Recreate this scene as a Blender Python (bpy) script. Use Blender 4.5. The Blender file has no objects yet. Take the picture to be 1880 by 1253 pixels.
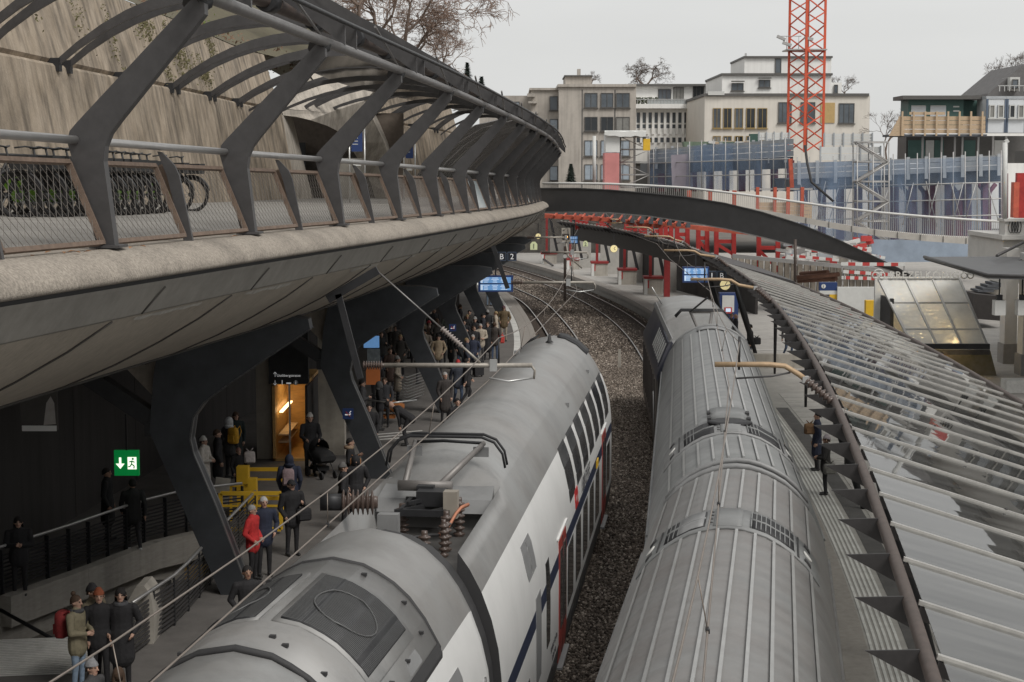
import bpy, bmesh, math, random
import numpy as np
from mathutils import Vector, Matrix
from mathutils.geometry import tessellate_polygon
random.seed(7)
R = math.radians
S = bpy.context.scene
COL = S.collection
# ------------------------------------------------------------------ camera
FPX, CW, CH, HOR, CAMZ = 3100.0, 1880.0, 1253.0, 300.0, 9.0
PITCH = math.atan((CH/2-HOR)/FPX)
cd = bpy.data.cameras.new('camera'); cam = bpy.data.objects.new('camera', cd); COL.objects.link(cam)
cam.location = (0, 0, CAMZ); cam.rotation_euler = (math.pi/2-PITCH, 0, 0)
cd.sensor_width = 36; cd.lens = 36*FPX/CW; cd.clip_end = 3000; cd.clip_start = .1
S.camera = cam
# ------------------------------------------------------------------ sky and sun (overcast)
w = bpy.data.worlds.new('World'); S.world = w; w.use_nodes = True
nt = w.node_tree; bg = nt.nodes['Background']
sky = nt.nodes.new('ShaderNodeTexSky'); sky.sky_type = 'NISHITA'; sky.sun_disc = False
SUN_EL, SUN_AZ = R(48), R(140)
sky.sun_elevation = SUN_EL; sky.sun_rotation = SUN_AZ; sky.air_density = 1; sky.dust_density = 2
hs = nt.nodes.new('ShaderNodeHueSaturation'); hs.inputs['Saturation'].default_value = .10
mx = nt.nodes.new('ShaderNodeMix'); mx.data_type = 'RGBA'; mx.inputs['Factor'].default_value = .80
mx.inputs['B'].default_value = (6.36, 6.40, 6.30, 1)
nt.links.new(sky.outputs[0], hs.inputs['Color']); nt.links.new(hs.outputs[0], mx.inputs['A'])
wtc = nt.nodes.new('ShaderNodeTexCoord'); wmp = nt.nodes.new('ShaderNodeMapping'); wmp.inputs['Scale'].default_value = (1.5, 1.5, 6)
wnz = nt.nodes.new('ShaderNodeTexNoise'); wnz.inputs['Scale'].default_value = 1.6; wnz.inputs['Detail'].default_value = 5
wmr = nt.nodes.new('ShaderNodeMapRange'); wmr.inputs['From Min'].default_value = .3; wmr.inputs['From Max'].default_value = .7; wmr.inputs['To Min'].default_value = .93; wmr.inputs['To Max'].default_value = 1.05
wmm = nt.nodes.new('ShaderNodeMix'); wmm.data_type = 'RGBA'; wmm.blend_type = 'MULTIPLY'; wmm.inputs['Factor'].default_value = 1
nt.links.new(wtc.outputs['Generated'], wmp.inputs[0]); nt.links.new(wmp.outputs[0], wnz.inputs[0]); nt.links.new(wnz.outputs['Fac'], wmr.inputs[0]); nt.links.new(mx.outputs['Result'], wmm.inputs['A']); nt.links.new(wmr.outputs[0], wmm.inputs['B'])
nt.links.new(wmm.outputs['Result'], bg.inputs['Color'])
bg.inputs['Strength'].default_value = .092
sd = bpy.data.lights.new('sun', 'SUN'); sd.energy = 1.5; sd.angle = R(25); sd.color = (1, .97, .92)
sun = bpy.data.objects.new('sun', sd); COL.objects.link(sun)
# sun stands to the right and a little behind the camera
sdir = Vector((math.sin(SUN_AZ)*math.cos(SUN_EL), math.cos(SUN_AZ)*math.cos(SUN_EL), math.sin(SUN_EL)))
sun.rotation_euler = sdir.to_track_quat('Z', 'Y').to_euler(); sun.location = (30, -10, 60)
vs = S.view_settings; vs.view_transform = 'Standard'; vs.look = 'None'; vs.exposure = 0.42; vs.gamma = 1.0
S.cycles.max_bounces = 8; S.cycles.transparent_max_bounces = 24
# ------------------------------------------------------------------ helpers
CP, SP = math.cos(PITCH), math.sin(PITCH)
def ray(x, y):
    u = (x-CW/2)/FPX; v = (CH/2-y)/FPX
    return u, CP+v*SP, -SP+v*CP
def G(x, y, z=0.0):                       # photo direction met with the level z
    a, b, c = ray(x, y); t = (z-CAMZ)/c
    return Vector((a*t, b*t, z))
def A(x, y, Y):                           # photo direction met with the distance Y
    a, b, c = ray(x, y); t = Y/b
    return Vector((a*t, Y, CAMZ+c*t))
MAT = {}
def mat(name, col, rough=.6, metal=0.0, var=.12, scale=4.0, bump=0.0, bscale=40.0, col2=None, streak=0.0, emit=0.0, alpha=1.0, spec=.5, dirt=0.0, stretch=None, wave=0.0, wscale=2.0):
    if name in MAT: return MAT[name]
    m = bpy.data.materials.new(name); m.use_nodes = True; MAT[name] = m
    n = m.node_tree.nodes; L = m.node_tree.links; b = n['Principled BSDF']
    b.inputs['Roughness'].default_value = rough; b.inputs['Metallic'].default_value = metal
    b.inputs['Specular IOR Level'].default_value = spec
    c = (*col, 1)
    if var > 0 or col2 or streak > 0 or dirt > 0:
        tc = n.new('ShaderNodeTexCoord'); src = tc.outputs['Object']
        if stretch:
            mp = n.new('ShaderNodeMapping'); mp.inputs['Scale'].default_value = stretch; L.new(src, mp.inputs['Vector']); src2 = mp.outputs[0]
        else: src2 = src
        nz = n.new('ShaderNodeTexNoise'); nz.inputs['Scale'].default_value = scale; nz.inputs['Detail'].default_value = 6; nz.inputs['Roughness'].default_value = .65
        L.new(src2, nz.inputs['Vector'])
        rp = n.new('ShaderNodeMapRange'); rp.inputs['From Min'].default_value = .3; rp.inputs['From Max'].default_value = .7
        L.new(nz.outputs['Fac'], rp.inputs['Value'])
        mi = n.new('ShaderNodeMix'); mi.data_type = 'RGBA'
        c2 = col2 or tuple(min(1, k*(1+var)) for k in col); c1 = col if col2 else tuple(k*(1-var) for k in col)
        mi.inputs['A'].default_value = (*c1, 1); mi.inputs['B'].default_value = (*c2, 1)
        L.new(rp.outputs[0], mi.inputs['Factor']); out = mi.outputs['Result']
        if streak > 0:                    # weather streaks running down
            mp = n.new('ShaderNodeMapping'); mp.inputs['Scale'].default_value = (2.2, 2.2, .12); L.new(src, mp.inputs['Vector'])
            n2 = n.new('ShaderNodeTexNoise'); n2.inputs['Scale'].default_value = 1.4; n2.inputs['Detail'].default_value = 8; L.new(mp.outputs[0], n2.inputs['Vector'])
            r2 = n.new('ShaderNodeMapRange'); r2.inputs['From Min'].default_value = .42; r2.inputs['From Max'].default_value = .68; r2.inputs['To Min'].default_value = 1; r2.inputs['To Max'].default_value = 1-streak
            L.new(n2.outputs['Fac'], r2.inputs['Value'])
            mm = n.new('ShaderNodeMix'); mm.data_type = 'RGBA'; mm.blend_type = 'MULTIPLY'; mm.inputs['Factor'].default_value = 1
            L.new(out, mm.inputs['A']); L.new(r2.outputs[0], mm.inputs['B']); out = mm.outputs['Result']
        if dirt > 0:
            n3 = n.new('ShaderNodeTexNoise'); n3.inputs['Scale'].default_value = .7; n3.inputs['Detail'].default_value = 10; n3.inputs['Roughness'].default_value = .75; L.new(src, n3.inputs['Vector'])
            r3 = n.new('ShaderNodeMapRange'); r3.inputs['From Min'].default_value = .45; r3.inputs['From Max'].default_value = .7; r3.inputs['To Min'].default_value = 1; r3.inputs['To Max'].default_value = 1-dirt
            L.new(n3.outputs['Fac'], r3.inputs['Value'])
            m3 = n.new('ShaderNodeMix'); m3.data_type = 'RGBA'; m3.blend_type = 'MULTIPLY'; m3.inputs['Factor'].default_value = 1
            L.new(out, m3.inputs['A']); L.new(r3.outputs[0], m3.inputs['B']); out = m3.outputs['Result']
        L.new(out, b.inputs['Base Color'])
        if bump > 0:
            nb = n.new('ShaderNodeTexNoise'); nb.inputs['Scale'].default_value = bscale; nb.inputs['Detail'].default_value = 5; L.new(src2, nb.inputs['Vector'])
            bp = n.new('ShaderNodeBump'); bp.inputs['Strength'].default_value = bump; bp.inputs['Distance'].default_value = .02
            L.new(nb.outputs['Fac'], bp.inputs['Height']); L.new(bp.outputs[0], b.inputs['Normal'])
    else:
        b.inputs['Base Color'].default_value = c
    if wave > 0:                          # shallow sheet-metal waves across the length
        wv = n.new('ShaderNodeTexWave'); wv.bands_direction = 'Y'; wv.inputs['Scale'].default_value = wscale; wv.inputs['Distortion'].default_value = 1.2; wv.inputs['Detail'].default_value = 2
        L.new(tc.outputs['Object'], wv.inputs['Vector']); b2 = n.new('ShaderNodeBump'); b2.inputs['Strength'].default_value = wave; b2.inputs['Distance'].default_value = .05
        L.new(wv.outputs['Fac'], b2.inputs['Height'])
        if b.inputs['Normal'].is_linked: L.new(b.inputs['Normal'].links[0].from_socket, b2.inputs['Normal'])
        L.new(b2.outputs[0], b.inputs['Normal'])
    if emit > 0:
        b.inputs['Emission Color'].default_value = c; b.inputs['Emission Strength'].default_value = emit
    if alpha < 1: b.inputs['Alpha'].default_value = alpha
    return m
def glass(name, tint=(.8, .83, .82), film=.2, rough=.03, filmcol=(.45, .46, .46), ior=1.5, run=None):
    if name in MAT: return MAT[name]
    m = bpy.data.materials.new(name); m.use_nodes = True; MAT[name] = m
    n = m.node_tree.nodes; L = m.node_tree.links; n.remove(n['Principled BSDF'])
    tr = n.new('ShaderNodeBsdfTransparent'); tr.inputs[0].default_value = (*tint, 1)
    gl = n.new('ShaderNodeBsdfGlossy'); gl.inputs['Roughness'].default_value = rough
    df = n.new('ShaderNodeBsdfDiffuse'); df.inputs[0].default_value = (*filmcol, 1)
    tl = n.new('ShaderNodeBsdfTranslucent'); tl.inputs[0].default_value = (*filmcol, 1); dm = n.new('ShaderNodeMixShader'); dm.inputs[0].default_value = .45; L.new(df.outputs[0], dm.inputs[1]); L.new(tl.outputs[0], dm.inputs[2])
    tc = n.new('ShaderNodeTexCoord'); nz = n.new('ShaderNodeTexNoise'); nz.inputs['Scale'].default_value = 1.2; nz.inputs['Detail'].default_value = 8
    gm_ = n.new('ShaderNodeMapping'); gm_.inputs['Scale'].default_value = run or (1, 1, 1); L.new(tc.outputs['Object'], gm_.inputs[0]); L.new(gm_.outputs[0], nz.inputs['Vector'])
    mr = n.new('ShaderNodeMapRange'); mr.inputs['From Min'].default_value = .3; mr.inputs['From Max'].default_value = .75; mr.inputs['To Min'].default_value = film*(.75 if run is None else .35); mr.inputs['To Max'].default_value = min(1, film*(1.25 if run is None else 1.9)); L.new(nz.outputs['Fac'], mr.inputs['Value'])
    n2 = n.new('ShaderNodeTexNoise'); n2.inputs['Scale'].default_value = .9; n2.inputs['Detail'].default_value = 2; L.new(tc.outputs['Object'], n2.inputs['Vector'])
    bp = n.new('ShaderNodeBump'); bp.inputs['Strength'].default_value = .035; bp.inputs['Distance'].default_value = .02; L.new(n2.outputs['Fac'], bp.inputs['Height']); L.new(bp.outputs[0], gl.inputs['Normal'])
    fr = n.new('ShaderNodeFresnel'); fr.inputs['IOR'].default_value = ior
    m1 = n.new('ShaderNodeMixShader'); L.new(mr.outputs[0], m1.inputs[0]); L.new(tr.outputs[0], m1.inputs[1]); L.new(dm.outputs[0], m1.inputs[2])
    m2 = n.new('ShaderNodeMixShader'); L.new(fr.outputs[0], m2.inputs[0]); L.new(m1.outputs[0], m2.inputs[1]); L.new(gl.outputs[0], m2.inputs[2])
    L.new(m2.outputs[0], n['Material Output'].inputs['Surface'])
    return m
# ---- objects
WM = {}
def tag(o, label=None, cat=None, group=None, kind=None):
    if label: o['label'] = label
    if cat: o['category'] = cat
    if group: o['group'] = group
    if kind: o['kind'] = kind
    return o
def thing(name, label, cat, loc=(0, 0, 0), rz=0.0, group=None):
    o = bpy.data.objects.new(name, None); COL.objects.link(o); o.empty_display_size = .2
    o.location = loc; o.rotation_euler = (0, 0, rz)
    WM[o.name] = Matrix.Translation(Vector(loc)) @ Matrix.Rotation(rz, 4, 'Z')
    return tag(o, label, cat, group)
class MB:
    def __init__(s): s.v = []; s.f = []; s.m = []; s.sm = []
    def add(s, vs, fs, mi=0, smooth=False):
        k = len(s.v); s.v += [tuple(p) for p in vs]
        for f in fs: s.f.append(tuple(i+k for i in f)); s.m.append(mi); s.sm.append(smooth)
        return s
    def box(s, c, d, mi=0, rot=None, top=None):
        hx, hy, hz = d[0]/2, d[1]/2, d[2]/2; t = top or (1, 1)
        p = [(-hx, -hy, -hz), (hx, -hy, -hz), (hx, hy, -hz), (-hx, hy, -hz), (-hx*t[0], -hy*t[1], hz), (hx*t[0], -hy*t[1], hz), (hx*t[0], hy*t[1], hz), (-hx*t[0], hy*t[1], hz)]
        if rot is not None: p = [rot @ Vector(q) for q in p]
        p = [(q[0]+c[0], q[1]+c[1], q[2]+c[2]) for q in p]
        return s.add(p, [(0, 3, 2, 1), (4, 5, 6, 7), (0, 1, 5, 4), (1, 2, 6, 5), (2, 3, 7, 6), (3, 0, 4, 7)], mi)
    def bar(s, a, b, wx, wz, mi=0, up=(0, 0, 1)):          # rectangular bar a -> b
        a = Vector(a); b = Vector(b); d = b-a; L = d.length
        if L < 1e-6: return s
        d /= L; u = Vector(up); sx = d.cross(u)
        if sx.length < 1e-4: sx = d.cross(Vector((1, 0, 0)))
        sx.normalize(); sz = sx.cross(d)
        p = [q + sx*(i*wx/2) + sz*(j*wz/2) for q in (a, b) for (i, j) in ((-1, -1), (1, -1), (1, 1), (-1, 1))]
        return s.add(p, [(0, 1, 2, 3), (7, 6, 5, 4), (0, 4, 5, 1), (1, 5, 6, 2), (2, 6, 7, 3), (3, 7, 4, 0)], mi)
    def tube(s, pts, r, n=8, mi=0, cap=True, smooth=True):
        pts = [Vector(p) for p in pts]; rs = r if isinstance(r, (list, tuple)) else [r]*len(pts)
        rings = []; pv = None
        for i, p in enumerate(pts):
            d = (pts[min(i+1, len(pts)-1)]-pts[max(i-1, 0)])
            if d.length < 1e-9: d = Vector((0, 0, 1))
            d.normalize()
            if pv is None:
                u = d.cross(Vector((0, 0, 1)))
                if u.length < 1e-3: u = d.cross(Vector((1, 0, 0)))
            else: u = pv-d*pv.dot(d)
            u.normalize(); pv = u; w_ = d.cross(u)
            rings.append([p+(u*math.cos(2*math.pi*k/n)+w_*math.sin(2*math.pi*k/n))*rs[i] for k in range(n)])
        return s.loft(rings, mi, True, cap, smooth)
    def loft(s, rings, mi=0, closed=True, cap=False, smooth=False, mats=None):
        n = len(rings[0]); k = len(s.v)
        for r_ in rings: s.v += [tuple(p) for p in r_]
        e = n if closed else n-1
        for i in range(len(rings)-1):
            for j in range(e):
                a = k+i*n+j; b = k+i*n+(j+1) % n
                s.f.append((a, b, b+n, a+n)); s.m.append(mats[j] if mats else mi); s.sm.append(smooth)
        if cap:
            s.f.append(tuple(k+j for j in reversed(range(n)))); s.m.append(mi); s.sm.append(False)
            q = k+(len(rings)-1)*n; s.f.append(tuple(q+j for j in range(n))); s.m.append(mi); s.sm.append(False)
        return s
    def prism(s, poly, ex, mi=0):                            # 3-D polygon extruded by a vector
        n = len(poly); ex = Vector(ex); p = [Vector(q) for q in poly]
        tri = tessellate_polygon([p])
        q = p+[x+ex for x in p]
        fs = [tuple(reversed(t)) for t in tri]+[tuple(i+n for i in t) for t in tri]+[(i, (i+1) % n, (i+1) % n+n, i+n) for i in range(n)]
        return s.add(q, fs, mi)
    def lathe(s, c, prof, n=12, mi=0, axis=None, smooth=True):   # prof: (r, z)
        rings = []
        M = axis.to_track_quat('Z', 'Y').to_matrix() if axis is not None else Matrix.Identity(3)
        for r_, z in prof:
            rings.append([Vector(c)+M @ Vector((r_*math.cos(2*math.pi*k/n), r_*math.sin(2*math.pi*k/n), z)) for k in range(n)])
        return s.loft(rings, mi, True, True, smooth)
    def ball(s, c, r, nu=10, nv=6, mi=0, sc=(1, 1, 1)):
        pr = [(max(1e-3, math.sin(math.pi*i/nv)), -math.cos(math.pi*i/nv)) for i in range(nv+1)]
        rings = [[(c[0]+r*a*math.cos(2*math.pi*k/nu)*sc[0], c[1]+r*a*math.sin(2*math.pi*k/nu)*sc[1], c[2]+r*z*sc[2]) for k in range(nu)] for a, z in pr]
        return s.loft(rings, mi, True, True, True)
    def build(s, name, mats, parent=None, world=True, kind=None, recalc=True):
        me = bpy.data.meshes.new(name)
        vs_ = s.v
        if parent is not None and world:
            p = parent
            while p.parent: p = p.parent
            Mi = WM[p.name].inverted(); vs_ = [tuple(Mi @ Vector(q)) for q in s.v]
        me.from_pydata(vs_, [], s.f)
        if not isinstance(mats, (list, tuple)): mats = [mats]
        for m_ in mats: me.materials.append(m_)
        me.polygons.foreach_set('material_index', s.m); me.polygons.foreach_set('use_smooth', s.sm)
        if recalc:
            b = bmesh.new(); b.from_mesh(me); bmesh.ops.recalc_face_normals(b, faces=b.faces); b.to_mesh(me); b.free()
        me.update()
        o = bpy.data.objects.new(name, me); COL.objects.link(o)
        if parent is not None: o.parent = parent
        else: WM[o.name] = Matrix.Identity(4)
        if kind: o['kind'] = kind
        return o
def one(name, mb, mats, label, cat, group=None):             # a thing that is one mesh
    return tag(mb.build(name, mats), label, cat, group)
def inst(src, name, parent=None, M=None):                    # copy of one mesh object
    o = src.copy(); o.name = name; COL.objects.link(o); o.parent = parent
    if M is not None: o.matrix_basis = M
    return o
def copy_tree(o, parent=None):
    c = o.copy(); COL.objects.link(c); c.parent = parent
    if parent is None and o.name in WM: WM[c.name] = WM[o.name].copy()
    for ch in [k for k in o.children]: copy_tree(ch, c)
    return c
def place(o, loc, rz=0.0):
    o.location = loc; o.rotation_euler = (0, 0, rz); WM[o.name] = Matrix.Translation(Vector(loc)) @ Matrix.Rotation(rz, 4, 'Z')
def curve(pts):                                              # natural cubic through (Y, X)
    ys = np.array([p[0] for p in pts], float); xs = np.array([p[1] for p in pts], float); n = len(ys)
    h = np.diff(ys); M = np.eye(n); rhs = np.zeros(n)
    for i in range(1, n-1):
        M[i, i-1:i+2] = h[i-1], 2*(h[i-1]+h[i]), h[i]; rhs[i] = 6*((xs[i+1]-xs[i])/h[i]-(xs[i]-xs[i-1])/h[i-1])
    m_ = np.linalg.solve(M, rhs)
    def f(Y):
        i = int(np.clip(np.searchsorted(ys, Y)-1, 0, n-2)); a = ys[i+1]-Y; b = Y-ys[i]
        if Y < ys[0]: return xs[0]+(Y-ys[0])*((xs[1]-xs[0])/h[0]-h[0]*(2*m_[0]+m_[1])/6)
        if Y > ys[-1]: return xs[-1]+(Y-ys[-1])*((xs[-1]-xs[-2])/h[-1]+h[-1]*(m_[-2]+2*m_[-1])/6)
        return float((m_[i]*a**3+m_[i+1]*b**3)/(6*h[i])+(xs[i]/h[i]-m_[i]*h[i]/6)*a+(xs[i+1]/h[i]-m_[i+1]*h[i]/6)*b)
    return f
def frange(a, b, s):
    n = int(round((b-a)/s)); return [a+(b-a)*i/n for i in range(n+1)]
# ---- shared materials
concrete = mat('concrete', (.30, .262, .218), .85, var=.24, scale=2.5, bump=.3, bscale=30, streak=.42, dirt=.32)
concrete_light = mat('concrete_light', (.40, .37, .325), .85, var=.12, scale=3, bump=.2, streak=.25)
soffit_c = mat('soffit_concrete', (.43, .38, .315), .8, var=.14, scale=5, bump=.25, bscale=60, dirt=.2, stretch=(.4, 3, 3))
dark_steel = mat('dark_steel', (.078, .075, .076), .48, .25, var=.2, scale=3, dirt=.2)
black_steel = mat('black_steel', (.026, .026, .028), .5, .2, var=.2, scale=5)
grey_tube = mat('grey_tube', (.22, .21, .205), .45, .5, var=.15, scale=6)
steel = mat('steel', (.52, .52, .51), .35, .7, var=.1)
rust_frame = mat('rust_frame', (.175, .125, .095), .75, .1, var=.25, scale=8)
brown_tube = mat('brown_tube', (.085, .064, .055), .6, .2, var=.25, scale=6)
asphalt = mat('asphalt', (.105, .10, .097), .85, var=.16, scale=3, bump=.2, bscale=120, dirt=.25)
paint_white = mat('paint_white', (.68, .67, .64), .7, var=.1, scale=12, dirt=.25)
insul = mat('insulator_brown', (.085, .06, .05), .3, var=.1)
glass_dark = mat('dark_window_glass', (.025, .028, .032), .08, 0, var=0)
red_paint = mat('red_steel', (.40, .032, .028), .6, .1, var=.2, scale=3, dirt=.35)
orange_paint = mat('orange_steel', (.50, .105, .06), .6, .1, var=.22, scale=3, dirt=.35)
yellow_paint = mat('yellow_paint', (.72, .44, .03), .5, 0, var=.08)
off_white = mat('off_white', (.62, .62, .60), .6, var=.06, dirt=.12)
wood = mat('plank_wood', (.50, .375, .25), .75, var=.22, scale=6, stretch=(1, 6, 6))
blue_sign = mat('sign_blue', (.02, .045, .15), .5, var=0)
# ------------------------------------------------------------------ tracks and ground
TR = curve([(0, -.6), (17.1, 2.06), (24.2, 3.22), (30.25, 4.1), (56.1, 6.28), (82, 7.15), (91, 7.2), (107, 6.6), (125, 4.7), (148, .7), (165, -3)])
TL = curve([(0, -4.87), (16, -2.42), (23, -1.42), (46.5, 1.36), (70, 2.6), (90, 2.85), (107, 2.15), (118, 1.3), (126, .1), (148, -3.9), (165, -7.8)])
def tangent(f, Y):
    d = Vector((f(Y+.5)-f(Y-.5), 1, 0)); return d.normalized()
def off(f, Y, o, z=0.0):                  # point offset o to the right of a curve
    d = tangent(f, Y); return Vector((f(Y)+o*d.y, Y-o*d.x, z))
RAILZ, BEDZ = -.55, -.74
earth = mat('earth', (.13, .115, .10), .9, var=.2, scale=.3)
g = MB(); g.add([(-1500, -200, -1.05), (1500, -200, -1.05), (1500, 2500, -1.05), (-1500, 2500, -1.05)], [(0, 1, 2, 3)])
g.build('ground', earth, kind='structure')
ballast_m = mat('ballast_bed', (.135, .110, .090), .95, var=.6, scale=30, bump=1.0, bscale=26, dirt=.35)
ys = frange(-6, 176, 4)
b = MB(); rows = []
for Y in ys:
    l = off(TL, Y, -1.75); r_ = off(TR, Y, 1.75); rows.append([(l.x, l.y, BEDZ)]+[(l.x+(r_.x-l.x)*t, l.y+(r_.y-l.y)*t, BEDZ+.10*math.sin(math.pi*t)**2) for t in (.2, .35, .5, .65, .8)]+[(r_.x, r_.y, BEDZ)])
b.loft(rows, 0, False, False, True)
bed = b.build('track_bed', ballast_m, kind='structure')
# loose stones over the visible bed
sm = bpy.data.materials.new('ballast_stone'); sm.use_nodes = True; n_ = sm.node_tree.nodes; l_ = sm.node_tree.links
gi = n_.new('ShaderNodeNewGeometry'); rp = n_.new('ShaderNodeValToRGB'); rp.color_ramp.elements[0].color = (.045, .034, .028, 1); rp.color_ramp.elements[1].color = (.55, .48, .41, 1)
e = rp.color_ramp.elements.new(.5); e.color = (.165, .132, .106, 1); e = rp.color_ramp.elements.new(.85); e.color = (.29, .24, .20, 1)
l_.new(gi.outputs['Random Per Island'], rp.inputs[0]); l_.new(rp.outputs[0], n_['Principled BSDF'].inputs['Base Color']); n_['Principled BSDF'].inputs['Roughness'].default_value = .9
rng = np.random.default_rng(3)
def stones(N, y0, y1, c0, c1, size, name):
    oct_ = np.array([(1, 0, 0), (0, 1, 0), (-1, 0, 0), (0, -1, 0), (0, 0, .8), (0, 0, -.8)], float)
    of = np.array([(0, 1, 4), (1, 2, 4), (2, 3, 4), (3, 0, 4), (1, 0, 5), (2, 1, 5), (3, 2, 5), (0, 3, 5)])
    Y = y0+(y1-y0)*rng.random(N); t = c0+(c1-c0)*rng.random(N)
    lx = np.array([TL(y) for y in Y])-1.75; rx = np.array([TR(y) for y in Y])+1.75
    X = lx+(rx-lx)*t; Z = BEDZ+.10*np.sin(np.pi*t)**2+size*.25
    V = oct_[None]*(1+.5*(rng.random((N, 6, 1))-.5))*(size*(.6+.8*rng.random((N, 1, 1))))
    a = rng.random(N)*6.28; tl = (rng.random(N)-.5)*1.6; c, s_ = np.cos(a), np.sin(a); ct, st = np.cos(tl), np.sin(tl)
    x, y, z = V[..., 0], V[..., 1], V[..., 2]; y, z = y*ct[:, None]-z*st[:, None], y*st[:, None]+z*ct[:, None]
    x, y = x*c[:, None]-y*s_[:, None], x*s_[:, None]+y*c[:, None]
    P = np.stack([x+X[:, None], y+Y[:, None], z+Z[:, None]], -1).reshape(-1, 3)
    F = (of[None]+(np.arange(N)*6)[:, None, None]).reshape(-1, 3)
    me = bpy.data.meshes.new(name); me.vertices.add(len(P)); me.vertices.foreach_set('co', P.ravel())
    me.loops.add(F.size); me.loops.foreach_set('vertex_index', F.ravel().astype(np.int32)); me.polygons.add(len(F))
    me.polygons.foreach_set('loop_start', np.arange(0, F.size, 3, dtype=np.int32)); me.update(calc_edges=True)
    me.materials.append(sm); o = bpy.data.objects.new(name, me); COL.objects.link(o); return o
o = stones(52000, 27, 85, .30, .72, .042, 'ballast'); tag(o, 'brown crushed stone ballast lying between the two tracks', 'ballast', kind='stuff')
o = stones(26000, 80, 150, .02, .98, .06, 'ballast'); tag(o, 'brown crushed stone ballast around the far curve of rails', 'ballast', kind='stuff')
# sleepers and rails
sleeper_m = mat('sleeper_wood', (.075, .058, .048), .9, var=.3, scale=9)
rail_side = mat('rail_rust', (.075, .045, .034), .8, .2, var=.3, scale=10); rail_top = mat('rail_top', (.50, .49, .48), .4, .5, var=.1)
trk = []
for f, lab in ((TL, 'left curved railway track with wooden sleepers beside the crowded platform'), (TR, 'right curved railway track running under the locomotive')):
    t = thing('railway_track', lab, 'track', off(f, 90, 0, BEDZ)); trk.append(t)
    for sgn in (-1, 1):
        prof = [(-.075, .02), (.075, .02), (.06, .05), (.012, .06), (.012, .13), (.036, .135), (.036, .172), (-.036, .172), (-.036, .135), (-.012, .13), (-.012, .06), (-.06, .05)]
        m_ = MB(); rings = []
        for Y in frange(14, 172, 2):
            p = off(f, Y, sgn*.7535); d = tangent(f, Y); rings.append([(p.x+a*d.y, p.y-a*d.x, BEDZ+.02+h) for a, h in prof])
        m_.loft(rings, 0, True, True, False, mats=[0, 0, 0, 0, 0, 0, 1, 0, 0, 0, 0, 0]); m_.build('rail', [rail_side, rail_top], t)
    sl = MB().box((0, 0, 0), (2.5, .24, .16)).build('sleeper', sleeper_m, t, world=False)
    first = True; Y = 28.0; k = 0
    while Y < 165:
        p = off(f, Y, 0, BEDZ+.02); q = tangent(f, Y); o = sl if first else inst(sl, 'sleeper', t); first = False
        o.location = p-Vector(off(f, 90, 0, BEDZ)); o.rotation_euler = (0, 0, -math.atan2(q.x, q.y)); Y += .62; k += 1
# ------------------------------------------------------------------ left platform with the stairwell opening
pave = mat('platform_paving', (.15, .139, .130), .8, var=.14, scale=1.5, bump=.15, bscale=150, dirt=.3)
edge_m = mat('edge_stone', (.30, .275, .25), .85, var=.14, scale=6, bump=.2)
tact = mat('tactile_white', (.66, .65, .62), .75, var=.1, dirt=.3)
HOLE = [(-14, 31.2), (-7.0, 31.4), (-6.75, 34.6), (-6.8, 40.0), (-7.6, 40.6), (-8.6, 39.3), (-9.6, 36.6), (-10.6, 34.2), (-14, 33.6)]
outer = [(off(TL, Y, -1.92).x, off(TL, Y, -1.92).y) for Y in frange(0, 168, 4)]
loop = [(-30, -6), (off(TL, -6, -1.92).x, -6)]+outer+[(-40, 170)]
pv = [Vector((x, y, 0)) for x, y in loop]; hv = [Vector((x, y, 0)) for x, y in HOLE]
tri = tessellate_polygon([pv, hv]); allv = pv+hv
p = MB(); p.add(allv, tri); n0 = len(pv)
for i in range(1, n0-1): p.add([pv[i], pv[i+1], pv[i+1]+Vector((0, 0, -1)), pv[i]+Vector((0, 0, -1))], [(0, 1, 2, 3)])
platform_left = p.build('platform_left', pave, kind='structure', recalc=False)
def strip(f, o0, o1, z, y0, y1, step, mt, parent, name, th=.05):
    m_ = MB(); rings = []
    for Y in frange(y0, y1, step):
        a = off(f, Y, o0, z); c = off(f, Y, o1, z); rings.append([a, c, c-Vector((0, 0, th)), a-Vector((0, 0, th))])
    m_.loft(rings, 0, True, True); return m_.build(name, mt, parent, world=False)
strip(TL, -1.93, -1.63, .012, 0, 168, 3, edge_m, platform_left, 'edge_kerb', .25)
strip(TL, -2.42, -1.935, .006, 0, 168, 3, edge_m, platform_left, 'edge_paving')
strip(TL, -2.78, -2.46, .012, 40, 168, 3, tact, platform_left, 'tactile_stripe')
for k in range(40):                                     # guiding bars across the platform, near people and further on
    y0 = 27.3+k*.055
    if k < 22: MB().bar((-12, 28.6+k*.11, .008), (-7.7, 29.4+k*.11-.2, .008), .055, .012).build('tactile_bar', tact, platform_left, world=False)
for i, (x0, y0, x1, y1) in enumerate(((690, 808, 775, 801), (690, 803, 775, 796), (690, 798, 775, 791))):
    MB().bar(G(x0, y0, .01), G(x1, y1, .01), .06, .012).build('tactile_bar', tact, platform_left, world=False)
MB().bar(G(897, 564, .01), G(940, 564, .01), .25, .012).build('painted_line', tact, platform_left, world=False)
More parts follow.
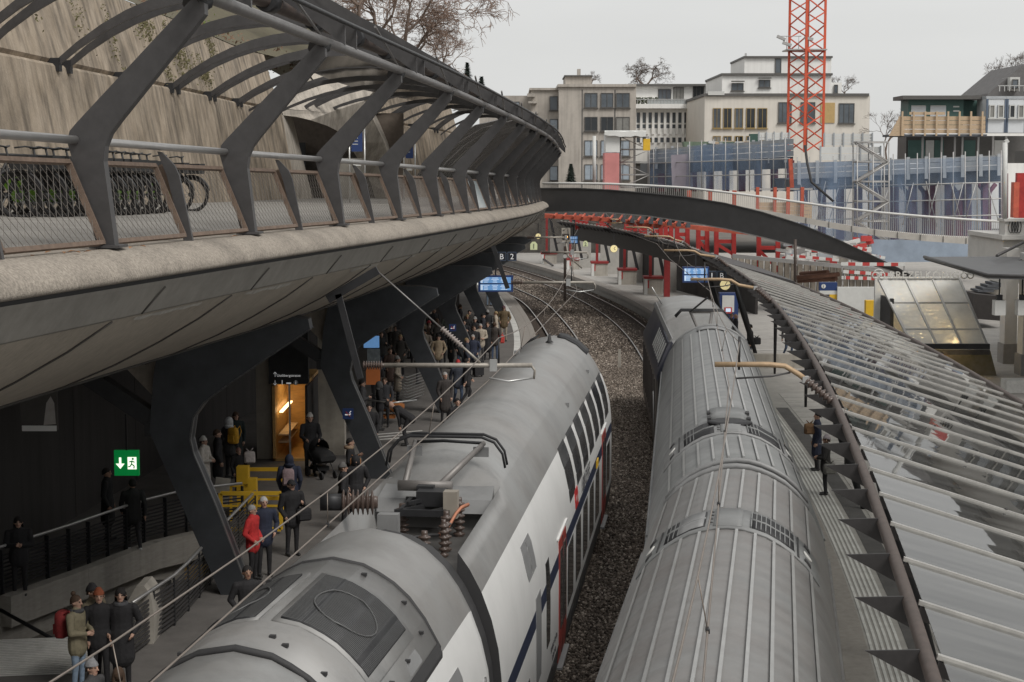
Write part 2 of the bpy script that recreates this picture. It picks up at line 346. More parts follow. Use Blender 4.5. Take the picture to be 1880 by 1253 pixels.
# ------------------------------------------------------------------ right platform and square
pvr = [Vector((off(TR, Y, 1.92).x, off(TR, Y, 1.92).y, 0)) for Y in frange(-6, 170, 4)]+[Vector((140, 170, 0)), Vector((140, -6, 0))]
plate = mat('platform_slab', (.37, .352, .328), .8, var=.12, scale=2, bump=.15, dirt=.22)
p = MB(); p.add(pvr, tessellate_polygon([pvr]))
for i in range(len(pvr)-3): p.add([pvr[i], pvr[i+1], pvr[i+1]+Vector((0, 0, -1)), pvr[i]+Vector((0, 0, -1))], [(0, 1, 2, 3)])
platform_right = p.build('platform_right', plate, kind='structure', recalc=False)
strip(TR, 1.65, 1.93, .012, 0, 168, 3, edge_m, platform_right, 'edge_kerb', .25)
strip(TR, 1.935, 2.45, .006, 0, 168, 3, edge_m, platform_right, 'edge_paving')
for k in range(6): strip(TR, 2.50+k*.105, 2.555+k*.105, .014, 20, 62, 3, tact, platform_right, 'tactile_bar')
strip(TR, 3.2, 3.65, .008, 20, 62, 3, asphalt, platform_right, 'dark_paving_band')
# paving slabs laid on the platform: joints recessed, each slab its own piece
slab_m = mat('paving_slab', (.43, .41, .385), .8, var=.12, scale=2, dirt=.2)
sl0 = None
for i in range(34):
    for j in range(3):
        Y = 24+i*1.25; c = off(TR, Y, 4.35+j*1.22, .008); d = tangent(TR, Y)
        if sl0 is None: o = sl0 = MB().box((0, 0, 0), (1.19, 1.22, .012)).build('paving_slab', slab_m, platform_right, world=False)
        else: o = inst(sl0, 'paving_slab', platform_right)
        o.location = c; o.rotation_euler = (0, 0, -math.atan2(d.x, d.y))
bar_m = mat('slab_rib', (.52, .50, .47), .8, var=.1)
for i in range(60):                                      # raised ribs across the slabs
    Y = 24+i*.7; a = off(TR, Y, 3.8, .018); c = off(TR, Y, 6.3, .018); 
    if i % 3 == 0: MB().bar(a, c, .07, .012).build('slab_rib', bar_m, platform_right, world=False)
for (x0, y0, x1, y1) in ((1383, 643, 1470, 643), (1388, 658, 1468, 658)): MB().bar(G(x0, y0, .02), G(x1, y1, .02), .10, .012).build('painted_line', tact, platform_right, world=False)
# ------------------------------------------------------------------ trains
def prof_pts(P, n_sub=0): return P
class Car:
    # local frame: x across, y along (0 .. L), z above rail
    def __init__(s, f, y0, y1, prof, Ldes, k):
        a = Vector((f(y0), y0, RAILZ)); b_ = Vector((f(y1), y1, RAILZ)); s.o = a; s.L = Ldes; s.sc = (k, (b_-a).length/Ldes, k); d = (b_-a).normalized()
        s.rz = -math.atan2(d.x, d.y); s.P = prof
    def at(s, z, side, o=0.0):            # x on the side profile at height z, with normal offset
        P = s.P
        for i in range(len(P)-1):
            (x0, z0), (x1, z1) = P[i], P[i+1]
            if z0 <= z <= z1 and z1 > z0:
                t = (z-z0)/(z1-z0); nx, nz = z1-z0, x0-x1; l = math.hypot(nx, nz)
                return side*(x0+(x1-x0)*t+o*nx/l), z+o*nz/l
        return side*P[-1][0], z
    def patch(s, y0, y1, z0, z1, side, o=.006, nz=6, shear=0.0, skew_top=0.0, th=.05):
        m_ = MB(); n = nz; fr = []; bk = []
        for i in range(n+1):
            z = z0+(z1-z0)*i/n; t = i/n
            x, zz = s.at(z, side, o); xb, zb = s.at(z, side, o-th)
            c = .05 if i in (0, n) else 0
            fr.append([(x, y0+c+shear*t, zz), (x, y1-c+shear*t, zz)]); bk.append([(xb, y0+c+shear*t, zb), (xb, y1-c+shear*t, zb)])
        rings = [[a[0], a[1], q[1], q[0]] for a, q in zip(fr, bk)]
        m_.loft(rings, 0, True, True, False); return m_
    def top(s, x):                         # z of the roof at x
        P = s.P; x = abs(x)
        for i in range(len(P)-1, 0, -1):
            (x1, z1), (x0, z0) = P[i], P[i-1]
            if x1 <= x <= x0 and x0 > x1: return z1+(z0-z1)*(x-x1)/(x0-x1)
        return P[-1][1]
    def roofbar(s, x, y0, y1, w_, h, lift=0.0):
        m_ = MB(); z0 = s.top(x-w_/2)+lift; z1 = s.top(x+w_/2)+lift
        m_.loft([[(x-w_/2, y, z0-.02), (x+w_/2, y, z1-.02), (x+w_/2, y, z1+h), (x-w_/2, y, z0+h)] for y in (y0, y1)], 0, True, True); return m_
    def roofpatch(s, x0, x1, y0, y1, o, n=8, th=.03):
        m_ = MB(); rings = []
        for i in range(n+1):
            x = x0+(x1-x0)*i/n; z = s.top(x)+o; rings.append([(x, y0, z), (x, y1, z), (x, y1, z-th), (x, y0, z-th)])
        m_.loft(rings, 0, True, True, True); return m_
train_roof = mat('train_roof_grey', (.275, .277, .275), .42, .05, var=.05, scale=.55, dirt=.30, bump=.12, bscale=1.1, col2=(.225, .215, .205))
train_white = mat('train_white', (.72, .715, .70), .35, 0, var=.03, scale=2, dirt=.10)
train_blue = mat('train_blue', (.028, .036, .066), .4, 0, var=.05)
skirt = mat('train_skirt', (.062, .058, .055), .7, 0, var=.25, scale=4)
door_red = mat('door_red', (.30, .045, .035), .4, 0, var=.08)
win = mat('train_window', (.022, .024, .027), .07, 0, var=.5, scale=1.1, col2=(.085, .085, .085))  # paler noise patches painted in as reflections
gasket = mat('rubber', (.035, .034, .035), .7, 0, var=.1)
fitting_grey = mat('roof_fitting_grey', (.24, .24, .24), .55, .2, var=.12, scale=3)  # one even grey for roof fittings and hatches
mesh_dark = mat('grille_dark', (.026, .026, .028), .6, .3, var=.3, scale=30)
DTZ = [(1.28, .30), (1.36, .55), (1.39, .95), (1.39, 2.2), (1.385, 2.45), (1.375, 2.65), (1.34, 3.0), (1.26, 3.35), (1.14, 3.68), (1.0, 3.95), (.86, 4.15), (.83, 4.19), (.6, 4.4), (.33, 4.54), (0, 4.6)]
def band(z): return 3 if z < .92 else (2 if 2.2 <= z < 2.45 else (1 if z < 3.6 else 0))
def body_rings(P, stations):
    rings = []
    for y, fx, fz, zc in stations:
        q = [(x*fx, y, .3+(z-.3)*fz if zc is None else min(.3+(z-.3)*fz, zc if abs(x) < (.85 if P is DTZ else 1.02) else 9)) for x, z in P]
        rings.append(q+[(-x, y_, z) for x, y_, z in reversed(q[:-1])])
    return rings
def train_body(car, st, parent, P, mats, bandf, name='body'):
    m_ = MB(); r_ = body_rings(P, st); n = len(P)
    mm = [bandf((P[j][1]+P[j+1][1])/2) for j in range(n-1)]; mm = mm+list(reversed(mm))
    m_.loft(r_, 0, False, False, True, mats=mm)
    k = len(r_[0])
    for r2 in (r_[0], r_[-1]): m_.add(r2, [tuple(range(k))], 4)
    m_.add([r_[0][0], r_[0][-1], r_[-1][-1], r_[-1][0]], [(0, 1, 2, 3)], 3)
    o = m_.build(name, mats, parent, world=False, recalc=True); return o
def text_obj(name, body, size, mt, parent, M, ext=.002, align='CENTER', spacing=1.0):
    c = bpy.data.curves.new(name, 'FONT'); c.body = body; c.size = size; c.extrude = ext; c.align_x = align; c.align_y = 'CENTER'; c.space_character = spacing
    c.resolution_u = 3
    t = bpy.data.objects.new(name, c); COL.objects.link(t); dg = bpy.context.evaluated_depsgraph_get(); dg.update()
    me = bpy.data.meshes.new_from_object(t.evaluated_get(dg)); bpy.data.objects.remove(t)
    me.materials.clear(); me.materials.append(mt)
    o = bpy.data.objects.new(name, me); COL.objects.link(o); o.parent = parent; o.matrix_basis = M; return o
def cars_wheels(t, L):
    for y in (2.6, 5.1, L-5.1, L-2.6):
        for s_ in (-1, 1):
            MB().lathe((s_*.76, y, .46), [(.40, -.06), (.46, -.06), (.46, .04), (.42, .07), (.2, .05)], 16, 0, Vector((s_, 0, 0))).build('wheel', skirt, t, world=False)
# ---- left train, leading car with the pantograph well
c1 = Car(TL, 21.45, 47.4, DTZ, 25.6, 1.1)
t1 = thing('train_car', 'white double-deck leading train car with raised pantograph and row of curved upper windows', 'train car', c1.o, c1.rz, 'white double-deck train beside the left platform')
t1.scale = c1.sc; L = c1.L
W0 = 4.75                                  # the well runs 0.25 .. W0
st = [(0, 1, 1, 3.62), (.12, 1, 1, 3.62), (1.2, 1, 1, 3.62), (2.4, 1, 1, 3.62), (W0-1.3, 1, 1, 3.62), (W0-.8, 1, 1, 3.64), (W0-.4, 1, 1, 4.25), (W0, 1, 1, None), (12, 1, 1, None), (16, 1, 1, None), (20, 1, 1, None), (22, 1, 1, None), (23, .995, .985, None), (23.8, .98, .94, None), (24.5, .95, .84, None), (25.0, .90, .68, None), (L, .84, .5, None)]
body = train_body(c1, st, t1, DTZ, [train_roof, train_white, train_blue, skirt, gasket], band)
# upper-deck windows
for i in range(7):
    y = 10.55+i*1.76
    for sd_ in (1, -1):
        wobj = c1.patch(y, y+1.2, 2.82, 3.66, sd_, .008, 6, .10).build('upper_window', win, t1, world=False)
        if sd_ == 1: c1.patch(y-.05, y+1.25, 2.77, 3.71, sd_, .004, 6, .10).build('window_gasket', gasket, wobj, world=False)
for (y0, y1) in ((7.0, 8.5),): pass
# lower windows and doors on the track side
for i in range(5):
    y = 9.75+i*1.85
    wobj = c1.patch(y, y+1.2, 1.15, 2.12, 1, .008, 3).build('lower_window', win, t1, world=False)
    c1.patch(y-.04, y+1.24, 1.11, 2.16, 1, .004, 3).build('window_gasket', gasket, wobj, world=False)
for i in range(1):
    y = 21.2+i*1.6
    c1.patch(y, y+1.2, 1.15, 2.12, 1, .008, 3).build('lower_window', win, t1, world=False)
for y in (7.9, 19.4):
    d = c1.patch(y, y+1.45, .62, 2.62, 1, .012, 6).build('door', door_red, t1, world=False)
    for k in (0, 1): c1.patch(y+.14+k*.68, y+.63+k*.68, 1.15, 2.45, 1, .020, 4).build('door_window', win, d, world=False)
    c1.patch(y+.71, y+.735, .64, 2.6, 1, .020, 4).build('door_seam', gasket, d, world=False)
    MB().box((1.385, y+.72, 2.70), (.03, 1.8, .025)).build('rain_gutter', train_white, t1, world=False)
    MB().box((1.40, y+.72, .55), (.10, 1.5, .04)).build('door_step', fitting_grey, t1, world=False)
# near end of the car: narrow windows and grille panels
c1.patch(5.7, 6.3, 1.45, 2.75, 1, .008, 4).build('narrow_window', win, t1, world=False)
c1.patch(4.1, 4.85, 1.35, 2.6, 1, .008, 4).build('grille_panel', fitting_grey, t1, world=False)
g1 = c1.patch(3.5, 4.6, 2.98, 3.46, 1, .008, 4).build('vent_grille', fitting_grey, t1, world=False)
c1.patch(4.04, 4.07, 3.0, 3.44, 1, .014, 4).build('grille_bar', steel, g1, world=False)
c1.patch(2.6, 3.2, .95, 1.75, 1, .008, 4).build('narrow_window', win, t1, world=False)
for y in (10.5, 12.1, 13.8): c1.patch(y, y+.6, .40, .85, 1, .01, 3).build('skirt_hatch', gasket, t1, world=False)
cars_wheels(t1, L)
# operator lettering
red_logo = mat('logo_red', (.50, .03, .03), .4, var=0); dark_text = mat('dark_text', (.06, .06, .065), .6, var=0)
def side_M(y, z, o=.012): 
    x, zz = c1.at(z, 1, o); x2, z2 = c1.at(z+.1, 1, o); tilt = math.atan2(x2-x, z2-zz)
    return Matrix.Translation((x, y, zz)) @ Matrix.Rotation(math.pi/2, 4, 'Z') @ Matrix.Rotation(math.pi/2+tilt*-1 if False else math.pi/2, 4, 'X')
lg = c1.patch(11.5, 12.2, 2.47, 2.80, 1, .012, 2).build('operator_logo', red_logo, t1, world=False)
text_obj('operator_lettering', 'SBB CFF FFS', .40, dark_text, t1, side_M(14.1, 2.63, .03))
for k, (yy, zz) in enumerate(((11.72, 2.63), (11.98, 2.63))):        # arrow emblem in white on the red square
    m_ = MB(); x = 1.386+.008; s_ = -1 if k == 0 else 1
    m_.add([(x, yy+s_*.07, zz), (x, yy-s_*.01, zz+.07), (x, yy-s_*.01, zz-.07), (x+.003, yy+s_*.07, zz), (x+.003, yy-s_*.01, zz+.07), (x+.003, yy-s_*.01, zz-.07)], [(0, 2, 1), (3, 4, 5), (0, 1, 4, 3), (1, 2, 5, 4), (2, 0, 3, 5)]).build('emblem_arrow', paint_white, lg, world=False)
for r_ in range(3): text_obj('data_lettering', ('514 036-5   45t  62m', 'R 72t  P 64t', 'REV 12.18')[r_], .13, dark_text, t1, side_M(6.9, 1.25-.17*r_))
MB().box((1.40, 17.6, 2.32), (.02, .5, .16)).build('destination_panel', yellow_paint, t1, world=False)
# fairing around the well and the roof gear
MB().loft([[(-.80, W0-.95, 4.06), (.80, W0-.95, 4.06), (.76, W0-.2, 4.22), (-.76, W0-.2, 4.22)], [(-.80, W0-1.03, 3.88), (.80, W0-1.03, 3.88), (.76, W0-.2, 3.88), (-.76, W0-.2, 3.88)]], 0, True, True).build('visor', fitting_grey, t1, world=False)
MB().box((0, 3.2, 3.632), (1.62, 6.2, .012)).build('well_floor', mat('well_floor', (.085, .080, .076), .8, var=.3, scale=3, dirt=.3), t1, world=False)
def insulator(c, h, r, n=6, ax=None):
    pr = [(r*.5, 0)]
    for i in range(n): pr += [(r*.5, h*i/n), (r, h*(i+.35)/n), (r*.9, h*(i+.55)/n), (r*.5, h*(i+.65)/n)]
    pr += [(r*.5, h), (r*.45, h+.04)]
    return MB().lathe(c, pr, 12, 0, ax)
pan = MB()
fr = [(-.55, 4.2), (.45, 4.2), (.45, 5.6), (-.55, 5.6)]
pz = 4.05
for (a, q) in (((-.5, 4.1, pz), (.45, 4.1, pz)), ((-.5, 5.5, pz), (.45, 5.5, pz)), ((-.4, 4.1, pz), (-.4, 5.5, pz)), ((.35, 4.1, pz), (.35, 5.5, pz)), ((-.4, 4.1, pz), (.35, 5.5, pz))): pan.bar(a, q, .07, .09)
pan.box((.05, 4.9, pz+.12), (.5, .5, .2)); pan.box((-.1, 5.2, pz+.10), (.3, .3, .3)); pan.bar((-.3, 4.3, pz+.1), (.2, 5.3, pz+.1), .05, .05)
pan.build('pantograph_base', black_steel, t1, world=False)
arm_m = mat('pantograph_arm', (.22, .205, .195), .5, .4, var=.15)
MB().tube([(-.62, 5.35, pz+.22), (.35, 5.35, pz+.22)], .075, 10).build('pantograph_shaft', arm_m, t1, world=False)
MB().tube([(-.50, 5.35, pz+.22), (-.48, 6.6, pz+.70)], [.06, .045], 10).build('pantograph_arm', arm_m, t1, world=False)
MB().tube([(.12, 5.35, pz+.22), (.78, 6.6, pz+.70)], [.06, .04], 10).build('pantograph_arm', arm_m, t1, world=False)
MB().tube([(.78, 6.6, pz+.70), (.05, 6.55, pz+.73), (-.48, 6.6, pz+.70)], .025, 6).build('pantograph_crossbar', black_steel, t1, world=False)
for y in (6.45, 6.85):
    MB().tube([(-1.0, y, pz+.37), (-.95, y, pz+.57), (-.78, y, pz+.73), (-.55, y, pz+.80), (.75, y, pz+.80), (.98, y, pz+.73), (1.13, y, pz+.57), (1.18, y, pz+.37)], .022, 8).build('contact_strip', black_steel, t1, world=False)
for x in (-.5, .72): MB().box((x, 6.65, pz+.57), (.28, .06, .14)).build('head_spring_box', fitting_grey, t1, world=False)
for (x, y, r_, h) in ((-.45, 3.6, .13, .42), (.52, 4.9, .11, .5), (.48, 3.4, .10, .5), (-.15, 2.2, .15, .35), (.30, 2.0, .11, .42), (.5, 2.9, .09, .45), (-.45, 4.7, .12, .42)): insulator((x, y, 3.64), h, r_).build('insulator', insul, t1, world=False)
insulator((-.05, 1.5, 3.64), .30, .28, 3).build('insulator', mat('insulator_grey', (.20, .18, .17), .5, var=.15), t1, world=False)
insulator((-1.1, 2.3, 4.40), .55, .17, 7, Vector((1, .15, 0))).build('insulator', insul, t1, world=False)
MB().tube([(-1.1, 2.3, 4.40), (-1.45, 2.25, 4.40)], .11, 10).build('breaker_head', black_steel, t1, world=False)
MB().box((-.35, 2.45, 3.95), (.34, .26, .6)).build('breaker_box', fitting_grey, t1, world=False)
MB().box((.45, 4.35, 4.15), (.24, .3, .36)).build('switch_box', mat('switch_box', (.28, .25, .21), .6, var=.1), t1, world=False)
MB().tube([(.72, 4.6, 4.12), (.62, 4.4, 4.10), (.56, 4.1, 4.05), (.50, 3.7, 3.95), (.36, 3.4, 3.86)], .028, 6).build('copper_busbar', mat('copper', (.60, .26, .16), .4, .6, var=.05), t1, world=False)
MB().tube([(-.5, 2.5, 4.02), (-.2, 2.9, 3.86), (.2, 3.2, 3.88), (.36, 3.4, 3.86)], .02, 6).build('cable', gasket, t1, world=False)
MB().tube([(-.5, 2.4, 4.05), (-.6, 3.2, 3.8), (-.62, 3.6, 4.06)], .02, 6).build('cable', gasket, t1, world=False)
MB().box((0, .06, 3.66), (1.64, .10, .09)).build('well_end_plate', fitting_grey, t1, world=False)
GEAR = ('pantograph_base', 'pantograph_shaft', 'pantograph_arm', 'pantograph_crossbar', 'contact_strip', 'head_spring_box', 'insulator', 'breaker_head', 'breaker_box', 'switch_box', 'copper_busbar', 'cable', 'well_floor')
for ch in t1.children:
    if ch.name.split('.')[0] in GEAR:
        for v in ch.data.vertices: v.co.y = v.co.y*.66+.12; v.co.x *= (.78 if ch.name.split('.')[0] != 'well_floor' else 1)
# nose details
c1.roofpatch(.15, .85, 22.1, 23.0, .03).build('nose_panel', mesh_dark, t1, world=False); c1.roofpatch(-.95, -.35, 22.1, 23.0, .03).build('nose_panel', mesh_dark, t1, world=False)
MB().lathe((.1, 20.6, 4.6), [(.10, 0), (.05, .04), (.02, .2)], 8).build('antenna', gasket, t1, world=False)
MB().box((-.5, 19.2, 4.50), (.12, .2, .08)).build('roof_lug', fitting_grey, t1, world=False)
for x in (-.95, 1.0):
    for y in (14.5, 20.3): MB().box((x, y, c1.top(x)+.03), (.06, .12, .08)).build('roof_lug', fitting_grey, t1, world=False)
c1.patch(21.2, 21.55, 3.05, 3.4, 1, .008, 3).build('side_lamp', gasket, t1, world=False)
# ---- left train, near car
c2 = Car(TL, -3.3, 20.85, DTZ, 25.5, 1.1)
t2 = thing('train_car', 'white double-deck train car with round-cornered roof fan grille in the foreground', 'train car', c2.o, c2.rz, 'white double-deck train beside the left platform')
t2.scale = c2.sc; L = c2.L
train_body(c2, [(0, 1, 1, None), (8, 1, 1, None), (16, 1, 1, None), (L-.35, 1, 1, None), (L-.12, .99, .99, None), (L, .95, .96, None)], t2, DTZ, [train_roof, train_white, train_blue, skirt, gasket], band)
MB().box((0, L+.32, 2.0), (1.5, .75, 2.9)).build('gangway_bellows', gasket, t2, world=False)
ef = [(a*.94, .3+(q-.3)*.955) for a, q in DTZ]; ef = ef+[(-a, q) for a, q in reversed(ef[:-1])]
MB().loft([[(x, L-.05, z) for x, z in ef], [(x, L+.62, z) for x, z in ef]], 0, False).build('end_frame', gasket, t2, world=False)
FY = L-5.9                                # roof fan hatch
hp = c2.roofpatch(-1.12, 1.12, FY, FY+3.7, .03, 14); hp.build('roof_hatch', train_roof, t2, world=False)
for y in (FY-.02, FY+3.7): c2.roofpatch(-1.13, 1.13, y-.02, y+.05, .045, 14, .05).build('hatch_seam', gasket, t2, world=False)
for x in (-1.13, 1.13): c2.roofbar(x, FY, FY+3.7, .05, .05).build('hatch_seam', gasket, t2, world=False)
for (x0, x1) in ((.12, .92), (-.92, -.12)):
    fr_ = c2.roofpatch(x0-.06, x1+.06, FY+1.0, FY+3.0, .045, 8).build('fan_frame', train_roof, t2, world=False)
    gr_ = c2.roofpatch(x0, x1, FY+1.1, FY+2.9, .058, 8).build('fan_grille', mesh_dark, fr_, world=False)
    m_ = MB()
    for k in range(45):
        y = FY+1.12+k*.04
        m_.loft([[(x, y, c2.top(x)+.066), (x, y+.012, c2.top(x)+.066), (x, y+.012, c2.top(x)+.05), (x, y, c2.top(x)+.05)] for x in [x0+(x1-x0)*i/6 for i in range(7)]], 0, True, True)
    m_.build('grille_wires', mat('wire_dark', (.11, .11, .11), .5, .3, var=.1), fr_, world=False, kind='stuff')
    cx = (x0+x1)/2; ring = [(cx+.28*math.cos(a), FY+2.0+.5*math.sin(a), c2.top(cx+.28*math.cos(a))+.07) for a in np.linspace(0, 6.28, 25)]
    MB().tube(ring, .009, 5).build('fan_ring', MAT['wire_dark'], fr_, world=False)
for k, (x, y) in enumerate(((.35, .35), (.98, .5), (1.0, 3.3), (.4, 3.4), (.2, .5), (.8, 3.45), (1.03, 1.6), (1.03, 2.4), (-.6, .4), (-.6, 3.4), (.7, .3))):
    MB().box((x, FY+y, c2.top(x)+.04), (.055, .05, .03)).build('hatch_latch', gasket, t2, world=False)
c2.patch(FY+2.3, FY+2.9, 3.72, 3.93, 1, .012, 3).build('roof_flap', fitting_grey, t2, world=False)
c2.patch(L-2.9, L-1.7, 2.95, 3.42, 1, .008, 4).build('vent_grille', fitting_grey, t2, world=False)
for y in (L-.55, L-.95):
    for z in (1.0, 1.7, 2.9): c2.patch(y, y+.07, z, z+.09, 1, .02, 2).build('side_bolt', fitting_grey, t2, world=False)
MB().box((-1.02, L-7.6, c2.top(1.02)+.06), (.16, .22, .14)).build('roof_lug', steel, t2, world=False)
cars_wheels(t2, L)
# ---- right train: ribbed coaches and locomotive
H2 = 4.3
RIB = [(1.30, .35), (1.39, .7), (1.40, 2.0), (1.39, 2.6), (1.33, 3.0), (1.25, 3.3), (1.12, 3.6), (.94, 3.86), (.72, 4.06), (.45, 4.21), (.2, 4.285), (0, 4.3)]
rib_bar = mat('roof_rib_bar', (.33, .33, .325), .45, .1, var=.1, scale=3)
rib_roof = mat('ribbed_roof_grey', (.212, .215, .214), .5, .05, var=.10, scale=1.2, dirt=.3, bump=.15, bscale=1.6, wave=.10, wscale=.5)
rib_roof2 = mat('ribbed_roof_dusty', (.222, .222, .219), .52, .05, var=.12, scale=.9, dirt=.22, bump=.2, bscale=1.3, col2=(.195, .18, .172), wave=.30, wscale=.55)
coach_blue = mat('coach_side_blue', (.05, .062, .11), .35, 0, var=.5, scale=2.2, col2=(.18, .19, .23), dirt=.3)
coach_side = mat('coach_side_grey', (.24, .245, .255), .4, 0, var=.2, scale=2)
def band2(z): return 3 if z < .9 else (2 if z < 2.75 else (1 if z < 3.05 else 0))
def coach(y0, y1, Ld, lab, roof_m, hatches):
    c = Car(TR, y0, y1, RIB, Ld, 1.10); t = thing('train_car', lab, 'train car', c.o, c.rz, 'grey ribbed-roof train beside the right platform'); L = c.L; t.scale = c.sc
    train_body(c, [(0, .96, .975, None), (.25, 1, 1, None), (8, 1, 1, None), (16, 1, 1, None), (L-.25, 1, 1, None), (L, .96, .975, None)], t, RIB, [roof_m, coach_side, coach_blue, skirt, gasket], band2)
    gaps = sorted(hatches); spans = []; a = .45
    for h0, h1 in gaps: spans.append((a, h0-.08)); a = h1+.08
    spans.append((a, L-.45))
    for x in [-1.0+k*(2.0/9) for k in range(10)]:
        for (s0, s1) in spans:
            if s1-s0 > .5: c.roofbar(x, s0, s1, .034, .034).build('roof_rib', rib_bar, t, world=False)
    for y in frange(2.0, L-3.2, 1.75):
        for sd_ in (-1, 1):
            w_ = c.patch(y, y+1.3, 1.9, 2.72, sd_, .008, 4).build('window', win, t, world=False)
            c.patch(y, y+1.3, .95, 1.6, sd_, .008, 3).build('lower_window', win, t, world=False)
    for y in (.03, L-.10): c.roofpatch(-1.05, 1.05, y, y+.07, .05, 12, .08).build('end_flange', fitting_grey, t, world=False)
    MB().box((0, L+.30, 2.0), (1.6, .62, 3.6)).build('gangway_bellows', gasket, t, world=False)
    for sd_ in (-1, 1):
        c.patch(.5, L-.5, 3.03, 3.07, sd_, .03, 1).build('rain_gutter', roof_m, t, world=False)
    cars_wheels(t, L); return c, t
def vent_hatch(c, t, y0, y1, full=True):
    h = c.roofpatch(-1.10, 1.10, y0, y1, .03, 14).build('roof_vent_panel', fitting_grey if not full else rib_roof, t, world=False)
    for x0, x1 in ((-.78, -.28), (.28, .80)):
        v = c.roofpatch(x0, x1, y0+.18, y1-.18, .042, 6).build('vent_opening', mesh_dark, h, world=False)
        n = 9
        for i in range(n+1):
            x = x0+(x1-x0)*i/n
            if x1 > 0 and full or i < 4: c.roofbar(x, y0+.18, y1-.18, .012, .055).build('vent_bar', rib_roof, v, world=False)
        if x0 < 0 and full: c.roofpatch(-.62, -.30, y0+.2, y1-.2, .055, 4).build('vent_cover', fitting_grey, v, world=False)
        c.roofpatch(x0, x1, (y0+y1)/2-.02, (y0+y1)/2+.02, .06, 6).build('vent_bar', rib_roof, v, world=False)
    cp = c.roofpatch(-.17, .17, y0+.08, y1-.08, .045, 5).build('vent_cap', rib_roof, h, world=False)
    for k in range(4):
        MB().lathe((-.21, y0+.25+k*.22*(y1-y0)/1.2, c.top(.21)+.045), [(.025, 0), (.025, .012)], 8).build('bolt_hole', gasket, h, world=False)
    for sx in (-1, 1):
        for yy in (y0+.2, y1-.25): c.roofpatch(min(sx*.93, sx*1.0), max(sx*.93, sx*1.0), yy, yy+.13, .06, 2).build('vent_latch', gasket, h, world=False)
        MB().lathe((sx*.96, (y0+y1)/2, c.top(.96)+.03), [(.08, 0), (.08, .015)], 12, 0, Vector((sx*.8, 0, .6))).build('hatch_sticker', paint_white, h, world=False)
        c.roofpatch(min(sx*.84, sx*.86), max(sx*.84, sx*.86), y0+.05, y1-.05, .05, 1).build('hatch_seam', gasket, h, world=False)
c3, t3 = coach(2.9, 26.65, 26.9, 'near grey coach with dusty ribbed roof and dark slotted vent openings', rib_roof2, [(21.6, 23.0)])
vent_hatch(c3, t3, 21.6, 23.0)
c4, t4 = coach(27.05, 50.2, 26.0, 'second grey coach with clean ribbed roof right behind the locomotive', rib_roof, [(3.0, 5.2), (24.6, 25.4)])
vent_hatch(c4, t4, 3.2, 5.0, False)
MB().lathe((0, 4.55, 4.30), [(.38, 0), (.38, .03), (.30, .05)], 20).build('roof_fan_opening', mesh_dark, t4, world=False)
c4.roofpatch(-.32, .32, 5.1, 6.6, .05, 5).build('roof_access_plate', rib_roof, t4, world=False)
for x, y in ((-.34, 6.0), (.34, 6.0), (-.34, 5.2), (.34, 5.2)): MB().box((x, y, c4.top(x)+.06), (.06, .3, .05)).build('plate_hinge', gasket, t4, world=False)
c4.roofpatch(-.4, .4, 24.6, 25.3, .05, 6).build('roof_access_plate', fitting_grey, t4, world=False)
# locomotive
LOC = [(1.36, .3), (1.45, .6), (1.48, 1.0), (1.48, 2.75), (1.47, 2.85), (1.05, 3.85), (.95, 3.98), (.7, 4.1), (.35, 4.17), (0, 4.2)]
c5 = Car(TR, 50.85, 67.1, LOC, 18.3, 1.08)
t5 = thing('locomotive', 'dark blue electric locomotive with white slatted roof louvres and lowered pantograph', 'locomotive', c5.o, c5.rz)
loco_blue = mat('loco_blue', (.045, .05, .075), .4, 0, var=.15, scale=2, dirt=.2); loco_side = mat('loco_side', (.12, .105, .10), .45, .1, var=.2, scale=2, stretch=(1, 1, 8))
t5.scale = c5.sc; L = c5.L
st = [(0, .97, .985, 4.2), (.2, 1, 1, 3.75), (.5, 1, 1, 3.5), (5.2, 1, 1, 3.5), (5.5, 1, 1, None), (12, 1, 1, None), (L-3.5, 1, 1, None), (L-2.2, .99, .985, None), (L-1.2, .96, .93, None), (L-.3, .9, .78, None), (L, .86, .6, None)]
train_body(c5, st, t5, LOC, [train_roof, loco_blue, loco_side, skirt, gasket], lambda z: 3 if z < .8 else (2 if z < 2.8 else (1 if z < 3.8 else 0)))
for sd_ in (-1, 1):
    pn = c5.patch(1.2, 8.2, 3.02, 3.72, sd_, .01, 2).build('louvre_panel', loco_blue, t5, world=False)
    for k in range(7): c5.patch(1.6+k*.92, 2.02+k*.92, 3.10, 3.64, sd_, .03, 2, .12).build('louvre_slat', off_white, pn, world=False)
    c5.patch(.4, L-2.4, 3.80, 3.90, sd_, .04, 1).build('roof_walkway_rail', fitting_grey, t5, world=False)
    for k in range(10): MB().box((sd_*1.49, 1.5+k*1.4, 1.9), (.03, .06, 1.5)).build('side_rib', loco_side, t5, world=False)
    MB().tube([(sd_*1.52, .5, .7), (sd_*1.55, .5, 2.4)], .02, 6).build('handrail', steel, t5, world=False)
for (a, q) in (((-.1, 2.6, 3.8), (-.35, 4.2, 4.4)), ((.1, 2.6, 3.8), (.3, 4.2, 4.4)), ((-.35, 4.2, 4.4), (.3, 4.2, 4.4))): MB().tube([a, q], .045, 8).build('pantograph_arm', arm_m, t5, world=False)
for y in (4.0, 4.5): MB().tube([(-.8, y, 4.25), (-.62, y, 4.45), (.62, y, 4.45), (.8, y, 4.25)], .03, 8).build('contact_strip', black_steel, t5, world=False)
MB().tube([(-.35, 4.2, 4.4), (0, 1.5, 5.0), (0, 1.3, 5.0)], .03, 6).build('pantograph_arm', black_steel, t5, world=False)
MB().tube([(.2*math.cos(a), 1.9, 3.85+.2*math.sin(a)) for a in np.linspace(0, 6.28, 17)], .03, 6).build('roof_ring', arm_m, t5, world=False)
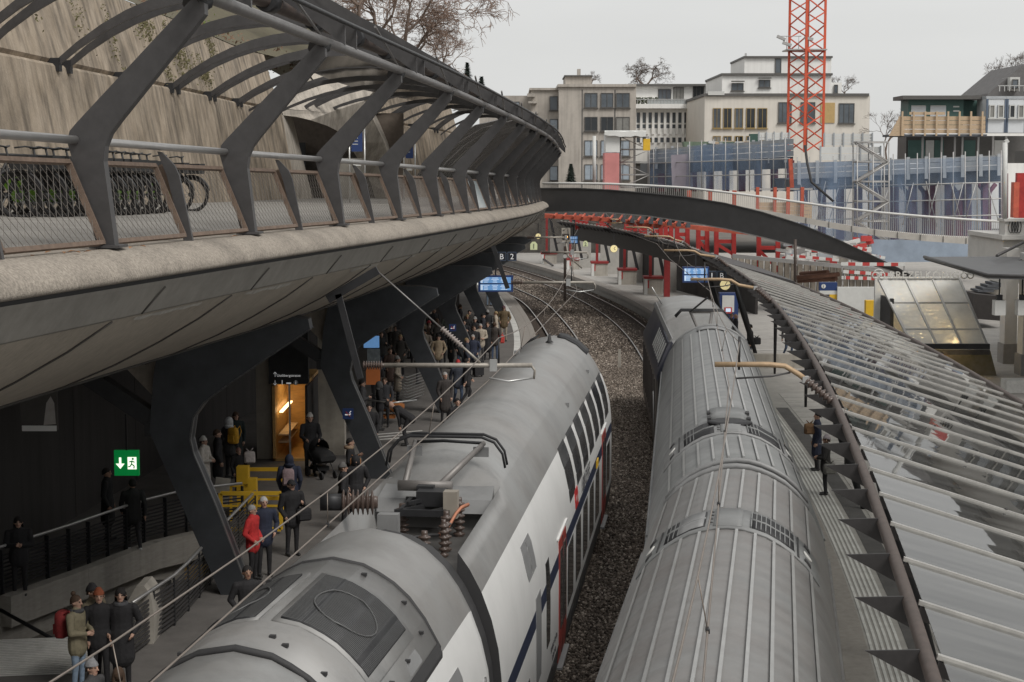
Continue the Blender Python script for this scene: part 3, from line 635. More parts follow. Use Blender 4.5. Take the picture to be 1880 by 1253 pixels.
for x, y in ((-.5, 1.4), (.5, 1.4), (0, 3.4)): insulator((x, y, 3.5), .35, .1, 5).build('insulator', insul, t5, world=False)
MB().tube([(-.9, 13.5, 4.0), (-1.25, 13.2, 4.6)], .018, 5).build('antenna', steel, t5, world=False)
cars_wheels(t5, L)
# ------------------------------------------------------------------ raised promenade on the left
DE = curve([(8, -5.9), (19.1, -4.56), (24.9, -3.9), (30.7, -3.2), (36.8, -2.5), (43, -1.88), (49, -1.31), (55, -.76), (61, -.27), (67, .2), (73, .57), (79, .87), (85, 1.12), (91, 1.35), (97, 1.62), (103, 1.7), (112, 1.0), (124, -1.5)])
def zd(Y): return 8.06-.0157*(Y-19)
WX = curve([(5, -10.0), (31, -9.8), (45, -9.65), (60, -9.5), (72, -9.2), (84, -6.6), (95, -4.4), (108, -3.0), (122, -3.6), (140, -8)])
def WZ(Y): return 7.83 if Y < 72 else 7.83-.012*(Y-72)       # foot of the retaining wall
yy = frange(6, 124, 2)
prom = thing('promenade_deck', 'cantilevered grey concrete promenade deck with rounded edge above the platform', 'deck', (DE(40), 40, 5.6))
nose_m = mat('nose_concrete', (.33, .29, .245), .9, var=.38, scale=26, bump=.6, bscale=60, dirt=.40)
def sweep_prof(prof, ys_, smooth=True, closed=False, mt=None, name='', parent=None, f=DE):
    m_ = MB(); rings = []
    for Y in ys_: rings.append([(f(Y)+a, Y, zd(Y)+h) for a, h in prof])
    m_.loft(rings, 0, closed, False, smooth); return m_.build(name, mt, parent)
sweep_prof([(-.55, -.02), (.06, -.02), (.20, -.05), (.34, -.12), (.44, -.22), (.475, -.31), (.46, -.35), (.40, -.37), (.28, -.37)], yy, True, False, nose_m, 'rounded_edge', prom)
sweep_prof([(.33, -.35), (.33, -.46)], yy, False, False, gasket, 'drip_gap', prom)
sweep_prof([(.36, -.42), (.34, -.46), (.12, -.80), (.10, -.82)], yy, False, False, mat('fascia_concrete', (.25, .235, .21), .8, var=.12, scale=4, dirt=.2), 'fascia', prom)
sof = [(.12, -.815), (-.25, -1.12), (-.7, -1.42), (-1.2, -1.70), (-1.75, -1.95), (-2.2, -2.12)]
sweep_prof(sof+[(-2.6, -2.2), (-4.5, -2.25), (-16, -2.3)], yy, True, False, soffit_c, 'soffit', prom)
# formwork joints raised a touch off the soffit and fascia
jm = mat('joint_dark', (.05, .045, .04), .9, var=.2)
def on_sof(Y, t, lift=.012):
    i = min(int(t), len(sof)-2); u = t-i; a = sof[i][0]+(sof[i+1][0]-sof[i][0])*u; h = sof[i][1]+(sof[i+1][1]-sof[i][1])*u
    return Vector((DE(Y)+a+lift*.5, Y, zd(Y)+h-lift))
for k in range(17):
    Y0 = 14+k*4.8
    MB().tube([on_sof(Y0+dy, t) for t, dy in ((0, 0), (1, -.35), (2, -.7), (3, -1.0), (4, -1.3), (5, -1.6))], .012, 4).build('formwork_joint', jm, prom)
    MB().tube([Vector((DE(Y0+1.2)+.345, Y0+1.2, zd(Y0+1.2)-.50)), Vector((DE(Y0+1.0)+.118, Y0+1.0, zd(Y0+1.0)-.81))], .012, 4).build('formwork_joint', jm, prom)
MB().tube([on_sof(Y, 4.35-.004*(Y-20)) for Y in frange(12, 58, 2)], .022, 5).build('conduit', jm, prom)
lm = mat('lime_stain', (.47, .45, .41), .9, var=.3, scale=6)
for k in range(9):
    Y0 = 20+k*5.3+random.uniform(-1, 1); m_ = MB(); rr = []
    for j in range(9):
        Y = Y0+j*.33; h = .03+.05*random.random(); rr.append([on_sof(Y, .05, .006), on_sof(Y, .05+h*3, .008)])
    m_.loft(rr, 0, False).build('lime_stain', lm, prom)
# deck paving and inner floor
m_ = MB(); rr = []
for Y in yy: rr.append([(DE(Y)-.5, Y, zd(Y)-.025), (DE(Y)-1.4, Y, zd(Y)+.12), (WX(Y)+.0, Y, zd(Y)+.25), (WX(Y)-3.0, Y, zd(Y)+.25)])
m_.loft(rr, 0, False, False, True).build('promenade_floor', mat('promenade_floor', (.25, .235, .215), .85, var=.12, scale=1.2, dirt=.2), prom)
# ---- leaning steel posts, tube, handrail, mesh panels
perg = thing('pergola', 'dark steel pergola of leaning posts and curved ribs over the promenade', 'pergola', (DE(50), 50, zd(50)))
POSTY = [13.1]+[19.1+5.95*k for k in range(14)]
pp = [(-.10, 0), (.10, 0), (-.01, .98), (.01, 1.15), (.07, 1.29), (.18, 1.43), (1.17, 2.60), (1.17, 2.72), (1.04, 2.78), (-.30, 1.42), (-.39, 1.32), (-.42, 1.20)]
post0 = MB().prism([(a, -.08, h) for a, h in pp], (0, .16, 0)).build('post', dark_steel, perg, world=False)
fl0 = None
for i, Y in enumerate(POSTY):
    o = post0 if i == 0 else inst(post0, 'post', perg)
    base = Vector((DE(Y), Y, zd(Y)-.02)); o.location = base-Vector(perg.location)
    o.rotation_euler = (0, 0, -math.atan2(tangent(DE, Y).x, 1)*.6)
    if Y < 60:
        fp = MB().box((base.x, base.y, base.z+.03), (.34, .42, .03)).build('base_plate', dark_steel, o)
        fp.matrix_parent_inverse = o.matrix_basis.inverted()
    nd = MB().tube([base+Vector((1.0, -.1, 2.72)), base+Vector((1.12, .12, 2.78))], .12, 8).build('post_clamp', black_steel, perg)
tipf = lambda Y: Vector((DE(Y)+1.12, Y, zd(Y)+2.74))
MB().tube([tipf(Y)+Vector((.02, 0, .06)) for Y in frange(10, 97, 3)], .075, 10).build('edge_tube', grey_tube, perg)
rail_al = mat('handrail_aluminium', (.46, .45, .44), .38, .6, var=.08)
for i in range(len(POSTY)-1):
    Y0, Y1 = POSTY[i], POSTY[i+1]
    MB().tube([(DE(Y)-.33, Y, zd(Y)+1.20) for Y in (Y0, (Y0+Y1)/2, Y1)], .05, 10).build('handrail', rail_al, perg)
short = [(-.06, 0), (.06, 0), (-.10, .84), (-.16, .98), (-.32, 1.15), (-.38, 1.16), (-.26, .84)]
sh0 = None
for i in range(len(POSTY)-1):
    Y = (POSTY[i]+POSTY[i+1])/2
    if sh0 is None: o = sh0 = MB().prism([(a, -.04, h) for a, h in short], (0, .08, 0)).build('short_post', dark_steel, perg, world=False)
    else: o = inst(sh0, 'short_post', perg)
    o.location = Vector((DE(Y), Y, zd(Y)-.02))-Vector(perg.location)
# expanded-metal infill: frames, with the nearest ones woven strand by strand
mesh_wire = mat('mesh_wire', (.25, .23, .21), .5, .5, var=.1)
mesh_far = bpy.data.materials.new('mesh_sheet'); mesh_far.use_nodes = True; n_ = mesh_far.node_tree.nodes; l_ = mesh_far.node_tree.links
n_['Principled BSDF'].inputs['Base Color'].default_value = (.17, .14, .12, 1); n_['Principled BSDF'].inputs['Alpha'].default_value = .30
pale_panel = mat('pale_glass_panel', (.42, .47, .48), .25, 0, var=.05)
def ppt(Y, t): return Vector((DE(Y)-.02-.36*t, Y, zd(Y)+.05+.90*t))
for i in range(len(POSTY)-1):
    for h in (0, 1):
        Y0 = POSTY[i]+(POSTY[i+1]-POSTY[i])*h/2+.14; Y1 = POSTY[i]+(POSTY[i+1]-POSTY[i])*(h+1)/2-.14
        a, b_, c, d = ppt(Y0, 0), ppt(Y1, 0), ppt(Y1, 1), ppt(Y0, 1)
        fr_ = MB()
        for u, v_ in ((a, b_), (b_, c), (c, d), (d, a)): fr_.bar(u, v_, .05, .07, 0, (1, 0, .4))
        fo = fr_.build('panel_frame', rust_frame, perg)
        pale = (i, h) in ((6, 1), (10, 1), (11, 1))
        if pale or Y0 > 36:
            e1 = b_-a; e2 = d-a; nrm = e1.cross(e2).normalized()*.012
            MB().prism([a, b_, c, d], nrm).build('glass_panel' if pale else 'mesh_sheet', pale_panel if pale else mesh_far, fo)
        else:
            w_ = MB(); L_ = (b_-a).length; nd_ = int(L_/.085); H_ = (d-a).length; r_ = .0065
            def P2(s, t): return a+(b_-a)*s+(d-a)*t
            nz = int(H_/.05)
            for k in range(-nz, nd_+nz, 2):             # two families of diagonal strands
                for sg in (1, -1):
                    s0, t0 = k/nd_, 0.0; ds = sg*(nz*.5)/nd_
                    s1 = s0+ds; t1 = 1.0
                    ta, tb = 0.0, 1.0
                    if abs(ds) > 1e-9:
                        lo, hi = sorted(((0-s0)/ds, (1-s0)/ds)); ta, tb = max(0, lo), min(1, hi)
                    if tb-ta < .02: continue
                    w_.bar(P2(s0+ds*ta, ta), P2(s0+ds*tb, tb), .0030, .0050, 0, (1, 0, .4))
            w_.build('wire_mesh', mesh_wire, fo, kind='stuff')
# curved ribs in pairs
def rib(Yb, Ye, xb, zb, zap, w0, w1):
    b0 = Vector((xb, Yb, zb)); e0 = tipf(Ye)+Vector((.30, 0, .30)); top_, bot = [], []
    for i in range(17):
        t = i/16; p = b0.lerp(e0, t); p.z += (zap)*4*t*(1-t)*(1.15-.3*t); dth = w0+(w1-w0)*min(1, t*2.2)*(1 if t < .75 else 1-(t-.75)*1.2)
        top_.append(p); bot.append(p-Vector((0, 0, dth)))
    m_ = MB(); rings = [[a+Vector((0, -.05, 0)), a+Vector((0, .05, 0)), q+Vector((0, .05, 0)), q+Vector((0, -.05, 0))] for a, q in zip(top_, bot)]
    m_.loft(rings, 0, True, True); return m_
for i, Y in enumerate(POSTY):
    for k in (0, 1):
        Ye = Y+.8*k+.1; Yb = Y+1.6+.9*k
        rib(Yb, Ye, WX(Yb)-.62, WZ(Yb)+3.42, 1.85, .16, .34).build('rib', dark_steel, perg)
        MB().box((WX(Yb)-.6, Yb, WZ(Yb)+3.38), (.3, .22, .3)).build('rib_shoe', black_steel, perg)
    if 55 < Y:
        for k in range(1): 
            Yb = Y+2.6+k*1.1; rib(Yb+1.0, Yb, WX(Yb)-.4, WZ(Yb)+3.2, 1.5, .1, .2).build('rib', dark_steel, perg)
MB().tube([tipf(Y)+Vector((-.75, 0, .62)) for Y in frange(10, 97, 3)], .11, 10).build('main_pipe', brown_tube, perg)
for Y in frange(16, 66, 2.9):
    p = tipf(Y)+Vector((-.75, 0, .62)); MB().tube([p+Vector((0, -.22, 0)), p+Vector((.02, .22, 0))], .165, 10).build('pipe_collar', black_steel, perg)
for i in range(1, len(POSTY)-1):                      # stay rods on the track side
    MB().tube([tipf(POSTY[i])+Vector((0, 0, .1)), tipf(POSTY[i]-3.4)+Vector((.25, 0, .52))], .022, 6).build('stay_rod', grey_tube, perg)
for o_, dz in (((.33, .34)),): MB().tube([tipf(Y)+Vector((o_, 0, dz)) for Y in frange(10, 97, 3)], .035, 6).build('upper_rail', black_steel, perg)
gl_r = glass('pergola_glass', (.82, .84, .84), .35, .1, (.48, .49, .49))
for Y in [q for q in POSTY if q > 50]:                 # far glazing lying on the ribs
    m_ = MB(); rr = []
    for y in (Y+.2, Y+5.7):
        b0 = Vector((WX(y)-.3, y, WZ(y)+3.25)); e0 = tipf(y)+Vector((.25, 0, .32)); row = []
        for i in range(9):
            t = .25+.75*i/8; p = b0.lerp(e0, t); p.z += 1.55*4*t*(1-t)*(1.15-.3*t)+.04; row.append(p)
        rr.append(row)
    m_.loft(rr, 0, False, False, True).build('glazing', gl_r, perg)
scr_m = glass('screen_glass', (.75, .77, .77), .72, .2, (.50, .50, .49))
for k in range(24):                                     # slatted glazing closing the far side of the promenade
    Y0, Y1 = 52+k*2.0, 53.92+k*2.0; m_ = MB()
    sec = lambda Y: [Vector((DE(Y)+a, Y, zd(Y)+h)) for a, h in ((-1.9, 1.05), (-1.5, 1.55), (-.9, 2.1), (-.1, 2.6), (.95, 2.86))]
    m_.loft([sec(Y0), sec(Y1)], 0, False, False, True).build('side_glazing', scr_m, perg)
    for y in (Y0, Y0+.66, Y0+1.33): MB().tube(sec(y), .022, 4).build('glazing_slat', grey_tube, perg)
# ---- retaining wall
wall = thing('retaining_wall', 'stained battered concrete retaining wall behind the parked bicycles', 'wall', (WX(40), 40, zd(40)))
def wall_seg(y0, y1):
    ys_ = frange(y0, y1, 2)
    for nm, prof in (('wall_lower', [(.12, -.6), (-.55, 3.34), (-.60, 3.40), (-.95, 3.40)]), ('wall_upper', [(-.90, 3.2), (-.72, 3.44), (-.66, 3.52), (-.70, 3.67), (-1.25, 5.7), (-1.6, 5.85), (-4, 6.4)])):
        m_ = MB(); rr = []
        for Y in ys_: rr.append([(WX(Y)+a, Y, WZ(Y)+h) for a, h in prof])
        m_.loft(rr, 0, False, False, False).build(nm, mat('wall_concrete', (.44, .365, .285), .88, var=.3, scale=1.3, bump=.5, bscale=18, streak=.55, dirt=.42, col2=(.30, .24, .175)), wall)
wall_seg(6, 72); wall_seg(84, 128)
moss = mat('moss', (.055, .055, .022), .95, var=.5, scale=14, col2=(.10, .085, .04))
ivy_m = mat('ivy_dead', (.085, .062, .035), .9, var=.5, scale=10, col2=(.13, .13, .05))
def leaf_patch(name, fn, N, size, mt, lab, cat, parent=None):
    m_ = MB()
    for _ in range(N):
        p = fn(); a = Vector((random.gauss(0, 1), random.gauss(0, 1), random.gauss(0, 1))).normalized(); b_ = a.orthogonal().normalized(); s_ = size*random.uniform(.5, 1.3)
        m_.add([p-a*s_, p+b_*s_*.5, p+a*s_, p-b_*s_*.5], [(0, 1, 2, 3)])
    o = m_.build(name, mt, parent, recalc=False, kind='stuff'); 
    if parent is None: tag(o, lab, cat)
    return o
def on_wall(Y, h): return Vector((WX(Y)-.70-.55*(h-3.67)/2.03+.03, Y, WZ(Y)+h))
for (Y, h, ry, rh, N) in ((49.5, 5.1, 1.3, .7, 320), (53.5, 4.6, 1.6, .9, 520), (57, 4.1, 1.2, .5, 260), (42, 4.9, .7, 1.0, 90), (45, 4.6, .5, 1.1, 80), (60.0, 5.3, 1.0, .5, 160), (51, 3.9, .5, .4, 70), (38, 5.0, .5, .7, 40)):
    leaf_patch('ivy', lambda: on_wall(random.gauss(Y, ry*.5), min(5.7, random.gauss(h, rh*.5)))+Vector((random.uniform(0, .06), 0, 0)), N, .05, ivy_m, '', '', wall)
# slope above the wall
hill = MB(); rr = []
hp_ = random.Random(4)
for Y in frange(0, 150, 6): rr.append([(WX(Y)-1.3, Y, WZ(Y)+5.75)]+[(WX(Y)-1.3-k*4, Y, WZ(Y)+5.8+k*2.0+hp_.uniform(-.3, .3)) for k in range(1, 9)])
hill.loft(rr, 0, False, False, True).build('hillside', mat('hill_soil', (.085, .068, .048), .95, var=.4, scale=3, bump=.6, bscale=8, col2=(.12, .11, .06)), kind='structure')
leaf_patch('hill_litter', lambda: Vector((WX(min(120, max(8, q := random.uniform(20, 110))))-1.3-random.random()**1.6*6, q, WZ(q)+5.9+random.uniform(0, .5))), 1500, .10, mat('litter', (.16, .10, .065), .95, var=.5, scale=9), 'dead leaves and low scrub along the top of the retaining wall', 'scrub')
tag(leaf_patch('hill_shrubs', lambda: Vector((random.gauss(WX(60)-1.7, .35), random.gauss(61, 1.4), WZ(60)+5.85+abs(random.gauss(.1, .18)))), 260, .07, mat('shrub_green', (.09, .12, .02), .8, var=.5, scale=12), 'bright green shrub on top of the retaining wall', 'shrub'), kind='stuff')
# ---- faceted concrete portal
por = thing('concrete_portal', 'faceted board-marked concrete portal around a dark arched doorway', 'portal', tuple(A(640, 372, 60)))
board = mat('board_concrete', (.45, .405, .35), .85, var=.2, scale=3, bump=.5, bscale=9, streak=.35, dirt=.25, stretch=(6, 6, .5))
def facet(pts, ex=(0, 3.4, 0)): return MB().prism([A(q[0], q[1], q[2]*1.33) for q in pts], ex).build('concrete_facet', board, por)
N_ = (605, 207, 57)
facet([(545, 96, 58), (690, 92, 60), N_, (577, 150, 57.5)]); facet([(577, 152, 57.4), N_, (518, 200, 54.4), (530, 150, 55.4), (556, 136, 56.5)])
facet([(690, 92, 60), (735, 120, 61), (668, 186, 58.5), N_])
facet([N_, (668, 186, 58.5), (706, 262, 60), (738, 374, 61), (692, 374, 61), (680, 335, 60.4), (662, 300, 59.6), (638, 262, 58.4), (618, 240, 57.6)])
facet([(516, 201, 54.2), N_, (618, 240, 57.6), (600, 231, 57), (570, 221, 55.6), (545, 215, 55), (520, 212, 54.3)], (0, 4.2, 0))
facet([(508, 205, 54), (520, 212, 54.3), (540, 290, 55), (562, 376, 56), (548, 376, 55.4), (525, 290, 54.5)], (0, 3.0, 0))
dk = mat('portal_dark', (.09, .078, .066), .9, var=.2, scale=2)
m_ = MB(); c0 = A(600, 300, 82); m_.box((c0.x, 82.3, c0.z-.2), (7.4, .3, 5.2)); m_.build('back_wall', mat('block_wall', (.14, .115, .095), .9, var=.2, scale=5), por)
for k in range(6): MB().box((c0.x+.9, 82.1, 7.2+k*.42), (4.0, .06, .38)).build('wall_block', dk, por)
q0, q1 = A(535, 262, 81.5), A(561, 320, 81.5); MB().box(((q0.x+q1.x)/2, 81.6, (q0.z+q1.z)/2-.4), (q1.x-q0.x, .1, q0.z-q1.z+.8)).build('door', black_steel, por)
MB().box(((q0.x+q1.x)/2-.02, 81.53, (q0.z+q1.z)/2-.4), (.03, .05, q0.z-q1.z+.8)).build('door_edge', steel, por)
MB().lathe(A(640, 374, 79), [(.82, 0), (.78, .3), (.75, 2.1)], 20).build('round_pier', concrete_light, por)
# information totems on the promenade
for (x, y0, y1, Y, bw, lab) in ((656, 236, 330, 56, 20, 'tall blue information totem with chrome frame near the portal'), (752, 255, 345, 66, 14, 'smaller blue information totem with chrome frame further along the promenade')):
    base = A(x, y1, Y); base.z = zd(Y)+.22; h = A(x, y0, Y).z-base.z; px = Y/FPX; t = thing('information_totem', lab, 'sign', tuple(base))
    wd = bw*px
    for s_ in (-1, 1): MB().tube([base+Vector((s_*(wd/2+.07), 0, 0)), base+Vector((s_*(wd/2+.07), 0, h))], .03, 8).build('frame_tube', steel, t)
    MB().tube([base+Vector((-(wd/2+.07), 0, h)), base+Vector(((wd/2+.07), 0, h))], .03, 8).build('frame_tube', steel, t)
    MB().box(base+Vector((0, 0, h-.42)), (wd, .06, .68)).build('blue_panel', blue_sign, t)
    for k in range(4): MB().box(base+Vector((-wd*.15, -.036, h-.22-k*.1)), (wd*.5, .006, .022)).build('text_line', off_white, t)
    MB().box(base+Vector((0, 0, h-1.15)), (wd*.7, .1, .16)).build('leaflet_box', off_white, t)
# ------------------------------------------------------------------ bent steel columns carrying the deck
colp = [(-.24, 0), (.36, 0), (-.30, 1.85), (-.62, 2.65), (-.76, 3.0), (-.82, 3.3), (-.74, 3.75), (-.52, 4.05), (-.15, 4.33), (.75, 4.95), (1.70, 5.58), (1.66, 5.80), (1.2, 5.88), (-1.3, 5.88), (-1.56, 4.6), (-1.66, 3.45)]
flp = [(.345, .02), (-.315, 1.85), (-.635, 2.65), (-.78, 3.0), (-.845, 3.3), (-.765, 3.77), (-.535, 4.08), (-.16, 4.36), (.74, 4.98), (1.69, 5.61)]
cm = mat('column_steel', (.050, .054, .060), .45, .3, var=.25, scale=1.5, dirt=.3)
flm = mat('column_flange', (.20, .20, .20), .4, .6, var=.12)
col_spots = [(34.9, -5.86), (48, -3.8), (60.8, -2.4), (73.5, -1.65), (86, -1.0), (99, -.55)]
src = None
names_c = ['nearest bent steel column beside the stairwell railing', 'second bent steel column with a blue no-smoking sign facing the train', 'third bent steel column with wall of people behind', 'fourth bent steel column further down the left platform', 'fifth bent steel column near the departure board', 'farthest bent steel column under the promenade deck']
for i, (Y, X) in enumerate(col_spots):
    if src is None:
        t = src = thing('bent_column', names_c[0], 'column', (0, 0, 0), 0, 'bent steel columns under the promenade')
        MB().prism([(a, -.26, h) for a, h in colp], (0, .52, 0)).build('shaft', cm, t, world=False)
        for y in (-.20, .20):
            m_ = MB(); m_.loft([[(a, y-.06, h), (a, y+.06, h), (a+.03, y+.06, h-.02), (a+.03, y-.06, h-.02)] for a, h in [(p[0]+.0, p[1]) for p in flp]], 0, True, True); m_.build('flange', flm, t, world=False)
        MB().bar((-1.35, 0, 3.5), (-3.4, 0, 4.9), .4, .35).build('back_strut', black_steel, t, world=False)
        MB().box((-1.6, 0, 3.5), (.34, .46, .3)).build('strut_shoe', black_steel, t, world=False)
        MB().prism([(-3.2, -.05, 5.86), (1.1, -.05, 5.86), (-1.45, -.05, 4.0)], (0, .1, 0)).build('gusset', concrete, t, world=False)
        for y in (-.15, .15): MB().tube([(1.30, y, 5.75), (1.42, y, 5.4)], .02, 6).build('tip_strap', steel, t, world=False)
    else: t = copy_tree(src)
    t['label'] = names_c[i]; t.scale = (1, 1, (zd(Y)-2.15)/5.8 if i > 0 else 1.0)
    place(t, (X, Y, 0), 0)
# ------------------------------------------------------------------ back of the platform under the deck
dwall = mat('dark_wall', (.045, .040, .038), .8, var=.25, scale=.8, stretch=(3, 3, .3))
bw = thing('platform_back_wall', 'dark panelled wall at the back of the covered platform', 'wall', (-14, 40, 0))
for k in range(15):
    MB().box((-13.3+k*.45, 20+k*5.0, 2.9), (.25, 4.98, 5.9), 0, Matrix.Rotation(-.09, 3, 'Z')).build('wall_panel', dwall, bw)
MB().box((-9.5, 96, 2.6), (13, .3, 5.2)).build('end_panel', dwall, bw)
# stairwell: sides going down below the platform
stw = mat('stairwell_concrete', (.36, .335, .30), .85, var=.12, scale=3, bump=.3, bscale=12, streak=.2, stretch=(1, 1, 5))
sw = thing('stairwell', 'concrete stairwell opening with curved parapet going down from the left platform', 'stairwell', (-9, 34, -3))
pts = [Vector((x, y, 0)) for x, y in HOLE]
for i in range(len(pts)):
    a, b_ = pts[i], pts[(i+1) % len(pts)]; d = (b_-a).normalized(); nrm = Vector((d.y, -d.x, 0))
    if i in (0, 1): continue
    MB().prism([a+Vector((0, 0, -3.4)), b_+Vector((0, 0, -3.4)), b_+Vector((0, 0, .0)), a+Vector((0, 0, .0))], nrm*.02).build('side_wall', stw, sw)
par = [pts[i] for i in (8, 7, 6, 5, 4)]
for a, b_ in zip(par[:-1], par[1:]):                      # curved parapet band, proud of the wall
    d = (b_-a).normalized(); nrm = Vector((d.y, -d.x, 0))*-1
    MB().prism([a+Vector((0, 0, -.55)), b_+Vector((0, 0, -.55)), b_+Vector((0, 0, .10)), a+Vector((0, 0, .10))], -nrm*.28).build('parapet', stw, sw)
stair_m = mat('stair_stone', (.16, .15, .14), .85, var=.12)
for k in range(12): MB().box((-10.3+k*.0, 32.6, -.3-k*.26), (7, 2.2, .26)).build('landing', stair_m, sw) if k == 11 else None
for k in range(14): MB().box((-7.6-k*.33, 33.8, -.12-k*.19), (.33, 4.6, .16)).build('step', stair_m, sw)
wl = MB().box((-7.4, 40.2, -1.8), (1.6, .1, 2.2)); wl.build('passage_wall', mat('passage_warm_light', (.50, .33, .13), .7, var=.15, scale=3), sw)  # the passage's yellow light is put into this wall colour
# balustrade along the stairwell
bal = thing('balustrade', 'dark slatted balustrade with steel handrail curving round the stairwell', 'railing', (-9, 37, 0))
path = []
ctrl = [(-14, 33.3), (-10.75, 33.95), (-9.75, 36.35), (-8.75, 39.1), (-7.9, 40.55), (-6.7, 41.3)]
cf = [Vector((x, y, .1)) for x, y in ctrl]
def polyl(P, n):
    segs = [(P[i+1]-P[i]).length for i in range(len(P)-1)]; T = sum(segs); out = []
    for k in range(n+1):
        d = T*k/n
        for i, s_ in enumerate(segs):
            if d <= s_ or i == len(segs)-1: out.append(P[i].lerp(P[i+1], min(1, d/s_))); break
            d -= s_
    return out
pl = polyl(cf, 16)
MB().tube([p+Vector((0, 0, 1.0)) for p in pl], .035, 8).build('handrail', rail_al, bal)
for i, p in enumerate(pl):
    d = (pl[min(i+1, 16)]-pl[max(i-1, 0)]).normalized(); MB().bar(p+Vector((0, 0, -.05)), p+Vector((0, 0, .93)), .10, .035, 0, d).build('baluster', black_steel, bal)
    if i < 16:
        q = pl[i+1]
        for k in range(9): MB().bar(p+Vector((0, 0, .12+k*.085)), q+Vector((0, 0, .12+k*.085)), .02, .035).build('slat', black_steel, bal)
bal2 = thing('balustrade', 'slatted balustrade between the concrete fin and the nearest column', 'railing', (-6.5, 33, 0))
pl = polyl([Vector((-6.95, 30.2, 0)), Vector((-6.55, 32.6, 0)), Vector((-6.45, 36.5, 0)), Vector((-6.3, 40.8, 0))], 10)
MB().tube([p+Vector((0, 0, 1.0)) for p in pl], .035, 8).build('handrail', rail_al, bal2)
for i, p in enumerate(pl):
    if i < 10:
        for k in range(10): MB().bar(p+Vector((0, 0, .08+k*.085)), pl[i+1]+Vector((0, 0, .08+k*.085)), .02, .04).build('slat', dark_steel, bal2)
    MB().bar(p, p+Vector((0, 0, .95)), .08, .03).build('baluster', black_steel, bal2)
fin = MB(); fr_ = []
for i in range(13):
    a = math.pi*i/12; fr_.append((-6.98-.42*math.cos(a)*.9, 31.1, .35+.95*math.sin(a)**.7 if i not in (0, 12) else .02))
one('concrete_fin', MB().prism([(-7.4, 31.0, 0), (-6.75, 31.0, 0), (-6.72, 31.0, .5), (-6.78, 31.0, .95), (-6.9, 31.0, 1.12), (-7.05, 31.0, 1.1), (-7.2, 31.0, .85), (-7.32, 31.0, .4)], (.0, .75, 0)), concrete_light, 'rounded concrete fin wall end beside the stair balustrade', 'wall')
one('wall_handrail', MB().tube([A(0, 1120, 33.2)+Vector((0, 0, -.0)), A(100, 1175, 32.2), A(108, 1180, 32.2)], .04, 8), black_steel, 'dark sloping handrail fixed to the stairwell wall', 'railing')
# concrete piers, lift and lit shop front
pier_m = mat('pier_concrete', (.40, .365, .31), .85, var=.15, scale=3, streak=.2)
def pier(x0, x1, yb, lab, z1=5.6, dep=.5):
    a, b_ = G(x0, yb), G(x1, yb); w_ = b_.x-a.x
    return one('concrete_pier', MB().box(((a.x+b_.x)/2, a.y+dep/2, z1/2), (w_, dep, z1)), pier_m, lab, 'pier')
pier(472, 500, 843, 'pale narrow concrete pier left of the lit shop window', 5.7)
pier(586, 633, 836, 'wide pale concrete pier right of the lit shop window', 5.7)
shop = thing('lit_kiosk', 'small glass-fronted kiosk with warm lit wooden interior between two concrete piers', 'kiosk', tuple(G(528, 850)))
sx0, sx1 = G(500, 848), G(566, 848); sy = sx0.y
warm = mat('warm_wood', (.55, .33, .12), .5, var=.2, scale=3, stretch=(1, 1, 6))
MB().box(((sx0.x+sx1.x)/2, sy+1.6, .04), (sx1.x-sx0.x, 3, .08)).build('floor', warm, shop)
MB().box((sx0.x+.05, sy+1.6, 1.15), (.08, 3, 2.3)).build('side_wall', warm, shop)
MB().box(((sx0.x+sx1.x)/2, sy+3.0, 1.15), (sx1.x-sx0.x, .1, 2.3)).build('back_wall', warm, shop)
MB().box((sx1.x-.05, sy+1.6, 1.15), (.08, 3, 2.3)).build('side_wall', dwall, shop)
MB().box(((sx0.x+sx1.x)/2, sy+1.6, 2.4), (sx1.x-sx0.x, 3, .1)).build('ceiling', warm, shop)
lampm = mat('kiosk_lamp', (1, .72, .36), .5, var=0, emit=2.6)
MB().bar((sx0.x+.22, sy+.5, 1.45), (sx0.x+.22, sy+2.8, 1.45), .10, .04).build('light_strip', lampm, shop)
MB().box(((sx0.x+sx1.x)/2, sy+1.5, 2.33), (.5, 1.4, .02)).build('ceiling_lamp', lampm, shop)
for k in range(2): MB().box((sx0.x+.3, sy+1.5, .55+k*.22), (.3, 2.4, .04)).build('shelf', wood, shop)
MB().box(((sx0.x+sx1.x)/2, sy+.02, 1.2), (.05, .05, 2.4)).build('door_frame', steel, shop)
MB().box(((sx0.x+sx1.x)/2, sy+.0, 3.9), (sx1.x-sx0.x+.1, .3, 3.0)).build('sign_fascia', black_steel, shop)
wtxt = mat('sign_white', (.75, .75, .75), .5, var=0, emit=.25)
def wtext(body, x, y, Y, px, mt, parent, name='lettering', rz=0):
    p = A(x, y, Y); M = Matrix.Translation(p) @ Matrix.Rotation(rz, 4, 'Z') @ Matrix.Rotation(math.pi/2, 4, 'X')
    q = parent
    while q.parent: q = q.parent
    return text_obj(name, body, px*Y/FPX*1.35, mt, parent, WM[q.name].inverted() @ M, .003)
Ys = sy-.17
wtext('Uetlibergstrasse', 530, 690, Ys, 5, wtxt, shop); wtext('1', 518, 703, Ys, 9, wtxt, shop); wtext('i', 543, 703, Ys, 8, wtxt, shop)
for (x, y, s_) in ((505, 688, 1), (505, 703, -1)):
    p = A(x, y, Ys); MB().bar(p+Vector((0, 0, -.07)), p+Vector((0, 0, .07)), .015, .01).build('arrow', wtxt, shop)
    for d in (-1, 1): MB().bar(p+Vector((0, 0, .07*s_)), p+Vector((d*.05, 0, .02*s_)), .015, .01).build('arrow', wtxt, shop)
MB().lathe(A(543, 703, Ys+.01), [(.075, 0), (.075, .004)], 16, 0, Vector((0, -1, 0))).build('info_disc', mat('sign_grey', (.3, .3, .3), .5, var=0), shop)
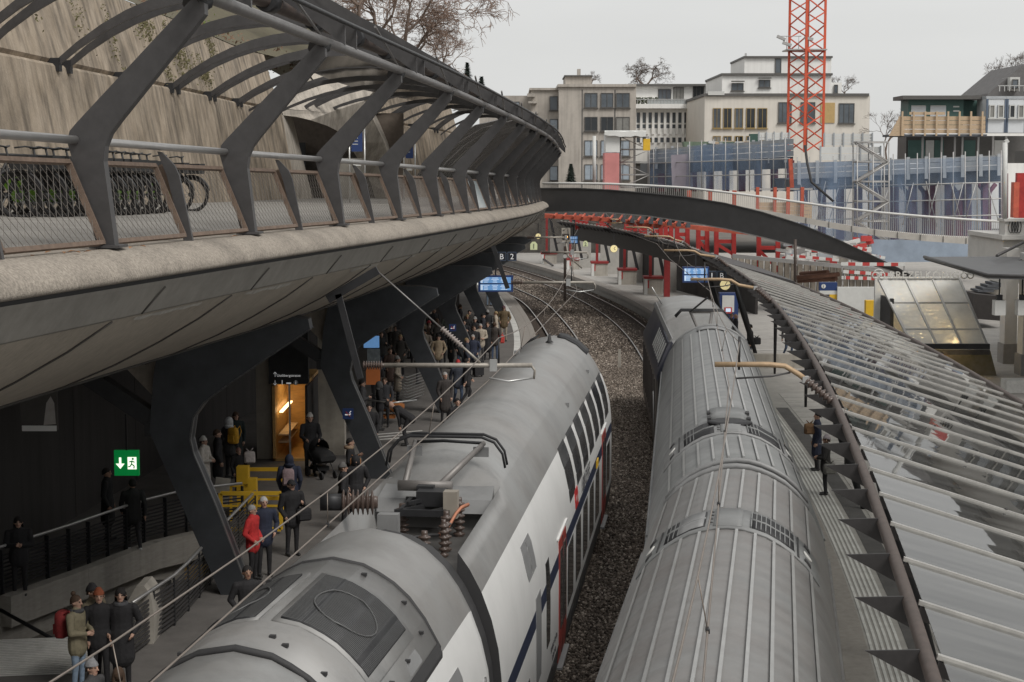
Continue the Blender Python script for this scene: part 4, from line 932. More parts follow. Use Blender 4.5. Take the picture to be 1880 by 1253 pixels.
MB().box(A(530, 704, Ys), (.14, .01, .04)).build('train_pictogram', wtxt, shop)
# exit sign, poster, hanging signs
ex = thing('exit_sign', 'lit green emergency exit sign with white arrow and running figure', 'sign', tuple(A(233, 873, 38)))
c = A(233, 850, 38); gm = mat('exit_green', (.0, .30, .06), .5, var=0, emit=.25); wm_ = mat('exit_white', (.9, .95, .8), .5, var=0, emit=.9)
MB().box(c, (.56, .10, .58)).build('panel', gm, ex)
a = c+Vector((-.14, -.056, 0)); MB().box(a+Vector((0, 0, .05)), (.05, .01, .16)).build('arrow_shaft', wm_, ex)
MB().prism([a+Vector((-.10, 0, -.01)), a+Vector((.10, 0, -.01)), a+Vector((0, 0, -.13))], (0, -.006, 0)).build('arrow_head', wm_, ex)
d0 = c+Vector((.13, -.056, 0)); MB().box(d0, (.20, .01, .28)).build('door_symbol', wm_, ex)
fg = MB()
for p_, q_ in (((0, .06), (-.01, -.02)), ((-.01, -.02), (.05, -.06)), ((.05, -.06), (.04, -.12)), ((-.01, -.02), (-.05, -.08)), ((-.05, -.08), (-.09, -.08)), ((0, .05), (.06, .02)), ((0, .05), (-.06, .03))): fg.bar(d0+Vector((p_[0], -.008, p_[1])), d0+Vector((q_[0], -.008, q_[1])), .026, .006, 0, (0, 1, 0))
fg.lathe(d0+Vector((.02, -.008, .10)), [(.026, 0), (.026, .004)], 10, 0, Vector((0, -1, 0)))
fg.build('running_figure', gm, ex)
MB().box(c+Vector((0, 0, .7)), (.04, .04, .85)).build('hanger', black_steel, ex)
po = thing('hanging_poster', 'dim advertising poster with a pale figure hanging under the deck at far left', 'poster', tuple(A(72, 792, 30)))
c = A(72, 750, 30); MB().box(c, (.66, .05, .78)).build('board', mat('poster_dark', (.05, .045, .04), .5, var=.2, scale=3), po)
MB().box(c+Vector((.0, -.03, -.36)), (.62, .01, .10)).build('white_band', off_white, po)
MB().prism([c+Vector(q) for q in ((.08, -.03, -.30), (.30, -.03, -.28), (.28, -.03, .1), (.22, -.03, .22), (.14, -.03, .1))], (0, -.006, 0)).build('printed_figure', mat('poster_figure', (.32, .30, .28), .5, var=.2), po)
# ------------------------------------------------------------------ glass canopy over the right platform
TZ = 4.6
tpx = [(1790, 1500), (1745, 1350), (1704, 1221), (1668, 1112), (1644, 1025), (1621, 961), (1602, 910), (1587, 863), (1566, 825), (1553, 791), (1533, 745), (1514, 699), (1499, 667), (1487, 644), (1476, 625), (1453, 600), (1432, 572), (1414, 547), (1400, 536), (1380, 519), (1356, 502), (1307, 473), (1258, 453), (1209, 440), (1136, 424), (1062, 412), (984, 403)]
tp = [G(x, y, TZ) for x, y in tpx]
yv = np.array([p.y for p in tp]); xv = np.array([p.x for p in tp])
cf_ = np.polyfit(yv, xv, 6)
TUBE = lambda Y: float(np.polyval(cf_, Y))
epx = [(1302, 463), (1400, 492), (1480, 532), (1560, 570), (1710, 640), (1800, 692), (1880, 742), (2400, 1085), (5000, 2800)]
def edge_y(x): return float(np.interp(x, [p[0] for p in epx], [p[1] for p in epx]))
def topx(p): 
    v = Vector(p)-Vector((0, 0, CAMZ)); zc = v.y*CP-v.z*SP; yc = v.y*SP+v.z*CP
    return CW/2+FPX*v.x/zc, CH/2-FPX*yc/zc
can = thing('platform_canopy', 'long sloping glass canopy with brown edge tube and triangular steel fins', 'canopy', (TUBE(40)+1.8, 40, 0))
ys_ = [12.9+1.88*k for k in range(36)]
raf = []
for Y in ys_:
    p = Vector((TUBE(Y), Y, TZ)); d = tangent(TUBE, Y); n = Vector((d.y, -d.x, 0)); x0, y0 = topx(p)
    lo, hi = .05, 9.0; best = None
    for k in range(1, 180):
        w_ = k*.05; q = p+n*w_; a_, b_ = topx(Vector((q.x, q.y, TZ))); ye = edge_y(a_)
        if ye >= y0+.31*(a_-x0)-0.0 or k == 179: best = w_; break
    q = p+n*best; a_, b_ = topx(q); ye = edge_y(a_); e = A(a_, ye, q.y); e.x = q.x
    e.z = max(2.3, min(e.z, 4.35)); raf.append((p, e))
ws = [(e-p).length for p, e in raf]
# smooth the far edge
E = np.array([[e.x-p.x, e.y-p.y, e.z-p.z] for p, e in raf]); 
for c in range(3):
    kk = np.arange(len(E)); E[:, c] = np.polyval(np.polyfit(kk, E[:, c], 3), kk)
raf = [(p, p+Vector(E[i])) for i, (p, e) in enumerate(raf)]
MB().tube([(TUBE(Y), Y, TZ) for Y in frange(11, 128, 1.5)], .072, 10).build('edge_tube', brown_tube, can)
fin_m = mat('fin_steel', (.045, .042, .042), .5, .3, var=.2, scale=6)
bar_al = mat('glazing_bar', (.42, .405, .38), .4, .4, var=.12, scale=6, dirt=.2)
gl_c = glass('canopy_glass', (.86, .87, .86), .24, .012, (.38, .375, .36), 1.5, (.35, 3.0, .35))
for i, (p, e) in enumerate(raf):
    u = (e-p).normalized(); up = Vector((0, 0, 1)); nn = u.cross(up).normalized(); tipv = Vector((-u.x, -u.y, 0)).normalized()
    f = MB().prism([p+tipv*.54+up*.03, p+up*.06+tipv*.06, p-up*.28+u*.12], nn*.022).build('fin', fin_m, can)
    MB().tube([p+u*.02+Vector((0, -.09, -.07)), p+u*.02+Vector((0, .09, -.07))], .05, 8).build('fin_joint', steel, f)
    MB().bar(p+u*.10+up*.03, e+up*.03, .065, .045).build('glazing_bar', bar_al, can)
    MB().bar(p+u*.10-up*.08, e-up*.08, .05, .14).build('rafter', fin_m, can)
    if i < len(raf)-1:
        p2, e2 = raf[i+1]; u2 = (e2-p2).normalized()
        for k in (0, 1):
            a = p.lerp(e, .02+.49*k); b_ = p.lerp(e, .508+.49*k); c = p2.lerp(e2, .508+.49*k); d = p2.lerp(e2, .02+.49*k)
            MB().prism([a+up*.012, b_+up*.012, c+up*.012, d+up*.012], (0, 0, .012)).build('glass_pane', gl_c, can)
        if i % 2 == 0 and Vector(p).y < 60:
            MB().lathe(p.lerp(e, .3)+up*.055, [(.03, 0), (.02, .025)], 8).build('bar_bolt', fin_m, can)
MB().tube([e+Vector((0, 0, .05)) for p, e in raf], .075, 8).build('lower_edge_tube', brown_tube, can)
MB().tube([e+Vector((-.25, -.02, .06)) for p, e in raf], .03, 6).build('gutter', mat('gutter_tan', (.33, .25, .18), .7, var=.2, scale=8), can)
# far stretch of canopy: opaque dark roof
m_ = MB(); rr = []
for Y in frange(76, 128, 2):
    p = Vector((TUBE(Y), Y, TZ)); d = tangent(TUBE, Y); n = Vector((d.y, -d.x, 0)); rr.append([p+n*.1, p+n*3.4+Vector((0, 0, -.9)), p+n*3.4+Vector((0, 0, -1.05)), p+n*.1+Vector((0, 0, -.22))])
m_.loft(rr, 0, True, True).build('roof_sheet', fin_m, can)
for Y in frange(100, 128, 3.5):                          # dark panels standing in for the shade behind the far platform
    a = Vector((TUBE(Y), Y, 0)); d = tangent(TUBE, Y); n = Vector((d.y, -d.x, 0)); b_ = Vector((TUBE(Y+3.45), Y+3.45, 0)); d2 = tangent(TUBE, Y+3.45); n2 = Vector((d2.y, -d2.x, 0))
    MB().prism([a+n*6.2, b_+n2*6.2, b_+n2*6.2+Vector((0, 0, 2.7)), a+n*6.2+Vector((0, 0, 2.7))], n*.15).build('rear_wall_panel', mat('shade_dark', (.035, .031, .029), .8, var=.3, scale=1.5), can)
m_ = MB(); rr = []
for Y in frange(82, 128, 2):
    p = Vector((TUBE(Y), Y, 0)); d = tangent(TUBE, Y); n = Vector((d.y, -d.x, 0)); rr.append([p+n*.5+Vector((0, 0, 4.4)), p+n*.9+Vector((0, 0, 4.3)), p+n*.9+Vector((0, 0, 3.3)), p+n*.7+Vector((0, 0, 3.3))])
m_.loft(rr, 0, True, True).build('edge_shade_band', fin_m, can)  # dark band added to darken the zone under the canopy edge
fn = None
for Y in frange(80.5, 127, 1.0):
    p = Vector((TUBE(Y), Y, TZ)); d = tangent(TUBE, Y); n = Vector((d.y, -d.x, 0))
    if fn is None: fn = o = MB().prism([(-.4, 0, .02), (.02, 0, .05), (.05, 0, -.28)], (0, .03, 0)).build('fin', fin_m, can, world=False)
    else: o = inst(fn, 'fin', can)
    o.location = p-Vector(can.location)
    if Y > 84: MB().box(p+Vector((0, 0, .10)), (.16, .22, .05)).build('tube_clip', bar_al, can)
for k, Y in enumerate((30, 44, 76, 86)):
    p = Vector((TUBE(Y)+.5, Y, TZ-.3)); b_ = Vector((TUBE(Y)+1.75, Y-.5, 0))
    m_ = MB(); m_.tube([b_, b_.lerp(p, .5), p], [.07, .15, .08], 8); m_.build('leaning_column', black_steel, can)
for Y in (50, 62, 72): MB().tube([(TUBE(Y)+2.0, Y, 0), (TUBE(Y)+2.0, Y, 3.6)], [.05, .1], 8).build('round_column', black_steel, can)
for o_ in (.28, .42): MB().tube([(TUBE(Y)+o_, Y, TZ-.5) for Y in frange(36, 84, 2)], .035, 6).build('cable_conduit', grey_tube, can)
# cable along the platform edge below the fins
one('cable_duct', MB().tube([off(TR, Y, 5.05, .06) for Y in frange(20, 62, 3)], .05, 6), dark_steel, 'dark cable duct running along the right platform paving', 'duct')
one('cable_duct', MB().tube([off(TR, Y, 5.25, .06) for Y in frange(20, 62, 3)], .035, 6), grey_tube, 'thin grey cable duct beside the dark one on the right platform', 'duct')
# ------------------------------------------------------------------ overhead line
boom_m = mat('boom_galvanised', (.36, .33, .29), .55, .35, var=.18, scale=8)
boom_tan = mat('boom_tan', (.40, .28, .17), .55, .2, var=.15, scale=8)
wire_m = mat('wire_bronze', (.26, .22, .19), .45, .5, var=.1)
CZ, MZ = 4.92, 5.72
supL = [-15, 6, 31.7, 54, 72, 87, 104, 122, 140]; supR = [-12, 9, 31, 54, 72, 86, 98, 112, 126, 145]
for f, sup, sd_, lab in ((TL, supL, -1, 'over the left track'), (TR, supR, 1, 'over the right track')):
    t = thing('overhead_line', 'catenary and contact wires strung '+lab, 'wire', (f(40), 40, CZ))
    zz = [(.18 if i % 2 else -.18) for i in range(len(sup))]
    con, mes = [], []
    for i in range(len(sup)-1):
        a = off(f, sup[i], zz[i], CZ); b_ = off(f, sup[i+1], zz[i+1], CZ); a2 = off(f, sup[i], 0, MZ); b2 = off(f, sup[i+1], 0, MZ)
        n = 8
        for k in range(n+(i == len(sup)-2)):
            s_ = k/n; con.append(a.lerp(b_, s_)); m2 = a2.lerp(b2, s_); m2.z -= .42*4*s_*(1-s_); mes.append(m2)
            if k in (2, 4, 6): MB().tube([con[-1], mes[-1]], .006, 4).build('dropper', wire_m, t); MB().box(con[-1], (.03, .10, .04)).build('clamp', black_steel, t)
    MB().tube(con, .011, 5).build('contact_wire', wire_m, t); MB().tube(mes, .010, 5).build('messenger_wire', wire_m, t)
# section insulators on the near right wire
def boomL(Y, x0, x1, z, lab, bracket=True):
    a = A(x0, 0, Y); b_ = A(x1, 0, Y); p0 = Vector((a.x, Y, z)); p1 = Vector((b_.x, Y, z))
    t = thing('catenary_boom', lab, 'overhead boom', tuple(p0))
    insulator(p0, .38, .09, 8, Vector((1, 0, 0))).build('insulator', insul, t)
    MB().tube([p0+Vector((.38, 0, 0)), p1], .045, 8).build('boom_tube', boom_m, t)
    cx = TL(Y); MB().tube([Vector((cx, Y, MZ)), Vector((cx, Y, z))], .02, 6).build('messenger_clamp', black_steel, t)
    MB().box((cx-.1, Y, z), (.14, .12, .22)).build('tube_clamp', steel, t)
    MB().tube([p1+Vector((-.02, 0, 0)), p1+Vector((.05, 0, -.10)), p1+Vector((.03, 0, -.26))], .025, 6).build('hook', boom_m, t)
    MB().tube([p1+Vector((.0, 0, -.24)), p1+Vector((-.45, -.05, -.30)), Vector((cx-.18, Y-.1, CZ+.05))], .022, 6).build('registration_arm', steel, t)
    if bracket:
        tt = Vector((p0.x-.05, Y, z)); up_ = Vector((p0.x-.45, Y, z+1.35)); m_ = MB()
        MB().bar(tt+Vector((0, 0, -.25)), up_, .10, .12).build('bracket_leg', black_steel, t)
        MB().bar(up_+Vector((-.2, 0, -.1)), up_+Vector((.75, 0, .45)), .10, .16).build('bracket_head', black_steel, t)
        s0 = up_+Vector((.75, 0, .42)); s1 = Vector((cx-.35, Y, z+.05)); mid = s0.lerp(s1, .62)
        MB().tube([s0, mid], .018, 6).build('stay_rod', grey_tube, t)
        insulator(mid, .50, .065, 9, (s1-mid).normalized()).build('insulator', mat('insulator_pale', (.30, .26, .24), .4, var=.1), t)
        MB().tube([mid+(s1-mid).normalized()*.5, s1], .025, 6).build('stay_end', boom_m, t)
    return t
boomL(31.7, 660, 978, 5.2, 'nearest overhead line boom hung from the deck soffit above the white train')
boomL(54, 938, 1093, 5.2, 'second overhead line boom crossing in front of the departure board', False)
boomL(72, 995, 1080, 5.22, 'third overhead line boom over the left track near the signal', False)
boomL(87, 968, 1040, 5.2, 'fourth overhead line boom behind the round clock on the left', False)
one('boom_hanger', MB().bar(A(905, 452, 54), A(932, 530, 54), .12, .14), black_steel, 'dark steel bracket hanging from the deck beside the departure board', 'bracket')
def boomR(Y, lab, sc=1.0):
    cx = TR(Y); ex = TUBE(Y)-.1; z = 5.3; t = thing('catenary_boom', lab, 'overhead boom', (ex, Y, TZ))
    pts = [Vector((cx-.45, Y, z)), Vector((cx+.55, Y, z)), Vector((cx+.85, Y, z-.03)), Vector((cx+1.1, Y, z-.18)), Vector((ex-.45, Y, TZ+.42))]
    MB().tube(pts, .05, 8).build('boom_tube', boom_tan, t)
    d = (Vector((ex+.05, Y, TZ+.0))-pts[-1]); 
    insulator(pts[-1], d.length, .10, 7, d.normalized()).build('insulator', insul, t)
    MB().box(pts[-1], (.12, .12, .12)).build('boom_clamp', steel, t)
    MB().tube([Vector((cx, Y, MZ+.1)), Vector((cx, Y, z-.1))], .025, 6).build('messenger_clamp', black_steel, t)
    MB().tube([Vector((cx-.05, Y, CZ+.12)), Vector((cx+.6, Y, z-.22)), Vector((cx+.95, Y, z-.15))], .02, 6).build('registration_arm', dark_steel, t)
boomR(31, 'nearest tan curved overhead boom fixed to the canopy edge'); boomR(54, 'second curved overhead boom by the round platform clock')
for Y, lab in ((72, 'third curved overhead boom along the dark far canopy'), (86, 'fourth curved overhead boom along the dark far canopy'), (98, 'fifth curved overhead boom along the dark far canopy'), (112, 'farthest curved overhead boom near the signal')): boomR(Y, lab)
# mast between the tracks
mp = G(1037, 558, -.72); t = thing('catenary_mast', 'slim brown steel mast standing on the ballast between the two tracks', 'mast', tuple(mp))
MB().box(mp+Vector((0, 0, 2.0)), (.18, .18, 4.0)).build('shaft', brown_tube, t); MB().lathe(mp+Vector((0, -.12, 3.3)), [(.14, 0), (.14, .02)], 14, 0, Vector((0, -1, 0))).build('number_plate', paint_white, t)
MB().box(mp+Vector((0, 0, .1)), (.5, .5, .2)).build('foot', concrete, t)
MB().tube([G(1040, 560, -.7)+Vector((.1, 0, 4)), mp+Vector((.9, 0, 5.2))], .015, 5).build('stay', grey_tube, t)
# marker stake on the ballast
mk = G(1137, 678, -.7); one('marker_post', MB().box(mk+Vector((0, 0, .42)), (.16, .10, 1.05), 0, None, (.8, .8)), concrete_light, 'short grey marker post in the ballast between the trains', 'post')
one('relay_box', MB().box(G(1030, 500, -.6), (.5, .9, .25), 0, None, (.9, .9)), concrete_light, 'small pale box lying on the sleepers of the far right track', 'box')
ob = G(1006, 488, -.1); one('buffer_lever', MB().bar(G(1015, 488, .1), G(995, 474, .5), .16, .12), dark_steel, 'dark slanting point lever beside the far platform edge', 'lever')
# ------------------------------------------------------------------ boards, clocks, signal
screen = mat('screen_blue', (.10, .22, .42), .3, var=.15, scale=5, emit=.55); screen_l = mat('screen_pale', (.45, .55, .68), .3, var=.15, scale=9, emit=.5)
white_e = mat('tile_white', (.8, .8, .8), .5, var=0, emit=.15)
def board(x0, y0, x1, y1, Y, lab):
    a, b_ = A(x0, y0, Y), A(x1, y1, Y); c = (a+b_)/2; w_, h = b_.x-a.x, a.z-b_.z
    t = thing('departure_board', lab, 'departure board', (c.x, Y, b_.z))
    MB().box(c, (w_, .2, h)).build('housing', blue_sign, t)
    for k in (0, 1):
        s_ = MB().box(c+Vector((-.0, -.105, h*.22*(1 if k == 0 else -1))), (w_*.88, .01, h*.36)).build('screen', screen, t)
        MB().box(c+Vector((-w_*.40, -.114, h*.22*(1 if k == 0 else -1))), (w_*.06, .006, h*.32)).build('platform_column', screen_l, s_)
        for r_ in range(4):
            for q in range(3): MB().box(c+Vector((-w_*.28+q*w_*.26, -.113, h*(.22 if k == 0 else -.22)+h*(.13-.085*r_))), (w_*random.uniform(.10, .22), .005, h*.035)).build('text_line', screen_l, s_)
    MB().box(c+Vector((0, 0, h*.5+.35)), (.06, .06, .7)).build('hanger', black_steel, t); return t
board(878, 506, 942, 536, 62, 'blue departure board hanging over the left platform edge')
board(1253, 490, 1301, 519, 74, 'blue departure board hanging under the right canopy')
board(1045, 433, 1061, 448, 108, 'small far departure board above the right platform')
def tile(chs, xs, y, hw, Y, lab):
    t = thing('platform_sign', lab, 'sign', tuple(A(xs[0], y+hw, Y)))
    for ch, x in zip(chs, xs):
        c = A(x, y, Y); s_ = 2*hw*Y/FPX
        b_ = MB().box(c, (s_, .08, s_)).build('tile', mat('tile_black', (.02, .022, .03), .5, var=0), t)
        for dx, dz, w_, h in ((0, .5, 1, .04), (0, -.5, 1, .04), (.5, 0, .04, 1), (-.5, 0, .04, 1)): MB().box(c+Vector((dx*s_*.9, -.043, dz*s_*.9)), (max(.012, w_*s_*.9), .005, max(.012, h*s_*.9))).build('tile_border', mat('border_blue', (.12, .17, .26), .5, var=0), b_)
        wtext(ch, x, y+1, Y-.05, hw*1.25, white_e, b_)
tile(['B', '2'], [921, 940], 471, 8.5, 62, 'hanging black platform sign tiles reading B and 2')
tile(['1', 'B'], [1307, 1325], 506, 8.5, 74, 'hanging black platform sign tiles reading 1 and B')
clock_face = mat('clock_face', (.80, .68, .36), .5, var=.05, emit=.35)
for (x, y, r_, Y, lab) in ((1331, 523, 10, 73, 'large round cream platform clock by the right departure board'), (1127, 457, 7, 92, 'round cream platform clock on the dark far canopy'), (988, 434, 5.2, 100, 'small round cream platform clock at the far left boom')):
    c = A(x, y, Y); rr_ = r_*Y/FPX; t = thing('platform_clock', lab, 'clock', (c.x, c.y, c.z-rr_))
    MB().lathe(c, [(rr_, -.08), (rr_*1.04, 0), (rr_, .06), (rr_*.96, .06)], 20, 0, Vector((0, -1, 0))).build('case', dark_steel, t)
    MB().lathe(c+Vector((0, -.062, 0)), [(rr_*.95, 0), (rr_*.95, .006)], 20, 0, Vector((0, -1, 0))).build('dial', clock_face, t)
    for an, l_ in ((.6, .7), (2.2, .5)): MB().bar(c+Vector((0, -.075, 0)), c+Vector((math.sin(an)*rr_*l_, -.075, math.cos(an)*rr_*l_)), rr_*.10, .01, 0, (0, 1, 0)).build('hand', black_steel, t)
    MB().box(c+Vector((0, 0, rr_+.3)), (.05, .05, .6)).build('hanger', black_steel, t)
for (x, y, ch, Y, lab, s_) in ((980, 452, '1', 84, 'pale green house-shaped sign with a black 1', 13), (1075, 448, '2', 104, 'smaller pale green house-shaped sign with a 2', 9)):
    c = A(x, y, Y); w_ = s_*Y/FPX; t = thing('sector_sign', lab, 'sign', (c.x, c.y, c.z-w_*.6))
    MB().prism([c+Vector((-w_*.5, 0, -w_*.55)), c+Vector((w_*.5, 0, -w_*.55)), c+Vector((w_*.5, 0, w_*.25)), c+Vector((w_*.2, 0, w_*.6)), c+Vector((-w_*.2, 0, w_*.6)), c+Vector((-w_*.5, 0, w_*.25))], (0, .05, 0)).build('plate', mat('sector_green', (.62, .66, .40), .5, var=.05, emit=.15), t)
    wtext(ch, x, y+1, Y-.02, s_*.75, dark_text, t)
c = A(1039, 430, 94); px = 94/FPX; t = thing('signal', 'grey railway signal box showing one orange light', 'signal', (c.x, c.y, c.z-.4))
MB().box(c+Vector((0, 0, -.05)), (16*px, .2, 25*px)).build('housing', concrete_light, t); MB().box(c+Vector((0, -.105, -5*px)), (13*px, .02, 11*px)).build('lamp_field', black_steel, t)
MB().lathe(c+Vector((.02, -.12, -5*px)), [(2.6*px, 0), (2.6*px, .03)], 12, 0, Vector((0, -1, 0))).build('orange_lamp', mat('orange_lamp', (1, .42, .05), .4, var=0, emit=6), t)
for dx in (-4, 4): MB().lathe(c+Vector((dx*px, -.105, 7*px)), [(1.3*px, 0), (1.3*px, .02)], 8, 0, Vector((0, -1, 0))).build('lamp_lens', black_steel, t)
MB().tube([c+Vector((0, 0, -.4)), c+Vector((.1, 0, -1.2)), c+Vector((.9, 0, -1.9))], .05, 6).build('bracket', boom_m, t)
# no-smoking plates on two columns
for (x, y, s_, Y, lab) in ((639, 760, 20, 47.6, 'blue no-smoking plate on the second bent column'), (831, 602, 13, 60.4, 'blue no-smoking plate on the third bent column')):
    c = A(x, y, Y); w_ = s_*Y/FPX; t = thing('no_smoking_sign', lab, 'sign', (c.x, c.y, c.z-w_/2))
    MB().box(c, (w_, .03, w_)).build('plate', blue_sign, t); MB().bar(c+Vector((-w_*.28, -.02, -w_*.08)), c+Vector((w_*.2, -.02, -w_*.08)), .02, w_*.10).build('cigarette', wtxt, t)
    MB().tube([c+Vector((w_*.25, -.02, -.02)), c+Vector((w_*.15, -.02, w_*.12)), c+Vector((w_*.28, -.02, w_*.25))], .012, 5).build('smoke', wtxt, t)
    MB().bar(c+Vector((-w_*.2, -.024, w_*.2)), c+Vector((w_*.2, -.024, -w_*.25)), .02, .02).build('red_bar', red_logo, t)
# ------------------------------------------------------------------ background
def pbox(x0, y0, x1, y1, Y, dep, mt, name, parent, front=0.0):
    a, b_ = A(x0, y0, Y), A(x1, y1, Y); m_ = MB()
    m_.box(((a.x+b_.x)/2, Y+dep/2-front, (a.z+b_.z)/2), (abs(b_.x-a.x), dep, abs(a.z-b_.z))); return m_.build(name, mt, parent)
def window(x0, y0, x1, y1, Y, parent, gm_=None, fm=None, mull=1, dep=.25):
    gm_ = gm_ or bglass; fm = fm or bframe
    if gm_ is bglass: gm_ = random.choice([bglass, bglass, mat('glass_black', (.022, .026, .03), .08, 0, var=.3, scale=.8), mat('glass_curtain', (.22, .215, .20), .3, 0, var=.25, scale=1.2)])
    a, b_ = A(x0, y0, Y), A(x1, y1, Y); w_ = b_.x-a.x; h = a.z-b_.z; c = (a+b_)/2
    wn = MB().box(c+Vector((0, -.03, 0)), (w_, .06, h)).build('window', gm_, parent)
    fr_ = MB(); t_ = .07
    for s_ in (-1, 1): fr_.box(c+Vector((s_*(w_/2-t_/2), -.08, 0)), (t_, .08, h)); fr_.box(c+Vector((0, -.083, s_*(h/2-t_/2))), (w_-2*t_, .08, t_))
    for k in range(mull): fr_.box(c+Vector((-w_/2+w_*(k+1)/(mull+1), -.085, 0)), (.05, .07, h-2*t_))
    fr_.build('window_frame', fm, wn)
    MB().box(c+Vector((0, -.12, -h/2-.06)), (w_+.2, .25, .08)).build('sill', fm, wn)
    return wn
bglass = mat('building_glass', (.05, .06, .07), .1, 0, var=.4, scale=.6, col2=(.12, .14, .16)); bblue = mat('window_blind_blue', (.33, .38, .43), .4, 0, var=.15, scale=1.5)
bframe = mat('frame_dark', (.10, .095, .09), .6, var=.1); bframe_w = mat('frame_white', (.55, .55, .53), .6, var=.05)
tanc = mat('tan_concrete', (.45, .41, .365), .9, var=.10, scale=.5, streak=.2, dirt=.15)
T = thing('office_building', 'tan raw concrete office block with square dark windows behind the footbridge', 'building', tuple(A(1045, 345, 190)))
Y = 190
pbox(880, 176, 978, 420, Y+6, 14, tanc, 'wing', T); pbox(975, 164, 1028, 420, Y+2, 14, tanc, 'wing', T); pbox(1026, 158, 1166, 420, Y, 20, tanc, 'wall', T)
pbox(1024, 155, 1168, 160, Y, 20, tanc, 'parapet', T, .3); pbox(1038, 140, 1086, 157, Y+2, 8, tanc, 'penthouse', T); pbox(1036, 138.5, 1088, 141, Y+2, 8, bframe, 'penthouse_roof', T, .3)
pbox(1060, 127, 1066, 139, Y+4, 1, tanc, 'chimney', T); pbox(972, 162, 1026, 166, Y+2, 14, tanc, 'parapet', T, .3)
for (y0, y1) in ((171, 198), (215, 241), (258, 287), (302, 331)):
    for (x0, x1) in ((1073, 1097), (1103, 1126), (1131, 1156)): window(x0, y0, x1, y1, Y, T, bglass if y0 < 250 else bblue, bframe, 1)
for (y0, y1, g_) in ((177, 203, bglass), (219, 246, bblue), (263, 290, bblue), (305, 332, bblue)): window(1009, y0, 1024, y1, Y+2, T, g_, bframe, 0)
for (x0, x1) in ((935, 954), (905, 925)):
    for y0 in (187, 225, 262): window(x0, y0, x1, y0+13, Y+6, T, bblue, bframe, 0)
for (x0, y0, x1, y1) in ((968, 172, 982, 178), (970, 186, 986, 190), (974, 205, 988, 209)): pbox(x0, y0, x1, y1, Y+1, 2, tanc, 'ledge', T)
for x in (1068, 1128): pbox(x, 165, x+1.2, 345, Y, .1, bframe, 'facade_joint', T, .02)
# white building with a row of narrow pilasters
wh = mat('white_render', (.80, .79, .765), .8, var=.05, scale=.4, streak=.08); beige = mat('beige_render', (.66, .62, .56), .85, var=.06, scale=.5, streak=.08)
Wb = thing('white_building', 'white office building with closely spaced narrow windows and roof terrace', 'building', tuple(A(1215, 320, 205)))
Y = 205
pbox(1140, 196, 1297, 420, Y, 20, bframe, 'recess_wall', Wb)
pbox(1130, 192, 1300, 200, Y, 22, wh, 'roof_slab', Wb, 1.4); pbox(1140, 199, 1297, 207, Y, 1, wh, 'lintel_band', Wb, .35)
pbox(1140, 246, 1297, 253, Y, 1, wh, 'spandrel', Wb, .30); pbox(1140, 262, 1297, 300, Y, 1, wh, 'base_band', Wb, .30)
for k in range(15):
    x = 1142+k*10.9; pbox(x, 206, x+4.2, 247, Y, .6, wh, 'pilaster', Wb, .5); pbox(x, 252, x+4.2, 263, Y, .6, wh, 'pilaster', Wb, .5)
    if k < 14:
        w_ = pbox(x+4.2, 207, x+10.9, 246, Y, .1, bglass, 'window', Wb, .05); pbox(x+4.4, 226, x+10.7, 229, Y, .1, wh, 'transom', w_, .15); pbox(x+4.2, 236, x+10.9, 246, Y, .1, wh, 'window_apron', w_, .1)
        pbox(x+4.2, 252, x+10.9, 262, Y, .1, bglass, 'window', Wb, .05)
pbox(1165, 158, 1330, 193, Y+4, 12, wh, 'attic_storey', Wb); pbox(1163, 155, 1332, 159, Y+4, 12, bframe, 'attic_roof', Wb, .8)
for (x0, x1, y0, y1) in ((1208, 1232, 164, 189), (1236, 1255, 161, 189), (1272, 1292, 158, 189), (1296, 1322, 156, 186)): window(x0, y0, x1, y1, Y+4, Wb, bglass, bframe, 2)
for k in range(24): pbox(1145+k*6.2, 183, 1145+k*6.2+.8, 193, Y-1.2, .05, steel, 'rail_post', Wb)
pbox(1143, 182, 1300, 183.5, Y-1.2, .08, steel, 'terrace_rail', Wb); pbox(1190, 184, 1300, 192, Y-1.15, .03, mat('rail_glass', (.35, .37, .37), .2, var=0), 'glass_panel', Wb)
hedge = mat('hedge', (.045, .055, .025), .9, var=.5, scale=4)
for k in range(4):
    c = A(1171+k*11, 188, Y+1); m_ = MB()
    for _ in range(120):
        p = c+Vector((random.gauss(0, .16), random.gauss(0, .16), random.uniform(-.4, .55))); a = Vector((random.gauss(0, 1), random.gauss(0, 1), random.gauss(0, 1))).normalized(); b_ = a.orthogonal(); s_ = .14; m_.add([p-a*s_, p+b_*s_*.6, p+a*s_, p-b_*s_*.6], [(0, 1, 2, 3)])
    t = tag(m_.build('terrace_shrub', hedge, recalc=False), ('leftmost', 'second', 'third', 'rightmost')[k]+' clipped shrub in the row on the white roof terrace', 'shrub', 'shrubs on the roof terrace')
